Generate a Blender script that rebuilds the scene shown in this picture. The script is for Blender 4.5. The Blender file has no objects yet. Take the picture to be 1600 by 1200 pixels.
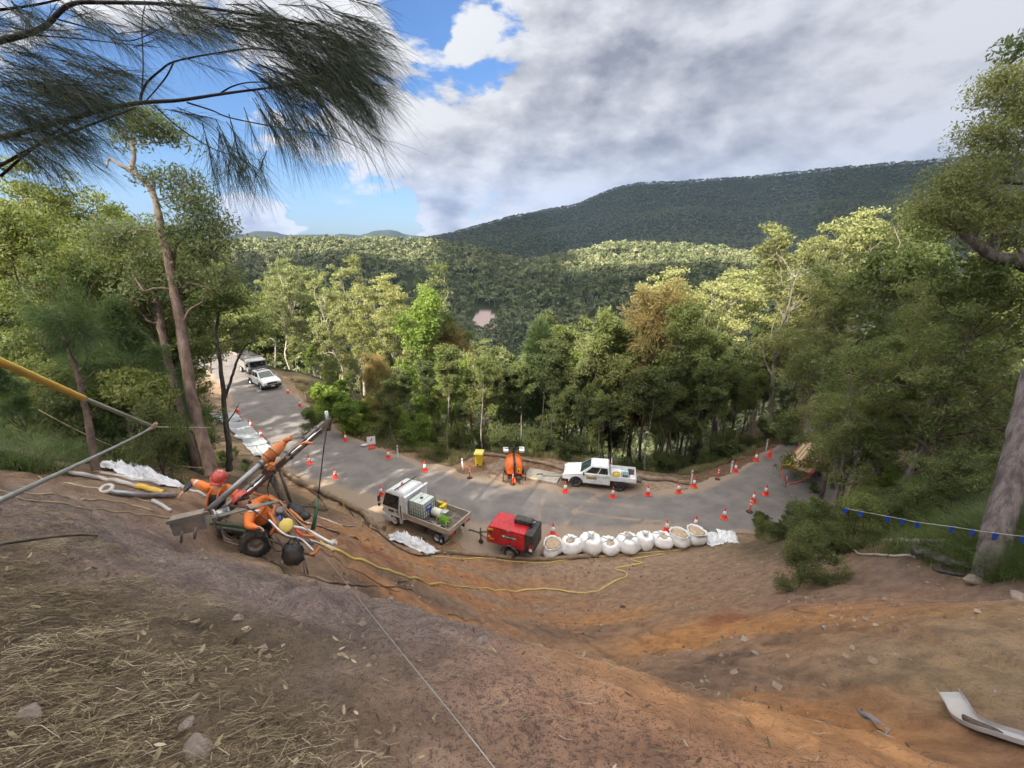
import bpy, bmesh, math, random
import numpy as np
from mathutils import Vector, Matrix, Euler
R = math.radians
rnd = random.Random(7)
NR = np.random.default_rng(11)
S = bpy.context.scene
# ---------------- camera ----------------
CAMZ = 15.0; PITCH = R(17.4); F = 700.0
cam_d = bpy.data.cameras.new('camera'); cam = bpy.data.objects.new('camera', cam_d)
S.collection.objects.link(cam); S.camera = cam
cam.location = (0, 0, CAMZ); cam.rotation_euler = (R(90) - PITCH, 0, 0)
cam_d.sensor_width = 36; cam_d.lens = 36 * F / 1600; cam_d.clip_start = 0.05; cam_d.clip_end = 30000
# ---------------- light ----------------
SUN_AZ = R(233); SUN_EL = R(37)      # direction TO the sun, azimuth measured from +X counter-clockwise
SV = Vector((math.cos(SUN_AZ) * math.cos(SUN_EL), math.sin(SUN_AZ) * math.cos(SUN_EL), math.sin(SUN_EL)))
sl = bpy.data.lights.new('sun', 'SUN'); sun = bpy.data.objects.new('sun', sl); S.collection.objects.link(sun)
sl.energy = 5.0; sl.angle = R(0.6); sl.color = (1, .93, .80)
sun.rotation_euler = SV.to_track_quat('Z', 'Y').to_euler(); sun.location = (-20, -20, 60)
S.view_settings.view_transform = 'Standard'; S.view_settings.look = 'None'
S.view_settings.gamma = 1; S.view_settings.exposure = 1.50
S.view_settings.use_curve_mapping = False
S.render.engine = 'CYCLES'
S.cycles.max_bounces = 6; S.cycles.diffuse_bounces = 3; S.cycles.transparent_max_bounces = 8
S.cycles.volume_bounces = 0; S.cycles.use_denoising = True
W = bpy.data.worlds.new('World'); S.world = W; W.use_nodes = True

class NT:
    """tiny node helper"""
    def __init__(s, tree): s.t = tree; s.n = tree.nodes; s.l = tree.links
    def new(s, ty, **kw):
        n = s.n.new(ty)
        for k, v in kw.items():
            if k == 'ins':
                for a, b in v.items(): s.set(n, a, b)
            else: setattr(n, k, v)
        return n
    def set(s, n, a, b):
        if isinstance(b, bpy.types.NodeSocket): s.l.new(b, n.inputs[a])
        else: n.inputs[a].default_value = b
    def math(s, op, a, b=None, c=None, clamp=False):
        n = s.n.new('ShaderNodeMath'); n.operation = op; n.use_clamp = clamp
        s.set(n, 0, a)
        if b is not None: s.set(n, 1, b)
        if c is not None: s.set(n, 2, c)
        return n.outputs[0]
    def mix(s, f, a, b, ty='MIX'):
        n = s.n.new('ShaderNodeMix'); n.data_type = 'RGBA'; n.blend_type = ty; n.clamp_result = False
        s.set(n, 0, f); s.set(n, 6, a); s.set(n, 7, b); return n.outputs[2]
    def ramp(s, f, a, b, lo=0., hi=1.):
        n = s.n.new('ShaderNodeMapRange'); n.interpolation_type = 'SMOOTHSTEP'
        s.set(n, 0, f); s.set(n, 1, a); s.set(n, 2, b); s.set(n, 3, lo); s.set(n, 4, hi); return n.outputs[0]
    def noise(s, vec, sc, det=4, rough=.55, dist=0., dim='3D'):
        n = s.n.new('ShaderNodeTexNoise'); n.noise_dimensions = dim
        if vec is not None: s.set(n, 'Vector', vec)
        s.set(n, 'Scale', sc); s.set(n, 'Detail', det); s.set(n, 'Roughness', rough); s.set(n, 'Distortion', dist)
        return n.outputs[0]
def c4(c): return (c[0], c[1], c[2], 1.0)

def build_world():
    T = NT(W.node_tree); T.n.clear()
    out = T.new('ShaderNodeOutputWorld'); tc = T.new('ShaderNodeTexCoord')
    sky = T.new('ShaderNodeTexSky', sky_type='NISHITA', sun_disc=False)
    sky.sun_elevation = SUN_EL; sky.sun_rotation = R(90) - SUN_AZ; sky.air_density = 1.2; sky.dust_density = .6; sky.ozone_density = 2.5
    D = tc.outputs['Generated']
    sp = T.new('ShaderNodeSeparateXYZ', ins={0: D})
    x, y, z = sp.outputs
    zz = T.math('MAXIMUM', z, .0)
    den = T.math('ADD', zz, .27)
    u = T.math('DIVIDE', x, den); v = T.math('DIVIDE', y, den)
    P = T.new('ShaderNodeCombineXYZ', ins={0: u, 1: v, 2: 0.0}).outputs[0]
    Dw = None
    # soft direction weight
    def blob(dx, dy, dz, a, b):
        L = math.sqrt(dx*dx + dy*dy + dz*dz)
        n = T.new('ShaderNodeVectorMath', operation='DISTANCE', ins={0: (Dw if Dw is not None else D), 1: (dx/L, dy/L, dz/L)})
        return T.ramp(n.outputs['Value'], a, b, 1., 0.)
    wn = T.new('ShaderNodeTexNoise', ins={'Vector': P, 'Scale': 2.2, 'Detail': 5.0, 'Roughness': .6}).outputs['Color']
    Dw = T.new('ShaderNodeVectorMath', operation='MULTIPLY_ADD', ins={0: wn, 1: (.16, .16, .12), 2: D}).outputs[0]
    Dw = T.new('ShaderNodeVectorMath', operation='SUBTRACT', ins={0: Dw, 1: (.08, .08, .06)}).outputs[0]
    def px(a, b):
        dx = (a - 800) / F; dy = (600 - b) / F
        return (dx, math.cos(PITCH) + dy * math.sin(PITCH), -math.sin(PITCH) + dy * math.cos(PITCH))
    adj = T.math('ADD', 0.0, .0)
    for (a, b, r0, r1, w) in SKYB:
        adj = T.math('ADD', adj, T.math('MULTIPLY', blob(*px(a, b), r0, r1), w))
    def dens(Q):
        n1 = T.noise(Q, 2.6, 11, .55, .15); n2 = T.noise(Q, 7.5, 10, .62, .1)
        return T.math('ADD', T.math('MULTIPLY', n1, .66), T.math('MULTIPLY', n2, .34))
    PD = T.new('ShaderNodeVectorMath', operation='MULTIPLY', ins={0: D, 1: (1.0, 1.0, 1.9)}).outputs[0]
    d0 = dens(PD); Q = T.new('ShaderNodeVectorMath', operation='ADD', ins={0: PD, 1: (-.030, -.01, .055)}).outputs[0]; d1 = dens(Q)
    dd = T.math('ADD', d0, adj)
    mask = T.ramp(dd, .485, .535)
    thick = T.ramp(dd, .51, .76)
    rel = T.math('MULTIPLY', T.math('SUBTRACT', d0, d1), 6.0)
    shade = T.math('ADD', T.math('SUBTRACT', .98, T.math('MULTIPLY', thick, .50)), rel, clamp=True)
    gray = blob(*px(1350, 120), .2, 1.0)
    ccol = T.mix(shade, (.25, .27, .33, 1), (.97, .98, 1.0, 1))
    ccol = T.mix(T.math('MULTIPLY', gray, .72), ccol, T.mix(shade, (.36, .39, .46, 1), (.66, .69, .76, 1)))
    glow = T.math('ADD', 1.0, T.math('MULTIPLY', blob(SV.x, SV.y, SV.z, .1, 1.25), 3.6))  # extra sky brightness round the unseen sun, added to fill the shade
    b1 = T.new('ShaderNodeBackground', ins={'Color': T.mix(1.0, sky.outputs[0], (.72, .95, 1.30, 1), 'MULTIPLY'), 'Strength': .054})
    b2 = T.new('ShaderNodeBackground', ins={'Color': ccol, 'Strength': T.math('MULTIPLY', glow, .385)})
    mx = T.new('ShaderNodeMixShader', ins={0: mask, 1: b1.outputs[0], 2: b2.outputs[0]})
    T.l.new(mx.outputs[0], out.inputs[0])
# (pixel direction, inner radius, outer radius, weight)
SKYB = [(690, 80, .02, .21, -.19), (820, 55, .0, .14, -.14), (540, 325, .04, .28, -.21), (740, 300, .0, .10, -.03), (780, 210, .0, .22, .08), (400, 350, .0, .09, .30), (190, 270, .03, .26, -.12), (800, 1900, .3, 1.1, .15),
        (690, 345, .0, .10, .30), (1350, 120, .3, .95, .16), (735, 45, .0, .06, .16), (980, 200, .1, .40, .07), (470, 130, .1, .38, .10), (620, 200, .05, .22, .06), (300, 230, .05, .2, -.05)]
build_world()

# ---------------- helpers ----------------
def ray(px, py):
    dx = (px - 800) / F; dy = (600 - py) / F
    return np.array([dx, math.cos(PITCH) + dy * math.sin(PITCH), -math.sin(PITCH) + dy * math.cos(PITCH)])
CAMP = np.array([0, 0, CAMZ])
def atD(px, py, d): return CAMP + ray(px, py) * d
def atZ(px, py, z=0.):
    r = ray(px, py); return CAMP + r * ((z - CAMZ) / r[2])

def link(o, parent=None):
    S.collection.objects.link(o)
    if parent is not None: o.parent = parent
    return o
def tag(o, label=None, cat=None, group=None, kind=None):
    if label: o['label'] = label
    if cat: o['category'] = cat
    if group: o['group'] = group
    if kind: o['kind'] = kind
    return o
def empty(name, loc=(0, 0, 0), rz=0., label=None, cat=None, group=None, scale=1., rot=None):
    o = bpy.data.objects.new(name, None); o.empty_display_size = .3
    link(o); o.location = loc; o.rotation_euler = rot if rot is not None else (0, 0, rz); o.scale = (scale,) * 3
    return tag(o, label, cat, group)
def copy_tree(o, parent=None):
    c = o.copy(); link(c); c.parent = parent
    for ch in list(o.children): copy_tree(ch, c)
    return c
def np_mesh(name, V, Fc, mats, parent=None, smooth=False, mi=None, attr=None, k=None):
    """V (n,3); Fc (m,k) array of indices"""
    me = bpy.data.meshes.new(name)
    V = np.asarray(V, dtype=np.float32); Fc = np.asarray(Fc, dtype=np.int32)
    me.vertices.add(len(V)); me.vertices.foreach_set('co', V.ravel())
    m, k = Fc.shape
    me.loops.add(m * k); me.loops.foreach_set('vertex_index', Fc.ravel())
    me.polygons.add(m); me.polygons.foreach_set('loop_start', np.arange(0, m * k, k, dtype=np.int32))
    try: me.polygons.foreach_set('loop_total', np.full(m, k, dtype=np.int32))
    except Exception: pass
    if mi is not None: me.polygons.foreach_set('material_index', np.asarray(mi, dtype=np.int32))
    me.polygons.foreach_set('use_smooth', np.full(m, smooth, dtype=bool))
    me.update(calc_edges=True)
    for mt in (mats if isinstance(mats, (list, tuple)) else [mats]): me.materials.append(mt)
    if attr:
        for an, (dom, ty, data) in attr.items():
            a = me.attributes.new(an, ty, dom)
            if ty == 'FLOAT': a.data.foreach_set('value', np.asarray(data, dtype=np.float32).ravel())
            else: a.data.foreach_set('color', np.asarray(data, dtype=np.float32).ravel())
    return link(bpy.data.objects.new(name, me), parent)

class MB:
    """collects shapes and links them as one mesh object"""
    def __init__(s): s.bm = bmesh.new(); s.mats = []; s.cur = 0; s.sm = False
    def m(s, mat, smooth=False):
        if mat not in s.mats: s.mats.append(mat)
        s.cur = s.mats.index(mat); s.sm = smooth; return s
    def _f(s, fs, sm=None):
        for f in fs: f.material_index = s.cur; f.smooth = s.sm if sm is None else sm
    def face(s, pts):
        f = s.bm.faces.new([s.bm.verts.new(p) for p in pts]); s._f([f]); return s
    def hexa(s, p):
        """8 points: bottom 4 ccw, top 4 ccw"""
        v = [s.bm.verts.new(q) for q in p]
        s._f([s.bm.faces.new([v[i] for i in q]) for q in ((3, 2, 1, 0), (4, 5, 6, 7), (0, 1, 5, 4), (1, 2, 6, 5), (2, 3, 7, 6), (3, 0, 4, 7))])
        return s
    def box(s, c, d, rot=None, bev=0.):
        hx, hy, hz = d[0] / 2, d[1] / 2, d[2] / 2
        p = [Vector(q) for q in ((-hx, -hy, -hz), (hx, -hy, -hz), (hx, hy, -hz), (-hx, hy, -hz), (-hx, -hy, hz), (hx, -hy, hz), (hx, hy, hz), (-hx, hy, hz))]
        if rot is not None:
            M = Euler(rot).to_matrix() if not isinstance(rot, Matrix) else rot
            p = [M @ q for q in p]
        n0 = len(s.bm.faces); 
        vs = [s.bm.verts.new(q + Vector(c)) for q in p]
        fs = [s.bm.faces.new([vs[i] for i in q]) for q in ((3, 2, 1, 0), (4, 5, 6, 7), (0, 1, 5, 4), (1, 2, 6, 5), (2, 3, 7, 6), (3, 0, 4, 7))]
        s._f(fs)
        if bev > 0:
            es = list({e for f in fs for e in f.edges})
            r = bmesh.ops.bevel(s.bm, geom=es, offset=bev, segments=2, affect='EDGES', profile=.6)
            s._f(r['faces'])
        return s
    def tube(s, pts, rad, n=8, cap=True, smooth=True, closed=False):
        pts = [Vector(p) for p in pts]; N = len(pts)
        rad = rad if isinstance(rad, (list, tuple, np.ndarray)) else [rad] * N
        rings = []; up = None
        for i, p in enumerate(pts):
            t = (pts[min(i + 1, N - 1)] - pts[max(i - 1, 0)])
            if t.length < 1e-9: t = Vector((0, 0, 1))
            t.normalize()
            if up is None:
                up = t.cross(Vector((0, 0, 1)))
                if up.length < 1e-3: up = t.cross(Vector((1, 0, 0)))
            up = up - t * up.dot(t)
            if up.length < 1e-6: up = t.orthogonal()
            up.normalize(); b = t.cross(up)
            rings.append([s.bm.verts.new(p + (up * math.cos(a) + b * math.sin(a)) * rad[i]) for a in [2 * math.pi * k / n for k in range(n)]])
        fs = []
        for i in range(N - 1):
            for k in range(n): fs.append(s.bm.faces.new([rings[i][k], rings[i][(k + 1) % n], rings[i + 1][(k + 1) % n], rings[i + 1][k]]))
        s._f(fs, smooth)
        if cap: s._f([s.bm.faces.new(rings[0][::-1]), s.bm.faces.new(rings[-1])], False)
        return s
    def cyl(s, a, b, r0, r1=None, n=12, smooth=True): return s.tube([a, b], [r0, r0 if r1 is None else r1], n, True, smooth)
    def lathe(s, prof, n=24, M=None, smooth=True):
        """prof list of (r,z)"""
        M = M or Matrix.Identity(4); rings = []
        for r, z in prof:
            if r < 1e-5: rings.append([s.bm.verts.new(M @ Vector((0, 0, z)))])
            else: rings.append([s.bm.verts.new(M @ Vector((r * math.cos(2 * math.pi * k / n), r * math.sin(2 * math.pi * k / n), z))) for k in range(n)])
        fs = []
        for a, b in zip(rings, rings[1:]):
            for k in range(n):
                q = [a[k % len(a)], a[(k + 1) % len(a)], b[(k + 1) % len(b)], b[k % len(b)]]
                u = []
                for v in q:
                    if v not in u: u.append(v)
                if len(u) > 2: fs.append(s.bm.faces.new(u))
        s._f(fs, smooth); return s
    def prism(s, prof, y0, y1, M=None):
        """profile of (x,z) points extruded in y"""
        M = M or Matrix.Identity(4)
        a = [s.bm.verts.new(M @ Vector((x, y0, z))) for x, z in prof]; b = [s.bm.verts.new(M @ Vector((x, y1, z))) for x, z in prof]
        n = len(prof); fs = [s.bm.faces.new(a), s.bm.faces.new(b[::-1])]
        for i in range(n): fs.append(s.bm.faces.new([a[(i + 1) % n], a[i], b[i], b[(i + 1) % n]]))
        s._f(fs); return s
    def loft(s, rings, closed=True, cap=True):
        vs = [[s.bm.verts.new(p) for p in r] for r in rings]; fs = []
        for a, b in zip(vs, vs[1:]):
            n = len(a)
            for k in range(n if closed else n - 1): fs.append(s.bm.faces.new([a[k], a[(k + 1) % n], b[(k + 1) % n], b[k]]))
        if cap: fs += [s.bm.faces.new(vs[0][::-1]), s.bm.faces.new(vs[-1])]
        s._f(fs); return s
    def sphere(s, c, r, seg=12, M=None, sc=(1, 1, 1)):
        mt = Matrix.Translation(Vector(c)) @ (M or Matrix.Identity(4)) @ Matrix.Diagonal((r * sc[0], r * sc[1], r * sc[2], 1))
        g = bmesh.ops.create_uvsphere(s.bm, u_segments=seg, v_segments=max(5, seg // 2 + 1), radius=1, matrix=mt)
        s._f({f for v in g['verts'] for f in v.link_faces}, True); return s
    def build(s, name, parent=None, recalc=True):
        if recalc: bmesh.ops.recalc_face_normals(s.bm, faces=s.bm.faces)
        me = bpy.data.meshes.new(name); s.bm.to_mesh(me); s.bm.free()
        for mt in s.mats: me.materials.append(mt)
        return link(bpy.data.objects.new(name, me), parent)

_mats = {}
def mat(name, col, rough=.6, metal=0., var=.12, scale=6., bump=0., bscale=40., dirt=None, dscale=3., damt=.5, spec=.5, trans=0.):
    """procedural paint / plastic / metal with tone variation, optional dirt and bump"""
    if name in _mats: return _mats[name]
    m = bpy.data.materials.new(name); m.use_nodes = True; T = NT(m.node_tree); T.n.clear()
    out = T.new('ShaderNodeOutputMaterial'); b = T.new('ShaderNodeBsdfPrincipled')
    P = T.new('ShaderNodeTexCoord').outputs['Object']
    n = T.noise(P, scale, 5, .6)
    f = T.ramp(n, .3, .7)
    hi = tuple(min(1, c * (1 + var)) for c in col); lo = tuple(c * (1 - var) for c in col)
    c = T.mix(f, c4(lo), c4(hi))
    if dirt is not None:
        d = T.ramp(T.noise(P, dscale, 6, .65), .42, .68, 0., damt)
        c = T.mix(d, c, c4(dirt))
    T.set(b, 'Base Color', c); T.set(b, 'Roughness', T.ramp(n, .2, .8, rough * .85, min(1, rough * 1.12))); T.set(b, 'Metallic', metal)
    T.set(b, 'Specular IOR Level', spec)
    if bump > 0:
        bp = T.new('ShaderNodeBump', ins={'Height': T.noise(P, bscale, 4, .6), 'Strength': bump, 'Distance': .02})
        T.l.new(bp.outputs[0], b.inputs['Normal'])
    T.l.new(b.outputs[0], out.inputs[0]); _mats[name] = m; return m

# numpy value noise
def _hash(ix, iy, seed):
    h = (ix.astype(np.int64) * 374761393 + iy.astype(np.int64) * 668265263 + seed * 974634777) & 0x7fffffff
    h = ((h ^ (h >> 13)) * 1274126177) & 0x7fffffff
    return ((h ^ (h >> 16)) & 0xffff) / 65535.0
def vnoise(x, y, seed=0):
    x = np.asarray(x, float); y = np.asarray(y, float)
    ix = np.floor(x); iy = np.floor(y); fx = x - ix; fy = y - iy
    fx = fx * fx * (3 - 2 * fx); fy = fy * fy * (3 - 2 * fy)
    a = _hash(ix, iy, seed); b = _hash(ix + 1, iy, seed); c = _hash(ix, iy + 1, seed); d = _hash(ix + 1, iy + 1, seed)
    return (a * (1 - fx) + b * fx) * (1 - fy) + (c * (1 - fx) + d * fx) * fy
def fbm(x, y, oct=4, seed=0, g=.5):
    s = 0; a = 1; t = 0
    for i in range(oct):
        s = s + a * vnoise(x * 2 ** i + 17.3 * i, y * 2 ** i - 9.1 * i, seed + i); t += a; a *= g
    return s / t
def sstep(x, a, b):
    t = np.clip((x - a) / (b - a), 0, 1); return t * t * (3 - 2 * t)
def pdist(x, y, poly):
    """distance to polyline"""
    d = np.full(np.shape(x), 1e9)
    for (x0, y0), (x1, y1) in zip(poly, poly[1:]):
        dx, dy = x1 - x0, y1 - y0; L = dx * dx + dy * dy
        t = np.clip(((x - x0) * dx + (y - y0) * dy) / L, 0, 1)
        d = np.minimum(d, np.hypot(x - x0 - t * dx, y - y0 - t * dy))
    return d
def inpoly(x, y, poly):
    x = np.asarray(x, float); y = np.asarray(y, float); c = np.zeros(x.shape, bool); n = len(poly)
    for i in range(n):
        x0, y0 = poly[i]; x1, y1 = poly[(i + 1) % n]
        if y0 == y1: continue
        c ^= ((y0 > y) != (y1 > y)) & (x < (x1 - x0) * (y - y0) / (y1 - y0) + x0)
    return c
def cat(pts, n=8):
    """catmull-rom resample"""
    P = [np.array(p, float) for p in pts]; P = [2 * P[0] - P[1]] + P + [2 * P[-1] - P[-2]]; o = []
    for i in range(1, len(P) - 2):
        for k in range(n):
            t = k / n; a, b, c, d = P[i - 1:i + 3]
            o.append(.5 * ((2 * b) + (c - a) * t + (2 * a - 5 * b + 4 * c - d) * t * t + (3 * b - a - 3 * c + d) * t ** 3))
    o.append(P[-2]); return o
# ---------------- terrain ----------------
NEAR = [(-95, 63), (-72, 61), (-54, 59.5), (-44, 57), (-37.5, 52.8), (-32.2, 47.2), (-25.1, 38.1), (-16.6, 28.8), (-11.2, 24.4), (-7.3, 21.9), (-3.3, 19.9), (1.6, 19.2), (6.7, 19.5), (10.3, 20.2), (13.5, 21.0), (17.5, 22.6), (22, 25.6), (27, 29.4), (32, 33.5), (42, 42), (60, 56)]
FAR = [(-95, 72), (-72, 70.5), (-52, 68.5), (-40.5, 63.5), (-32.5, 55.6), (-25.8, 47.9), (-17.7, 38.1), (-12.2, 32.6), (-6.9, 29.3), (-2.6, 26.9), (.4, 26.1), (3.3, 25.5), (8.1, 25.1), (10.8, 25.2), (14.2, 26.9), (19.1, 30.3), (24.2, 34.4), (30, 39), (40, 48), (58, 62)]
NEARs = [tuple(p) for p in cat(NEAR, 4)]; FARs = [tuple(p) for p in cat(FAR, 4)]
LAYBY = [(-4.5, 28.0), (-2.4, 30.0), (0, 30.0), (3, 29.4), (6, 28.4), (9, 27.2), (12, 26.4)]
ROADPOLY = NEARs + FARs[::-1]
LAYPOLY = [tuple(p) for p in cat(LAYBY, 4)] + [p for p in FARs[::-1] if -4.5 < p[0] < 12]
CT = [(0, 0, 13.35), (1.5, .5, 13.05), (-2, .3, 13.55), (-4, 1, 13.9), (-2.5, 3, 12.2), (-1.26, 4.45, 10.8), (.26, 2.9, 11.8), (1.29, 2.25, 12.14), (1.93, 1.97, 12.24), (2.5, 1.6, 12.35), (3.2, .2, 12.9),
      (-4.3, 6.3, 10.0), (-3.0, 6.2, 9.7), (-5.7, 4.4, 12.3), (-7, 6.3, 11.5), (-7.1, 8, 10.3), (-8.1, 10.7, 9.0), (-5, 8.2, 9.4), (-10, 6, 12.3), (-14, 8, 12), (-12, 14, 7.4), (-16, 18, 6), (-22, 18, 6.5), (-20, 8, 11.5), (-28, 31, 2.6), (-34, 30, 6), (-44, 42, 6), (-60, 50, 10),
      (4.56, 3.07, 10.75), (6, 5.6, 9.4), (4.6, 6.3, 8.1), (5, 9.5, 5.6), (5.5, 13, 3.0), (6, 16.5, .9), (.3, 5.6, 8.2), (.4, 9, 5.5), (.5, 12, 3.1), (.6, 15, 1.2), (1, 17.6, .3),
      (-3.7, 11, 6.2), (-5.8, 14.5, 4.3), (-9.1, 17.5, 3.6), (-2, 8, 7.6), (-1.8, 14, 2.6), (-4.5, 18.5, 1.0), (-8.5, 20.5, 1.3),
      (10.9, 8.6, 8.8), (9.75, 8.7, 7.7), (9.7, 6.9, 8.75), (11, 13.5, 4.5), (11.4, 17.3, 2.0), (14, 19.4, 1.4), (16, 16, 4.2), (20, 20, 4), (20, 12, 8.5), (30, 25, 5), (30, 10, 12), (14, 4, 12.5), (20, 0, 17), (9, 2, 12.3),
      (0, -4, 15.6), (0, -10, 19), (-10, -5, 18), (10, -5, 17.5), (-20, 0, 19), (-20, -20, 30), (20, -20, 28), (0, -25, 28), (-45, -25, 36), (45, -10, 26), (-50, 10, 24), (50, 25, 14)]
for p in NEAR: CT.append((p[0], p[1], 0.))
for p in FAR: CT.append((p[0], p[1], 0.))
for p in LAYBY: CT.append((p[0], p[1], 0.))
for (x, y, z) in [(-22, 50, -1.5), (-14, 41, -2), (-8, 35, -1.5), (-4, 33, -1.2), (3, 33, -2.2), (10, 30, -2.0), (16, 33, -2.2), (23, 39, -2), (-20, 62, -7), (-8, 48, -7), (4, 42, -8), (14, 42, -8), (26, 50, -8), (-35, 80, -8), (0, 60, -17), (20, 62, -17), (40, 66, -10)]: CT.append((x, y, z))
CT = np.array(CT, float)
def tps_fit(P, lam=.02):
    X = P[:, :2] / 20; n = len(X); d = np.hypot(X[:, None, 0] - X[None, :, 0], X[:, None, 1] - X[None, :, 1])
    K = np.where(d > 0, d ** 2 * np.log(d + 1e-12), 0) + lam * .01 * np.eye(n)
    A = np.zeros((n + 3, n + 3)); A[:n, :n] = K; A[:n, n] = 1; A[:n, n + 1:] = X; A[n:, :n] = A[:n, n:].T
    return np.linalg.solve(A, np.concatenate([P[:, 2], [0, 0, 0]]))
_tw = tps_fit(CT)
def tps(x, y):
    x = np.asarray(x, float) / 20; y = np.asarray(y, float) / 20; s = _tw[-3] + _tw[-2] * x + _tw[-1] * y
    for i in range(len(CT)):
        d2 = (x - CT[i, 0] / 20) ** 2 + (y - CT[i, 1] / 20) ** 2
        s = s + _tw[i] * .5 * d2 * np.log(d2 + 1e-12)
    return s
# far relief: crest lines given as direction + distance
def crest(tab, r, sub):
    o = []
    for px_, py_ in tab:
        v = ray(px_, py_); az = math.atan2(v[0], v[1]); o.append((az, CAMZ + r * v[2] / math.hypot(v[0], v[1]) - sub))
    return np.array(o)
CR1 = crest([(200, 385), (340, 374), (450, 367), (600, 369), (700, 374), (760, 388), (820, 404), (880, 392), (960, 375), (1100, 377), (1180, 392), (1260, 412), (1400, 440), (1600, 460)], 650, 11)
CR2 = crest([(200, 420), (500, 420), (600, 392), (640, 374), (700, 364), (740, 352), (800, 336), (850, 327), (900, 319), (960, 293), (1000, 285), (1080, 282), (1140, 276), (1200, 272), (1300, 260), (1400, 252), (1460, 247), (1600, 240)], 1700, 6.5)
CR3 = crest([(100, 380), (300, 375), (350, 370), (400, 360), (450, 366), (520, 369), (560, 364), (590, 358), (630, 365), (660, 366), (720, 378), (1600, 420)], 3200, 0)
RR = np.array([60, 90, 150, 240, 380, 520, 650, 850, 1150, 1450, 1700, 2200, 2600, 3200, 4200.])
def farz(x, y):
    r = np.hypot(x, y); az = np.arctan2(x, y)
    c1 = np.interp(az, CR1[:, 0], CR1[:, 1]); c2 = np.interp(az, CR2[:, 0], CR2[:, 1]); c3 = np.interp(az, CR3[:, 0], CR3[:, 1])
    side = sstep(np.abs(az + .02), R(28), R(44))          # the near spurs left and right stay high
    Z = [-17 + 13 * side, -34 + 28 * side, -60 + 44 * side, -74 + 44 * side, -52 + 22 * side, c1 * .55 - 14, c1, c1 - 75, np.maximum(c2 - 190, c1 - 110), c2 * .62 - 30, c2, c2 - 120, c2 * 0 - 60, c3, c3 - 200]
    Z = np.stack([np.broadcast_to(q, r.shape) * 1.0 for q in Z]); lr = np.log(r); LR = np.log(RR)
    i = np.clip(np.searchsorted(LR, lr) - 1, 0, len(RR) - 2); t = np.clip((lr - LR[i]) / (LR[i + 1] - LR[i]), 0, 1)
    t = t * (1 - .6) + .6 * t * t * (3 - 2 * t)
    def g(k): return np.take_along_axis(Z, np.clip(k, 0, len(RR) - 1)[None], 0)[0]
    z = g(i) * (1 - t) + g(i + 1) * t
    spur = (fbm(az * 9 + 3, lr * 2.1, 3, 5) - .5)
    a = np.interp(r, [60, 200, 500, 640, 900, 1300, 1650, 2000], [0, 5, 22, 4, 20, 60, 10, 40]) * (r < 2500)
    z = z + spur * a + (r > 2500) * (fbm(az * 25, lr * 2, 4, 8) - .5) * 50
    return z
CRX = [-4.2, -3.2, -1.26, .26, 1.29, 1.93, 2.5, 3.3]; CRY = [6.9, 6.0, 4.45, 2.95, 2.3, 2.0, 1.62, .9]
def wroad(x, y):
    ins = inpoly(x, y, ROADPOLY) | inpoly(x, y, LAYPOLY)
    d = np.minimum(pdist(x, y, NEARs), pdist(x, y, FARs)); d = np.minimum(d, pdist(x, y, LAYBY))
    return np.where(ins, 0, d)
def H(x, y, fine=True):
    x = np.asarray(x, float); y = np.asarray(y, float); shp = x.shape; x = x.ravel(); y = y.ravel()
    r = np.hypot(x, y); z = np.zeros(x.shape)
    nr = r < 130
    if nr.any():
        a, b = x[nr], y[nr]; zz = tps(a, b); rr = r[nr]
        if fine:
            k = np.clip(1 - rr / 60, 0, 1)
            zz = zz + (fbm(a * .5, b * .5, 3, 1) - .5) * .35 * np.clip(rr / 8, .15, 1) + (fbm(a * 2.2, b * 2.2, 4, 2) - .5) * .16 * k + (fbm(a * 9, b * 9, 3, 3) - .5) * .045 * (rr < 25) + (fbm(a * 34, b * 34, 2, 13) - .5) * .014 * (rr < 8)
            uu = a * .90 - b * .44; ww = a * .44 + b * .90; gr = 1 - np.abs(2 * fbm(uu * .55, ww * 2.6, 4, 15) - 1)
            zz = zz - (gr ** 3) * .085 * sstep(-a, -1.0, 1.0) * sstep(rr, 1.5, 3) * (1 - sstep(b, 5, 8))
            # rills running down the slope
            q = a + .25 * b
            rl = 1 - np.abs(2 * fbm(q * 1.1 + 5, b * .18, 3, 9) - 1)
            zz = zz - (sstep(rl, .80, .98)) * .10 * sstep(b, 1.5, 4) * (1 - sstep(b, 14, 18)) * (np.abs(a) < 9)
        sd = (b - np.interp(a, CRX, CRY)) * .78
        zz = zz - .42 * sstep(sd, -.05, .75) * (1 - sstep(sd, 1.4, 4.)) * sstep(a, -3.6, -1.5) * (1 - sstep(a, 3., 4.5))
        m = sstep(wroad(a, b), .1, 2.2)
        zz = zz * m + (1 - m) * (-.012)
        w = sstep(rr, 62, 110)
        front = b > 5
        zz = np.where(front, zz * (1 - w) + w * farz(a, np.maximum(b, 1)), zz)
        z[nr] = zz
    fr = ~nr
    if fr.any(): z[fr] = np.where(y[fr] > 5, farz(x[fr], y[fr]), 40 + 0 * y[fr])
    return z.reshape(shp)
def h1(x, y): return float(H(np.array([x]), np.array([y]))[0])
_gt = np.concatenate([np.arange(.8, 12, .04), np.arange(12, 60, .12), np.arange(60, 300, 1.), np.arange(300, 3000, 6.)])
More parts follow.
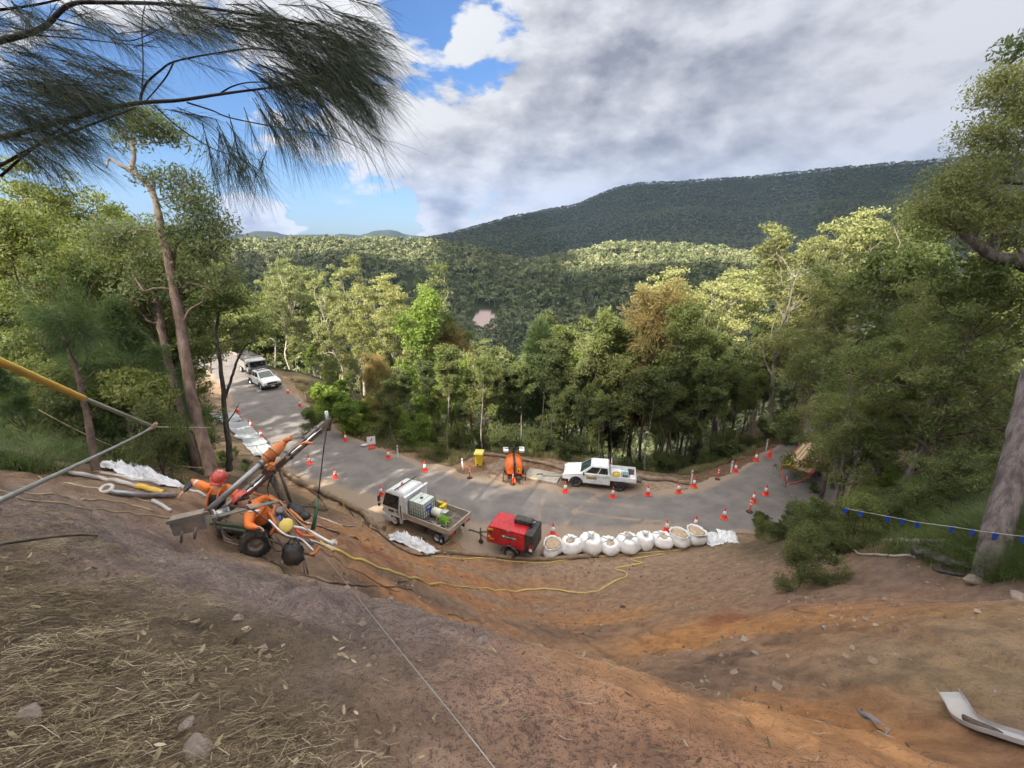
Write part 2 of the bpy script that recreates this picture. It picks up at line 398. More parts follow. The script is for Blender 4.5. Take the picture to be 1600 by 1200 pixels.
def G(px, py, dz=0.):
    """first point of the ground seen along a direction"""
    r = ray(px, py); P = CAMP[None] + _gt[:, None] * r[None]
    hh = H(P[:, 0], P[:, 1]); b = P[:, 2] < hh
    if not b.any(): return P[-1]
    i = int(np.argmax(b)); 
    if i > 0:
        a0 = P[i - 1, 2] - hh[i - 1]; a1 = hh[i] - P[i, 2]; t = a0 / (a0 + a1 + 1e-9); p = P[i - 1] * (1 - t) + P[i] * t
    else: p = P[i]
    return np.array([p[0], p[1], h1(p[0], p[1]) + dz])

def ground_mat():
    m = bpy.data.materials.new('soil'); m.use_nodes = True; T = NT(m.node_tree); T.n.clear()
    out = T.new('ShaderNodeOutputMaterial'); b = T.new('ShaderNodeBsdfPrincipled', ins={'Roughness': .95, 'Specular IOR Level': .15})
    P = T.new('ShaderNodeTexCoord').outputs['Object']
    at = T.new('ShaderNodeAttribute', attribute_name='soil').outputs['Color']
    sp = T.new('ShaderNodeAttribute', attribute_name='speck').outputs['Fac']
    st = T.new('ShaderNodeMapping', ins={'Vector': P, 'Rotation': (0, 0, R(14)), 'Scale': (1.0, .22, 1.0)}).outputs[0]
    n1 = T.noise(P, 3.0, 8, .62); n2 = T.noise(P, 26., 6, .65); n3 = T.noise(P, 95., 3, .6); s1 = T.noise(st, 4.0, 7, .6, .4)
    c = T.mix(T.ramp(n1, .32, .68), T.mix(1., at, (.74, .72, .72, 1), 'MULTIPLY'), T.mix(1., at, (1.22, 1.2, 1.16, 1), 'MULTIPLY'))
    c = T.mix(T.math('MULTIPLY', T.ramp(s1, .5, .7), .35), c, T.mix(1., at, (1.35, 1.2, 1.0, 1), 'MULTIPLY'))
    c = T.mix(T.math('MULTIPLY', T.ramp(n2, .45, .7), .45), c, T.mix(1., c, (.62, .60, .62, 1), 'MULTIPLY'))
    # dark lichen-like crust broken into specks where speck > 0
    k = T.ramp(T.math('ADD', T.math('MULTIPLY', T.math('ADD', T.math('MULTIPLY', n3, .5), T.math('MULTIPLY', n2, .5)), 1.0), T.math('MULTIPLY', T.math('SUBTRACT', sp, .5), .30)), .50, .58)
    c = T.mix(T.math('MULTIPLY', k, .8), c, (.10, .072, .066, 1))
    v = T.new('ShaderNodeTexVoronoi', ins={'Vector': P, 'Scale': 22.0}).outputs[0]
    peb = T.ramp(v, .10, .17, 1., 0.)
    pm = T.math('MULTIPLY', peb, T.ramp(n1, .52, .6))
    c = T.mix(T.math('MULTIPLY', pm, .5), c, (.34, .29, .25, 1))
    T.set(b, 'Base Color', c)
    h = T.math('ADD', T.math('MULTIPLY', n2, .7), T.math('ADD', T.math('MULTIPLY', n3, .45), T.math('MULTIPLY', peb, .25)))
    h = T.math('ADD', h, T.math('MULTIPLY', s1, .8))
    bp = T.new('ShaderNodeBump', ins={'Height': h, 'Strength': 1.0, 'Distance': .06}); T.l.new(bp.outputs[0], b.inputs['Normal'])
    T.l.new(b.outputs[0], out.inputs[0]); return m

def soil_colour(x, y, z):
    """rock / soil colour by place"""
    n = x.size; C = np.tile(np.array([[.295, .212, .150]]), (n, 1)); sp = np.full(n, .35)
    def lay(w, col, s=None):
        nonlocal C, sp
        w = np.clip(w, 0, 1)[:, None]; C = C * (1 - w) + w * np.array(col)[None]
        if s is not None: sp = sp * (1 - w[:, 0]) + w[:, 0] * s
    f1 = fbm(x * .6, y * .6, 5, 21); f2 = fbm(x * .35 + .2 * y, y * .9, 5, 31); f3 = fbm(x * 1.6, y * 1.6, 4, 41)
    def near(px, py, d, rx, ry, a=0.):
        p = atD(px, py, d); dx = x - p[0]; dy = y - p[1]; ca, sa = math.cos(a), math.sin(a)
        u = (dx * ca + dy * sa) / rx; v = (-dx * sa + dy * ca) / ry
        return np.exp(-(u * u + v * v) ** 1.2)
    hollow = sstep(y, 4, 6) * (1 - sstep(y, 16, 19)) * (1 - sstep(np.abs(x - 1), 9, 12))
    lay(hollow * .75, [.30, .20, .135], .30)
    # orange clay of the fresh cut
    cut = np.exp(-((x + 2.5) / 5.0) ** 2) * sstep(y, 7, 10) * (1 - sstep(y, 19, 21))
    lay(cut * sstep(f2, .34, .60) * .95, [.36, .175, .085], .05)
    oc = near(1250, 950, 9.5, 3.0, 2.0) + near(1080, 960, 10, 1.6, .9) + near(1420, 950, 8.0, 1.5, .7) + near(560, 830, 17, 3, 2.5) + near(980, 900, 14, 2., 1.)
    lay(oc * sstep(f1 + .2 * (f3 - .5), .30, .56), [.44, .225, .095], .1)
    rd = near(1160, 905, 11, 1.3, .5, .5) + near(1380, 975, 7, .9, .35) + near(640, 860, 13, 2, 1.2)
    lay(rd * sstep(f3, .42, .62) * .9, [.27, .095, .045], .1)
    # sandy face beyond the crest, bottom centre to right
    a = pdist(x, y, [(-1.3, 3.2), (.1, 2.3), (1.0, 1.75), (1.6, 1.5), (2.2, 1.2)])
    lay(np.exp(-(a / 1.1) ** 2) * sstep(x, -1.8, .2) * (1 - sstep(y - np.interp(x, CRX, CRY), .02, .15)) * (.6 + .4 * sstep(f3, .3, .55)), [.40, .225, .145], .60)
    a2 = pdist(x, y, [(.3, 2.8), (1.35, 2.2), (2., 1.9)])
    lay(np.exp(-(a2 / .62) ** 2) * (1 - sstep(y - np.interp(x, CRX, CRY), .02, .15)) * .9 * sstep(f3, .22, .45), [.60, .31, .135], .12)
    lay((near(1010, 1000, 7.5, 1.8, .8) + near(1180, 985, 8, 1.2, .6) + near(860, 930, 12, 2., .9)) * sstep(f3, .30, .55) * .75, [.14, .098, .075], .3)
    lay((near(1450, 1060, 5.2, 1.8, .9) + near(1560, 980, 7, 2, 1.)) * sstep(f1, .3, .6) * .7, [.27, .19, .105], .3)
    lay((near(1350, 890, 11, 3., 1.2) + near(1530, 930, 8.5, 2., .9)) * .75 * sstep(f1, .25, .55), [.185, .135, .12], .3)
    sd = (y - np.interp(x, CRX, CRY)) * .78 + (f3 - .5) * .35
    by = sstep(sd, -.02, .22) * (1 - sstep(sd, 2.2, 4.5)) * sstep(x, -3.8, -2.6) * (1 - sstep(x, 3.4, 5.))
    lay(by * .85, [.27, .165, .105], .25); lay(by * sstep(f2, .42, .62) * .8, [.44, .21, .085], .1); lay(by * sstep(1 - f2, .50, .64) * .75, [.13, .09, .068], .3)
    # purple-grey crusted rock on the left
    a = pdist(x, y, [(-5.2, 4.6), (-3.4, 4.2), (-2., 3.6), (-.8, 3.1)])
    lay(np.exp(-(a / 1.35) ** 2) * (1 - by) * .92, [.262, .208, .192], .55)
    lay(near(420, 835, 7.2, .9, .35, -.3) * .9, [.40, .29, .19], .1)
    lay(near(250, 800, 8.5, 1.3, .7, -.3) * .8 * sstep(f3, .35, .6), [.42, .27, .17], .1)
    lay(near(160, 760, 8.5, 1.6, .8, -.3) * .8 * sstep(f3, .3, .6), [.34, .24, .17], .1)
    # litter-covered soil on the near left
    a = sstep(-x - .2 + (f3 - .5) * 1.2, .0, 1.4) * (1 - sstep(y + (f3 - .5), 2.2, 3.4))
    lay(a * .8, [.115, .09, .055], .4)
    # bank and forest floor
    fl = sstep(x, 9.0, 11.) * (1 - sstep(y, 26, 30)) ; lay(fl * .8, [.085, .075, .045], .3)
    lf = sstep(-x, 7.5, 9.5) * (1 - sstep(y, 30, 60)) * sstep(y - (-x) * .3, 2, 5); lay(lf * .85, [.10, .078, .050], .3)
    bh = sstep(-y, -.5, 3.); lay(bh, [.09, .08, .05], .3)
    # road shoulders and dust
    wr = wroad(x, y)
    nearside = np.exp(-(pdist(x, y, NEARs) / 1.8) ** 2); lay(nearside * .7 * sstep(f1, .25, .5), [.36, .255, .175], .1)
    lay(np.exp(-(pdist(x, y, [(-12, 25), (-7.3, 22), (-3.3, 20)]) / 2.2) ** 2) * .7, [.38, .235, .135], .1)
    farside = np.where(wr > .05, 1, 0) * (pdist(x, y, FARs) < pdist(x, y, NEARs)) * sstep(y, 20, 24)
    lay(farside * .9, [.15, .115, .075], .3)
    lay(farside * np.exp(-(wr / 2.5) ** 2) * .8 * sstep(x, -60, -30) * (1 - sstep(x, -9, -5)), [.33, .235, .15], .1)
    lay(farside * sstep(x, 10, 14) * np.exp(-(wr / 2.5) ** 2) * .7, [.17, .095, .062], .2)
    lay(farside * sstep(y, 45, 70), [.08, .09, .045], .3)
    return C, np.clip(sp, 0, 1)

M_SOIL = ground_mat()
def build_ground():
    az = np.concatenate([np.linspace(-180, -62, 60)[:-1], np.linspace(-62, 62, 820), np.linspace(62, 180, 60)[1:]]) * math.pi / 180
    r = np.concatenate([[0.02], np.geomspace(.35, 14, 560), np.geomspace(14, 62, 260)[1:]])
    A, Rr = np.meshgrid(az, r); X = np.sin(A) * Rr; Y = np.cos(A) * Rr; Z = H(X, Y)
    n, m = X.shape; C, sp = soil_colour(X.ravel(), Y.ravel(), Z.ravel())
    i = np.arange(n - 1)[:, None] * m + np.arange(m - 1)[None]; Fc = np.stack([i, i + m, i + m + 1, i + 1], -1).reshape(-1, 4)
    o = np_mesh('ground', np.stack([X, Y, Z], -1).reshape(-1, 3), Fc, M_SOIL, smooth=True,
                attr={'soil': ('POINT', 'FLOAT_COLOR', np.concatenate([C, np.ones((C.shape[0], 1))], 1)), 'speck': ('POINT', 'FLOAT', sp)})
    tag(o, 'bare orange and grey-brown earth slope falling from the viewpoint to the road', 'ground', kind='structure')
    # hills
    az = np.linspace(-64, 64, 520) * math.pi / 180; r = np.concatenate([np.geomspace(62, 4200, 280)])
    A, Rr = np.meshgrid(az, r); X = np.sin(A) * Rr; Y = np.cos(A) * Rr; Z = H(X, Y)
    n, m = X.shape; C = np.tile(np.array([[.050, .062, .028]]), (X.size, 1)); f = fbm(X.ravel() * .02, Y.ravel() * .02, 4, 3)[:, None]; C = C * (.7 + .6 * f)
    sc = SCAR; d = np.hypot((X.ravel() - sc[0]) / 1.0, (Y.ravel() - sc[1]) / 2.2); w = (d < 11)[:, None]; C = np.where(w, np.array([[.42, .33, .31]]), C)
    i = np.arange(n - 1)[:, None] * m + np.arange(m - 1)[None]; Fc = np.stack([i, i + m, i + m + 1, i + 1], -1).reshape(-1, 4)
    o = np_mesh('hills', np.stack([X, Y, Z], -1).reshape(-1, 3), Fc, M_SOIL, smooth=True,
                attr={'soil': ('POINT', 'FLOAT_COLOR', np.concatenate([C, np.ones((C.shape[0], 1))], 1)), 'speck': ('POINT', 'FLOAT', np.full(X.size, .2))})
    tag(o, 'forested hills and the valley between them', 'hills', kind='structure')
SCAR = G(757, 503)
build_ground()

def road_mat():
    m = bpy.data.materials.new('asphalt'); m.use_nodes = True; T = NT(m.node_tree); T.n.clear()
    out = T.new('ShaderNodeOutputMaterial'); b = T.new('ShaderNodeBsdfPrincipled', ins={'Roughness': .9, 'Specular IOR Level': .25})
    P = T.new('ShaderNodeTexCoord').outputs['Object']
    du = T.new('ShaderNodeAttribute', attribute_name='dust').outputs['Fac']; al = T.new('ShaderNodeAttribute', attribute_name='along').outputs['Vector']
    str_ = T.new('ShaderNodeMapping', ins={'Vector': al, 'Scale': (.18, 1.6, 1.)}).outputs[0]
    n1 = T.noise(P, .8, 7, .62); n2 = T.noise(P, 9., 6, .68); n3 = T.noise(P, 70., 3, .7); s = T.noise(str_, 1.5, 7, .65, .3)
    c = T.mix(T.ramp(n1, .3, .7), (.145, .130, .124, 1), (.215, .192, .178, 1))
    c = T.mix(T.math('MULTIPLY', T.ramp(s, .45, .70), .42), c, (.225, .200, .178, 1))
    c = T.mix(T.math('MULTIPLY', T.ramp(n3, .5, .75), .3), c, (.24, .22, .20, 1))
    k = T.math('ADD', T.math('MULTIPLY', n2, .55), T.math('ADD', T.math('MULTIPLY', n1, .35), T.math('MULTIPLY', s, .25)))
    d = T.ramp(T.math('ADD', k, T.math('MULTIPLY', T.math('SUBTRACT', du, .5), .9)), .48, .82)
    c = T.mix(d, c, T.mix(n2, (.25, .185, .135, 1), (.34, .265, .20, 1)))
    T.set(b, 'Base Color', c)
    bp = T.new('ShaderNodeBump', ins={'Height': T.math('ADD', n3, T.math('MULTIPLY', n2, .7)), 'Strength': .5, 'Distance': .03}); T.l.new(bp.outputs[0], b.inputs['Normal'])
    T.l.new(b.outputs[0], out.inputs[0]); return m
M_ROAD = road_mat()
TRACKS = [[(2.4, 25.2), (1.7, 23.4), (1.6, 22.0), (2.1, 20.9), (2.9, 20.3)], [(2.1, 20.9), (3.0, 21.6), (4.1, 23.4), (5.4, 24.6)], [(3.2, 25.3), (2.8, 23.9), (3.6, 23.0), (6, 22.2), (9, 21.8)],
          [(5, 23.8), (9, 23.2), (13.5, 24.2), (18, 27.0), (24, 31.5)], [(7, 21.2), (11, 21.8), (15.5, 24), (21, 28), (26, 31.6)]]
def build_road():
    n = 420; w = 60
    def res(pl):
        pl = np.array(pl); s = np.concatenate([[0], np.cumsum(np.hypot(*np.diff(pl, axis=0).T))]); return pl, s
    a, sa = res(cat(NEAR, 8)); b, sb = res(cat(FAR, 8))
    # match parameters through vertex index (the two lines are listed in step apart from one extra point)
    ta = np.linspace(0, sa[-1], n); A = np.stack([np.interp(ta, sa, a[:, 0]), np.interp(ta, sa, a[:, 1])], 1)
    B = []
    last = 0
    fb = np.stack([np.interp(np.linspace(0, sb[-1], 3000), sb, b[:, i]) for i in (0, 1)], 1)
    for p in A:
        d = np.hypot(*(fb - p).T); d[:last] = 1e9; d[last + 60:] = 1e9; last = int(np.argmin(d)); B.append(fb[last])
    B = np.array(B)
    for _ in range(60): B[1:-1] = (B[:-2] + B[1:-1] * 2 + B[2:]) / 4
    j = np.stack([(fbm(ta * .7, ta * 0, 4, 3) - .5), (fbm(ta * .7, ta * 0 + 9, 4, 4) - .5)], 1)
    D = (B - A); L = np.hypot(*D.T)[:, None]; D = D / L
    A = A + D * (j[:, :1] * 1.3 - .1); B = B + D * (j[:, 1:] * 1.0 + .1)
    t = np.linspace(0, 1, w)[None, :, None]; P = A[:, None] * (1 - t) + B[:, None] * t
    X = P[..., 0].ravel(); Y = P[..., 1].ravel(); Z = .012 + 0 * X
    av = np.stack([np.repeat(ta, w), np.tile(np.linspace(0, 6, w), n), 0 * X], 1)
    tt = np.tile(np.linspace(0, 1, w), n); e = np.minimum(tt, 1 - tt)
    du = .80 * np.exp(-(e / .09) ** 1.3) + .17
    du += .75 * np.exp(-(pdist(X, Y, [(-12, 25), (-7, 22.2), (-3, 20.6), (2, 20), (8, 20)]) / 1.5) ** 2) * (.5 + fbm(X, Y, 4, 6))
    du += .55 * np.exp(-(pdist(X, Y, LAYBY[1:]) / 3.4) ** 2)
    for tr in TRACKS[:3]: du += .42 * np.exp(-(pdist(X, Y, [tuple(p) for p in cat(tr, 6)]) / .16) ** 2)
    for tr in TRACKS[3:]: du += .30 * np.exp(-(pdist(X, Y, [tuple(p) for p in cat(tr, 6)]) / .28) ** 2)
    du -= .35 * np.exp(-(pdist(X, Y, [(10, 23), (15, 25.4), (22, 30.6), (30, 37)]) / 1.5) ** 2)
    i = np.arange(n - 1)[:, None] * w + np.arange(w - 1)[None]; Fc = np.stack([i, i + w, i + w + 1, i + 1], -1).reshape(-1, 4)
    o = np_mesh('road', np.stack([X, Y, Z], -1), Fc, M_ROAD, smooth=True, attr={'dust': ('POINT', 'FLOAT', np.clip(du, 0, 1.3)), 'along': ('POINT', 'FLOAT_COLOR', np.concatenate([av, np.ones((len(av), 1))], 1))})
    tag(o, 'worn grey bitumen road curving below the slope, dusty at its edges', 'road', kind='structure')
    # gravel pull-off
    xs = np.arange(-5, 12.6, .12); ys = np.arange(24, 31, .12); XX, YY = np.meshgrid(xs, ys); ins = inpoly(XX, YY, LAYPOLY)
    idx = -np.ones(XX.shape, int); Z = .006 + (fbm(XX * 1.5, YY * 1.5, 4, 2) - .5) * .008
    V = np.stack([XX, YY, Z], -1).reshape(-1, 3); mI = XX.shape[1]
    i = np.arange(len(ys) - 1)[:, None] * mI + np.arange(len(xs) - 1)[None]; f = ins[:-1, :-1] & ins[1:, :-1] & ins[:-1, 1:] & ins[1:, 1:]
    i = i[f]; Fc = np.stack([i, i + 1, i + mI + 1, i + mI], -1)
    used = np.unique(Fc); mp = -np.ones(len(V), int); mp[used] = np.arange(len(used)); V = V[used]; Fc = mp[Fc]
    C, sp = soil_colour(V[:, 0], V[:, 1], V[:, 2]); C[:] = [.30, .225, .165]; C *= (.8 + .4 * fbm(V[:, 0] * .7, V[:, 1] * .7, 4, 5))[:, None]
    C = np.where((fbm(V[:, 0] * .5, V[:, 1] * .9, 4, 8) + (V[:, 1] - 27.5) * .12)[:, None] > .62, C * np.array([[.75, .60, .50]]), C)
    o = np_mesh('gravel_pull_off', V, Fc, M_SOIL, smooth=True, attr={'soil': ('POINT', 'FLOAT_COLOR', np.concatenate([C, np.ones((C.shape[0], 1))], 1)), 'speck': ('POINT', 'FLOAT', np.full(len(V), .15))})
    tag(o, 'dusty gravel pull-off on the far side of the road', 'verge', kind='structure')
build_road()
# ---------------- vehicles ----------------
WHITE = mat('white_paint', (.78, .79, .80), .28, var=.04, dirt=(.45, .38, .30), dscale=2., damt=.28)
WHITED = mat('dusty_white_paint', (.66, .65, .63), .5, var=.06, dirt=(.36, .28, .21), dscale=2.4, damt=.55)
GLASS = mat('dark_glass', (.018, .022, .024), .08, var=.3, spec=.8)
GLASSG = mat('windscreen_glass', (.05, .075, .065), .07, var=.4, spec=.9)
BLACK = mat('black_plastic', (.022, .022, .024), .55, var=.2, dirt=(.20, .16, .12), damt=.3)
RUBBER = mat('tyre_rubber', (.024, .023, .023), .9, var=.2, dirt=(.20, .15, .11), dscale=5., damt=.5, bump=.4)
STEEL = mat('galvanised_steel', (.42, .43, .44), .42, .75, var=.15, dirt=(.32, .26, .20), damt=.45)
DSTEEL = mat('dark_steel', (.075, .07, .068), .5, .5, var=.2, dirt=(.25, .18, .12), damt=.5)
ALU = mat('aluminium', (.60, .60, .60), .35, .8, var=.08, dirt=(.40, .35, .28), damt=.35)
RED = mat('red_enamel', (.46, .016, .022), .28, var=.05, scale=2., dirt=(.34, .12, .09), dscale=1.5, damt=.12)
YEL = mat('yellow_plastic', (.72, .52, .02), .45, var=.06, dirt=(.4, .33, .15), damt=.25)
ORG = mat('orange_plastic', (.82, .15, .02), .45, var=.08, dirt=(.42, .22, .12), damt=.25)
REDO = mat('cone_red', (.80, .055, .028), .5, var=.08, dirt=(.40, .20, .14), dscale=8., damt=.3)
REFL = mat('reflective_white', (.80, .80, .80), .35, var=.05, dirt=(.5, .42, .36), dscale=8., damt=.3)
LAMP = mat('lamp_glass', (.70, .72, .74), .12, var=.1, spec=.8)
REDL = mat('red_lamp', (.45, .02, .02), .2)
LIME = mat('lime_strip', (.62, .78, .18), .4, var=.05)
BLUE = mat('blue_print', (.03, .10, .42), .5)
TIMB = mat('weathered_timber', (.34, .25, .155), .85, var=.25, scale=3, dirt=(.16, .12, .09), damt=.5, bump=.4, bscale=20)
PINE = mat('fresh_timber', (.62, .46, .27), .8, var=.12, scale=3)
WHEELX = Matrix.Rotation(R(90), 4, 'X')
def wheel(root, x, y, r, w, side, rimmat=STEEL, dual=False):
    """tyre with a rim as its sub-part; side = +1/-1 the outer side along y"""
    b = MB().m(RUBBER, True); M = Matrix.Translation((x, y, r)) @ WHEELX; h = w / 2
    prof = [(r * .60, -h * .85), (r * .82, -h), (r * .95, -h * .9), (r, -h * .6), (r, h * .6), (r * .95, h * .9), (r * .82, h), (r * .60, h * .85), (r * .60, -h * .85)]
    b.lathe(prof, 28, M)
    for k in range(28):
        a = 2 * math.pi * k / 28; b.box((x + math.cos(a) * r * .995, y, r + math.sin(a) * r * .995), (r * .06, w * .8, r * .10), rot=Matrix.Rotation(-a, 3, 'Y'))
    t = b.build('wheel', root)
    c = MB().m(rimmat, True); s = -side
    c.lathe([(r * .61, h * .80 * s), (r * .55, h * .55 * s), (r * .45, h * .30 * s), (r * .2, h * .35 * s), (r * .17, h * .6 * s), (0, h * .6 * s)], 24, M)
    c.lathe([(r * .6, -h * .7 * s), (0, -h * .6 * s)], 24, M)
    c.m(DSTEEL)
    for k in range(6):
        a = math.pi * k / 3; c.cyl(Vector((x + math.cos(a) * r * .36, y + side * h * .30, r + math.sin(a) * r * .36)), Vector((x + math.cos(a) * r * .36, y + side * h * .42, r + math.sin(a) * r * .36)), r * .05, n=6)
    c.build('rim', t); return t
def arch(cx, r, z0, n=8):
    return [(cx + r * math.cos(a), z0 + r * math.sin(a)) for a in [math.pi * (1 - k / n) for k in range(n + 1)]]
def text_part(name, s, size, M, mt, parent, depth=.004):
    cu = bpy.data.curves.new(name, 'FONT'); cu.body = s; cu.size = size; cu.extrude = depth; cu.align_x = 'CENTER'; cu.align_y = 'CENTER'
    o = bpy.data.objects.new(name, cu); me = bpy.data.meshes.new_from_object(o); bpy.data.objects.remove(o)
    me.transform(M); me.materials.clear(); me.materials.append(mt); me.name = name
    for p in me.polygons: p.material_index = 0
    return link(bpy.data.objects.new(name, me), parent)

def ute(loc, rz, scale, label, tray='open', L=dict()):
    root = empty('utility_truck', loc, rz, label, 'ute', scale=scale)
    W_ = .90
    # lower body
    b = MB().m(WHITE, True)
    def ring(x, hw, z0, zb, zt, tuck=.92):
        return [(x, -hw * .96, z0), (x, -hw, z0 + .2), (x, -hw, zb), (x, -hw * tuck, zt), (x, -hw * .5, zt + .035), (x, hw * .5, zt + .035), (x, hw * tuck, zt), (x, hw, zb), (x, hw, z0 + .2), (x, hw * .96, z0)]
    b.m(WHITE)
    prof = [(-.86, .42), (1.06, .42)] + arch(1.55, .47, .38)[0:] + [(2.05, .42), (2.50, .50), (2.56, .72), (2.50, .88), (2.30, 1.0), (1.28, 1.14), (-.86, 1.16)]
    prof = [p for p in prof if not (p[1] < .42 and 1.06 < p[0] < 2.05)]
    for s in (-1, 1): b.prism(prof, s * W_, s * (W_ - .10))
    b.loft([ring(x, hw, z0, zb, zt) for x, hw, z0, zb, zt in ((-.86, .80, .5, 1.1, 1.12), (1.25, .80, .5, 1.1, 1.12), (1.3, .86, .62, 1.06, 1.15), (2.0, .86, .62, 1.00, 1.09), (2.32, .84, .5, .92, 1.0), (2.50, .76, .5, .8, .86), (2.55, .7, .5, .7, .74))])
    b.build('body', root)
    # cab
    def cr(x, hw, z): return (x, hw, z)
    bot = [(1.30, .80), (-.80, .85)]; 
    c = MB().m(WHITE)
    A = [(1.32, -.80, 1.12), (-.84, -.84, 1.12), (-.84, .84, 1.12), (1.32, .80, 1.12)]; Bt = [(.52, -.66, 1.70), (-.74, -.70, 1.70), (-.74, .70, 1.70), (.52, .66, 1.70)]
    T_ = [(.36, -.56, 1.765), (-.62, -.60, 1.765), (-.62, .60, 1.765), (.36, .56, 1.765)]
    c.loft([A, Bt, T_]); 
    for y in (-.3, -.1, .1, .3): c.box((-.2, y, 1.765), (.75, .05, .014))
    c.build('cab', root)
    def lerp(a, b2, t): return tuple(a[i] * (1 - t) + b2[i] * t for i in range(3))
    def pane(p, off, name, m_):
        p = [Vector(q) for q in p]; n = (p[1] - p[0]).cross(p[2] - p[0]).normalized() * off; g_ = MB().m(m_); g_.loft([[q + n * .2 for q in p], [q + n for q in p]]); return g_.build(name, root)
    # windscreen
    a0, a1, b0, b1 = Vector(A[0]), Vector(A[3]), Vector(Bt[0]), Vector(Bt[3])
    def q4(P00, P10, P01, P11, u0, u1, v0, v1): 
        f = lambda u, v: (P00.lerp(P10, u)).lerp(P01.lerp(P11, u), v); return [f(u0, v0), f(u1, v0), f(u1, v1), f(u0, v1)]
    pane(q4(a0, a1, b0, b1, .05, .95, .06, .95), .012, 'windscreen', GLASSG)
    for s in (0, 1):
        f0, r0, ft, rt = (Vector(A[0]), Vector(A[1]), Vector(Bt[0]), Vector(Bt[1])) if s == 0 else (Vector(A[3]), Vector(A[2]), Vector(Bt[3]), Vector(Bt[2]))
        o = .012 if s == 1 else -.012
        for (u0, u1) in ((.14, .56), (.60, .93)):
            pane(q4(f0, r0, ft, rt, u0, u1, .14, .88), -o if False else o, 'side_window', GLASS)
    pane(q4(Vector(A[1]), Vector(A[2]), Vector(Bt[1]), Vector(Bt[2]), .1, .9, .15, .85), -.012, 'rear_window', GLASS)
    d = MB().m(BLACK)
    d.box((2.50, 0, .50), (.26, 1.72, .26), bev=.05); d.box((2.545, 0, .78), (.06, 1.0, .18), bev=.02)
    for s in (-1, 1): d.box((2.35, s * .86, .52), (.5, .1, .2), bev=.03)
    if tray != 'open': d.tube([(2.68, -.6, .55), (2.72, -.55, .95), (2.72, .55, .95), (2.68, .6, .55)], .03)
    d.build('bumper', root)
    for s in (-1, 1):
        MB().m(LAMP).box((2.42, s * .70, .83), (.26, .32, .13), rot=(0, R(-18), s * R(-14)), bev=.03).build('headlight', root)
        MB().m(BLACK if tray == 'open' else WHITE).box((1.02, s * 1.0, 1.20), (.12, .20, .17), bev=.03).cyl((1.02, s * .84, 1.16), (1.02, s * .95, 1.18), .02).build('mirror', root)
        for x in (.55, -.22): MB().m(BLACK if tray != 'open' else WHITE).box((x, s * (W_ + .012), 1.0), (.16, .02, .035)).build('door_handle', root)
        MB().m(BLACK).box((.1, s * .88, .40), (1.8, .14, .06), bev=.02).build('side_step', root)
        for x in (1.05, .18, -.78): MB().m(BLACK).box((x, s * (W_ + .001), .80), (.012, .006, .66)).build('door_gap', root)
        MB().m(LIME if tray == 'open' else WHITE).box((.2, s * (W_ + .004), 1.115), (2.0, .008, .05)).build('side_stripe', root)
        f = MB().m(BLACK); pr = arch(1.55, .50, .38, 12); pi = arch(1.55, .44, .38, 12)
        for k in range(12): f.hexa([(pi[k][0], s * .905, pi[k][1]), (pr[k][0], s * .905, pr[k][1]), (pr[k + 1][0], s * .905, pr[k + 1][1]), (pi[k + 1][0], s * .905, pi[k + 1][1])] + [(pi[k][0], s * .94, pi[k][1]), (pr[k][0], s * .94, pr[k][1]), (pr[k + 1][0], s * .94, pr[k + 1][1]), (pi[k + 1][0], s * .94, pi[k + 1][1])])
        f.build('wheel_arch', root)
    # tray
    t = MB().m(WHITE if tray == 'open' else ALU)
    t.box((-1.76, 0, .86), (1.80, 1.86, .07))
    for s in (-1, 1): t.box((-1.76, s * .915, 1.0), (1.80, .035, .27))
    t.box((-2.66, 0, 1.0), (.035, 1.86, .27)); t.box((-.90, 0, 1.05), (.04, 1.86, .35))
    t.m(DSTEEL); t.box((-1.5, 0, .62), (3.2, .7, .14))
    for s in (-1, 1): t.box((-1.5, s * .80, .74), (.95, .24, .04))
    t.build('tray', root)
    hb = MB().m(WHITE if tray == 'open' else BLACK)
    for s in (-1, 1): hb.cyl((-.93, s * .86, .9), (-.93, s * .80, 1.80), .028)
    hb.cyl((-.93, -.80, 1.80), (-.93, .80, 1.80), .028); hb.cyl((-.93, -.82, 1.45), (-.93, .82, 1.45), .018)
    for y in (-.5, -.25, 0, .25, .5): hb.cyl((-.93, y, 1.22), (-.93, y, 1.80), .012, n=6)
    hb.build('headboard', root)
    for s in (-1, 1):
        MB().m(REDL).box((-2.69, s * .75, .86), (.03, .26, .09)).build('tail_light', root)
        for x in (1.55, -1.50): wheel(root, x, s * .80, .38, .25, s, BLACK if tray == 'open' else STEEL)
    MB().m(REFL).box((2.635, 0, .50), (.012, .36, .11)).build('number_plate', root)
    return root
p1 = atZ(903, 761); p2_ = atZ(966, 769); cx = (p1 + p2_) / 2
HX = R(168)
uteA = ute((cx[0] + .12, cx[1] + .78, .012), HX, .88, 'white dual cab ute with open tray of yellow gear, parked in the gravel pull-off', 'open')
MS = Matrix.Translation((.45, .915, .86)) @ Matrix.Rotation(R(180), 4, 'Z') @ Matrix.Rotation(R(90), 4, 'X')
PLATE = mat('tan_plate', (.50, .36, .14), .5); INK = mat('black_ink', (.02, .015, .012), .6)
MB().m(PLATE).box((.45, .908, .86), (.74, .012, .20)).build('fleet_plate', uteA)
text_part('fleet_number', 'LP 110', .20, MS, INK, uteA)
MB().m(DSTEEL).box((.15, .906, .985), (1.7, .006, .018)).build('pinstripe', uteA)
MB().m(ORG).lathe([(0, 0), (.06, 0), (.055, .10), (.03, .13), (0, .13)], 12, Matrix.Translation((-.93, .3, 1.83))).build('beacon', uteA)
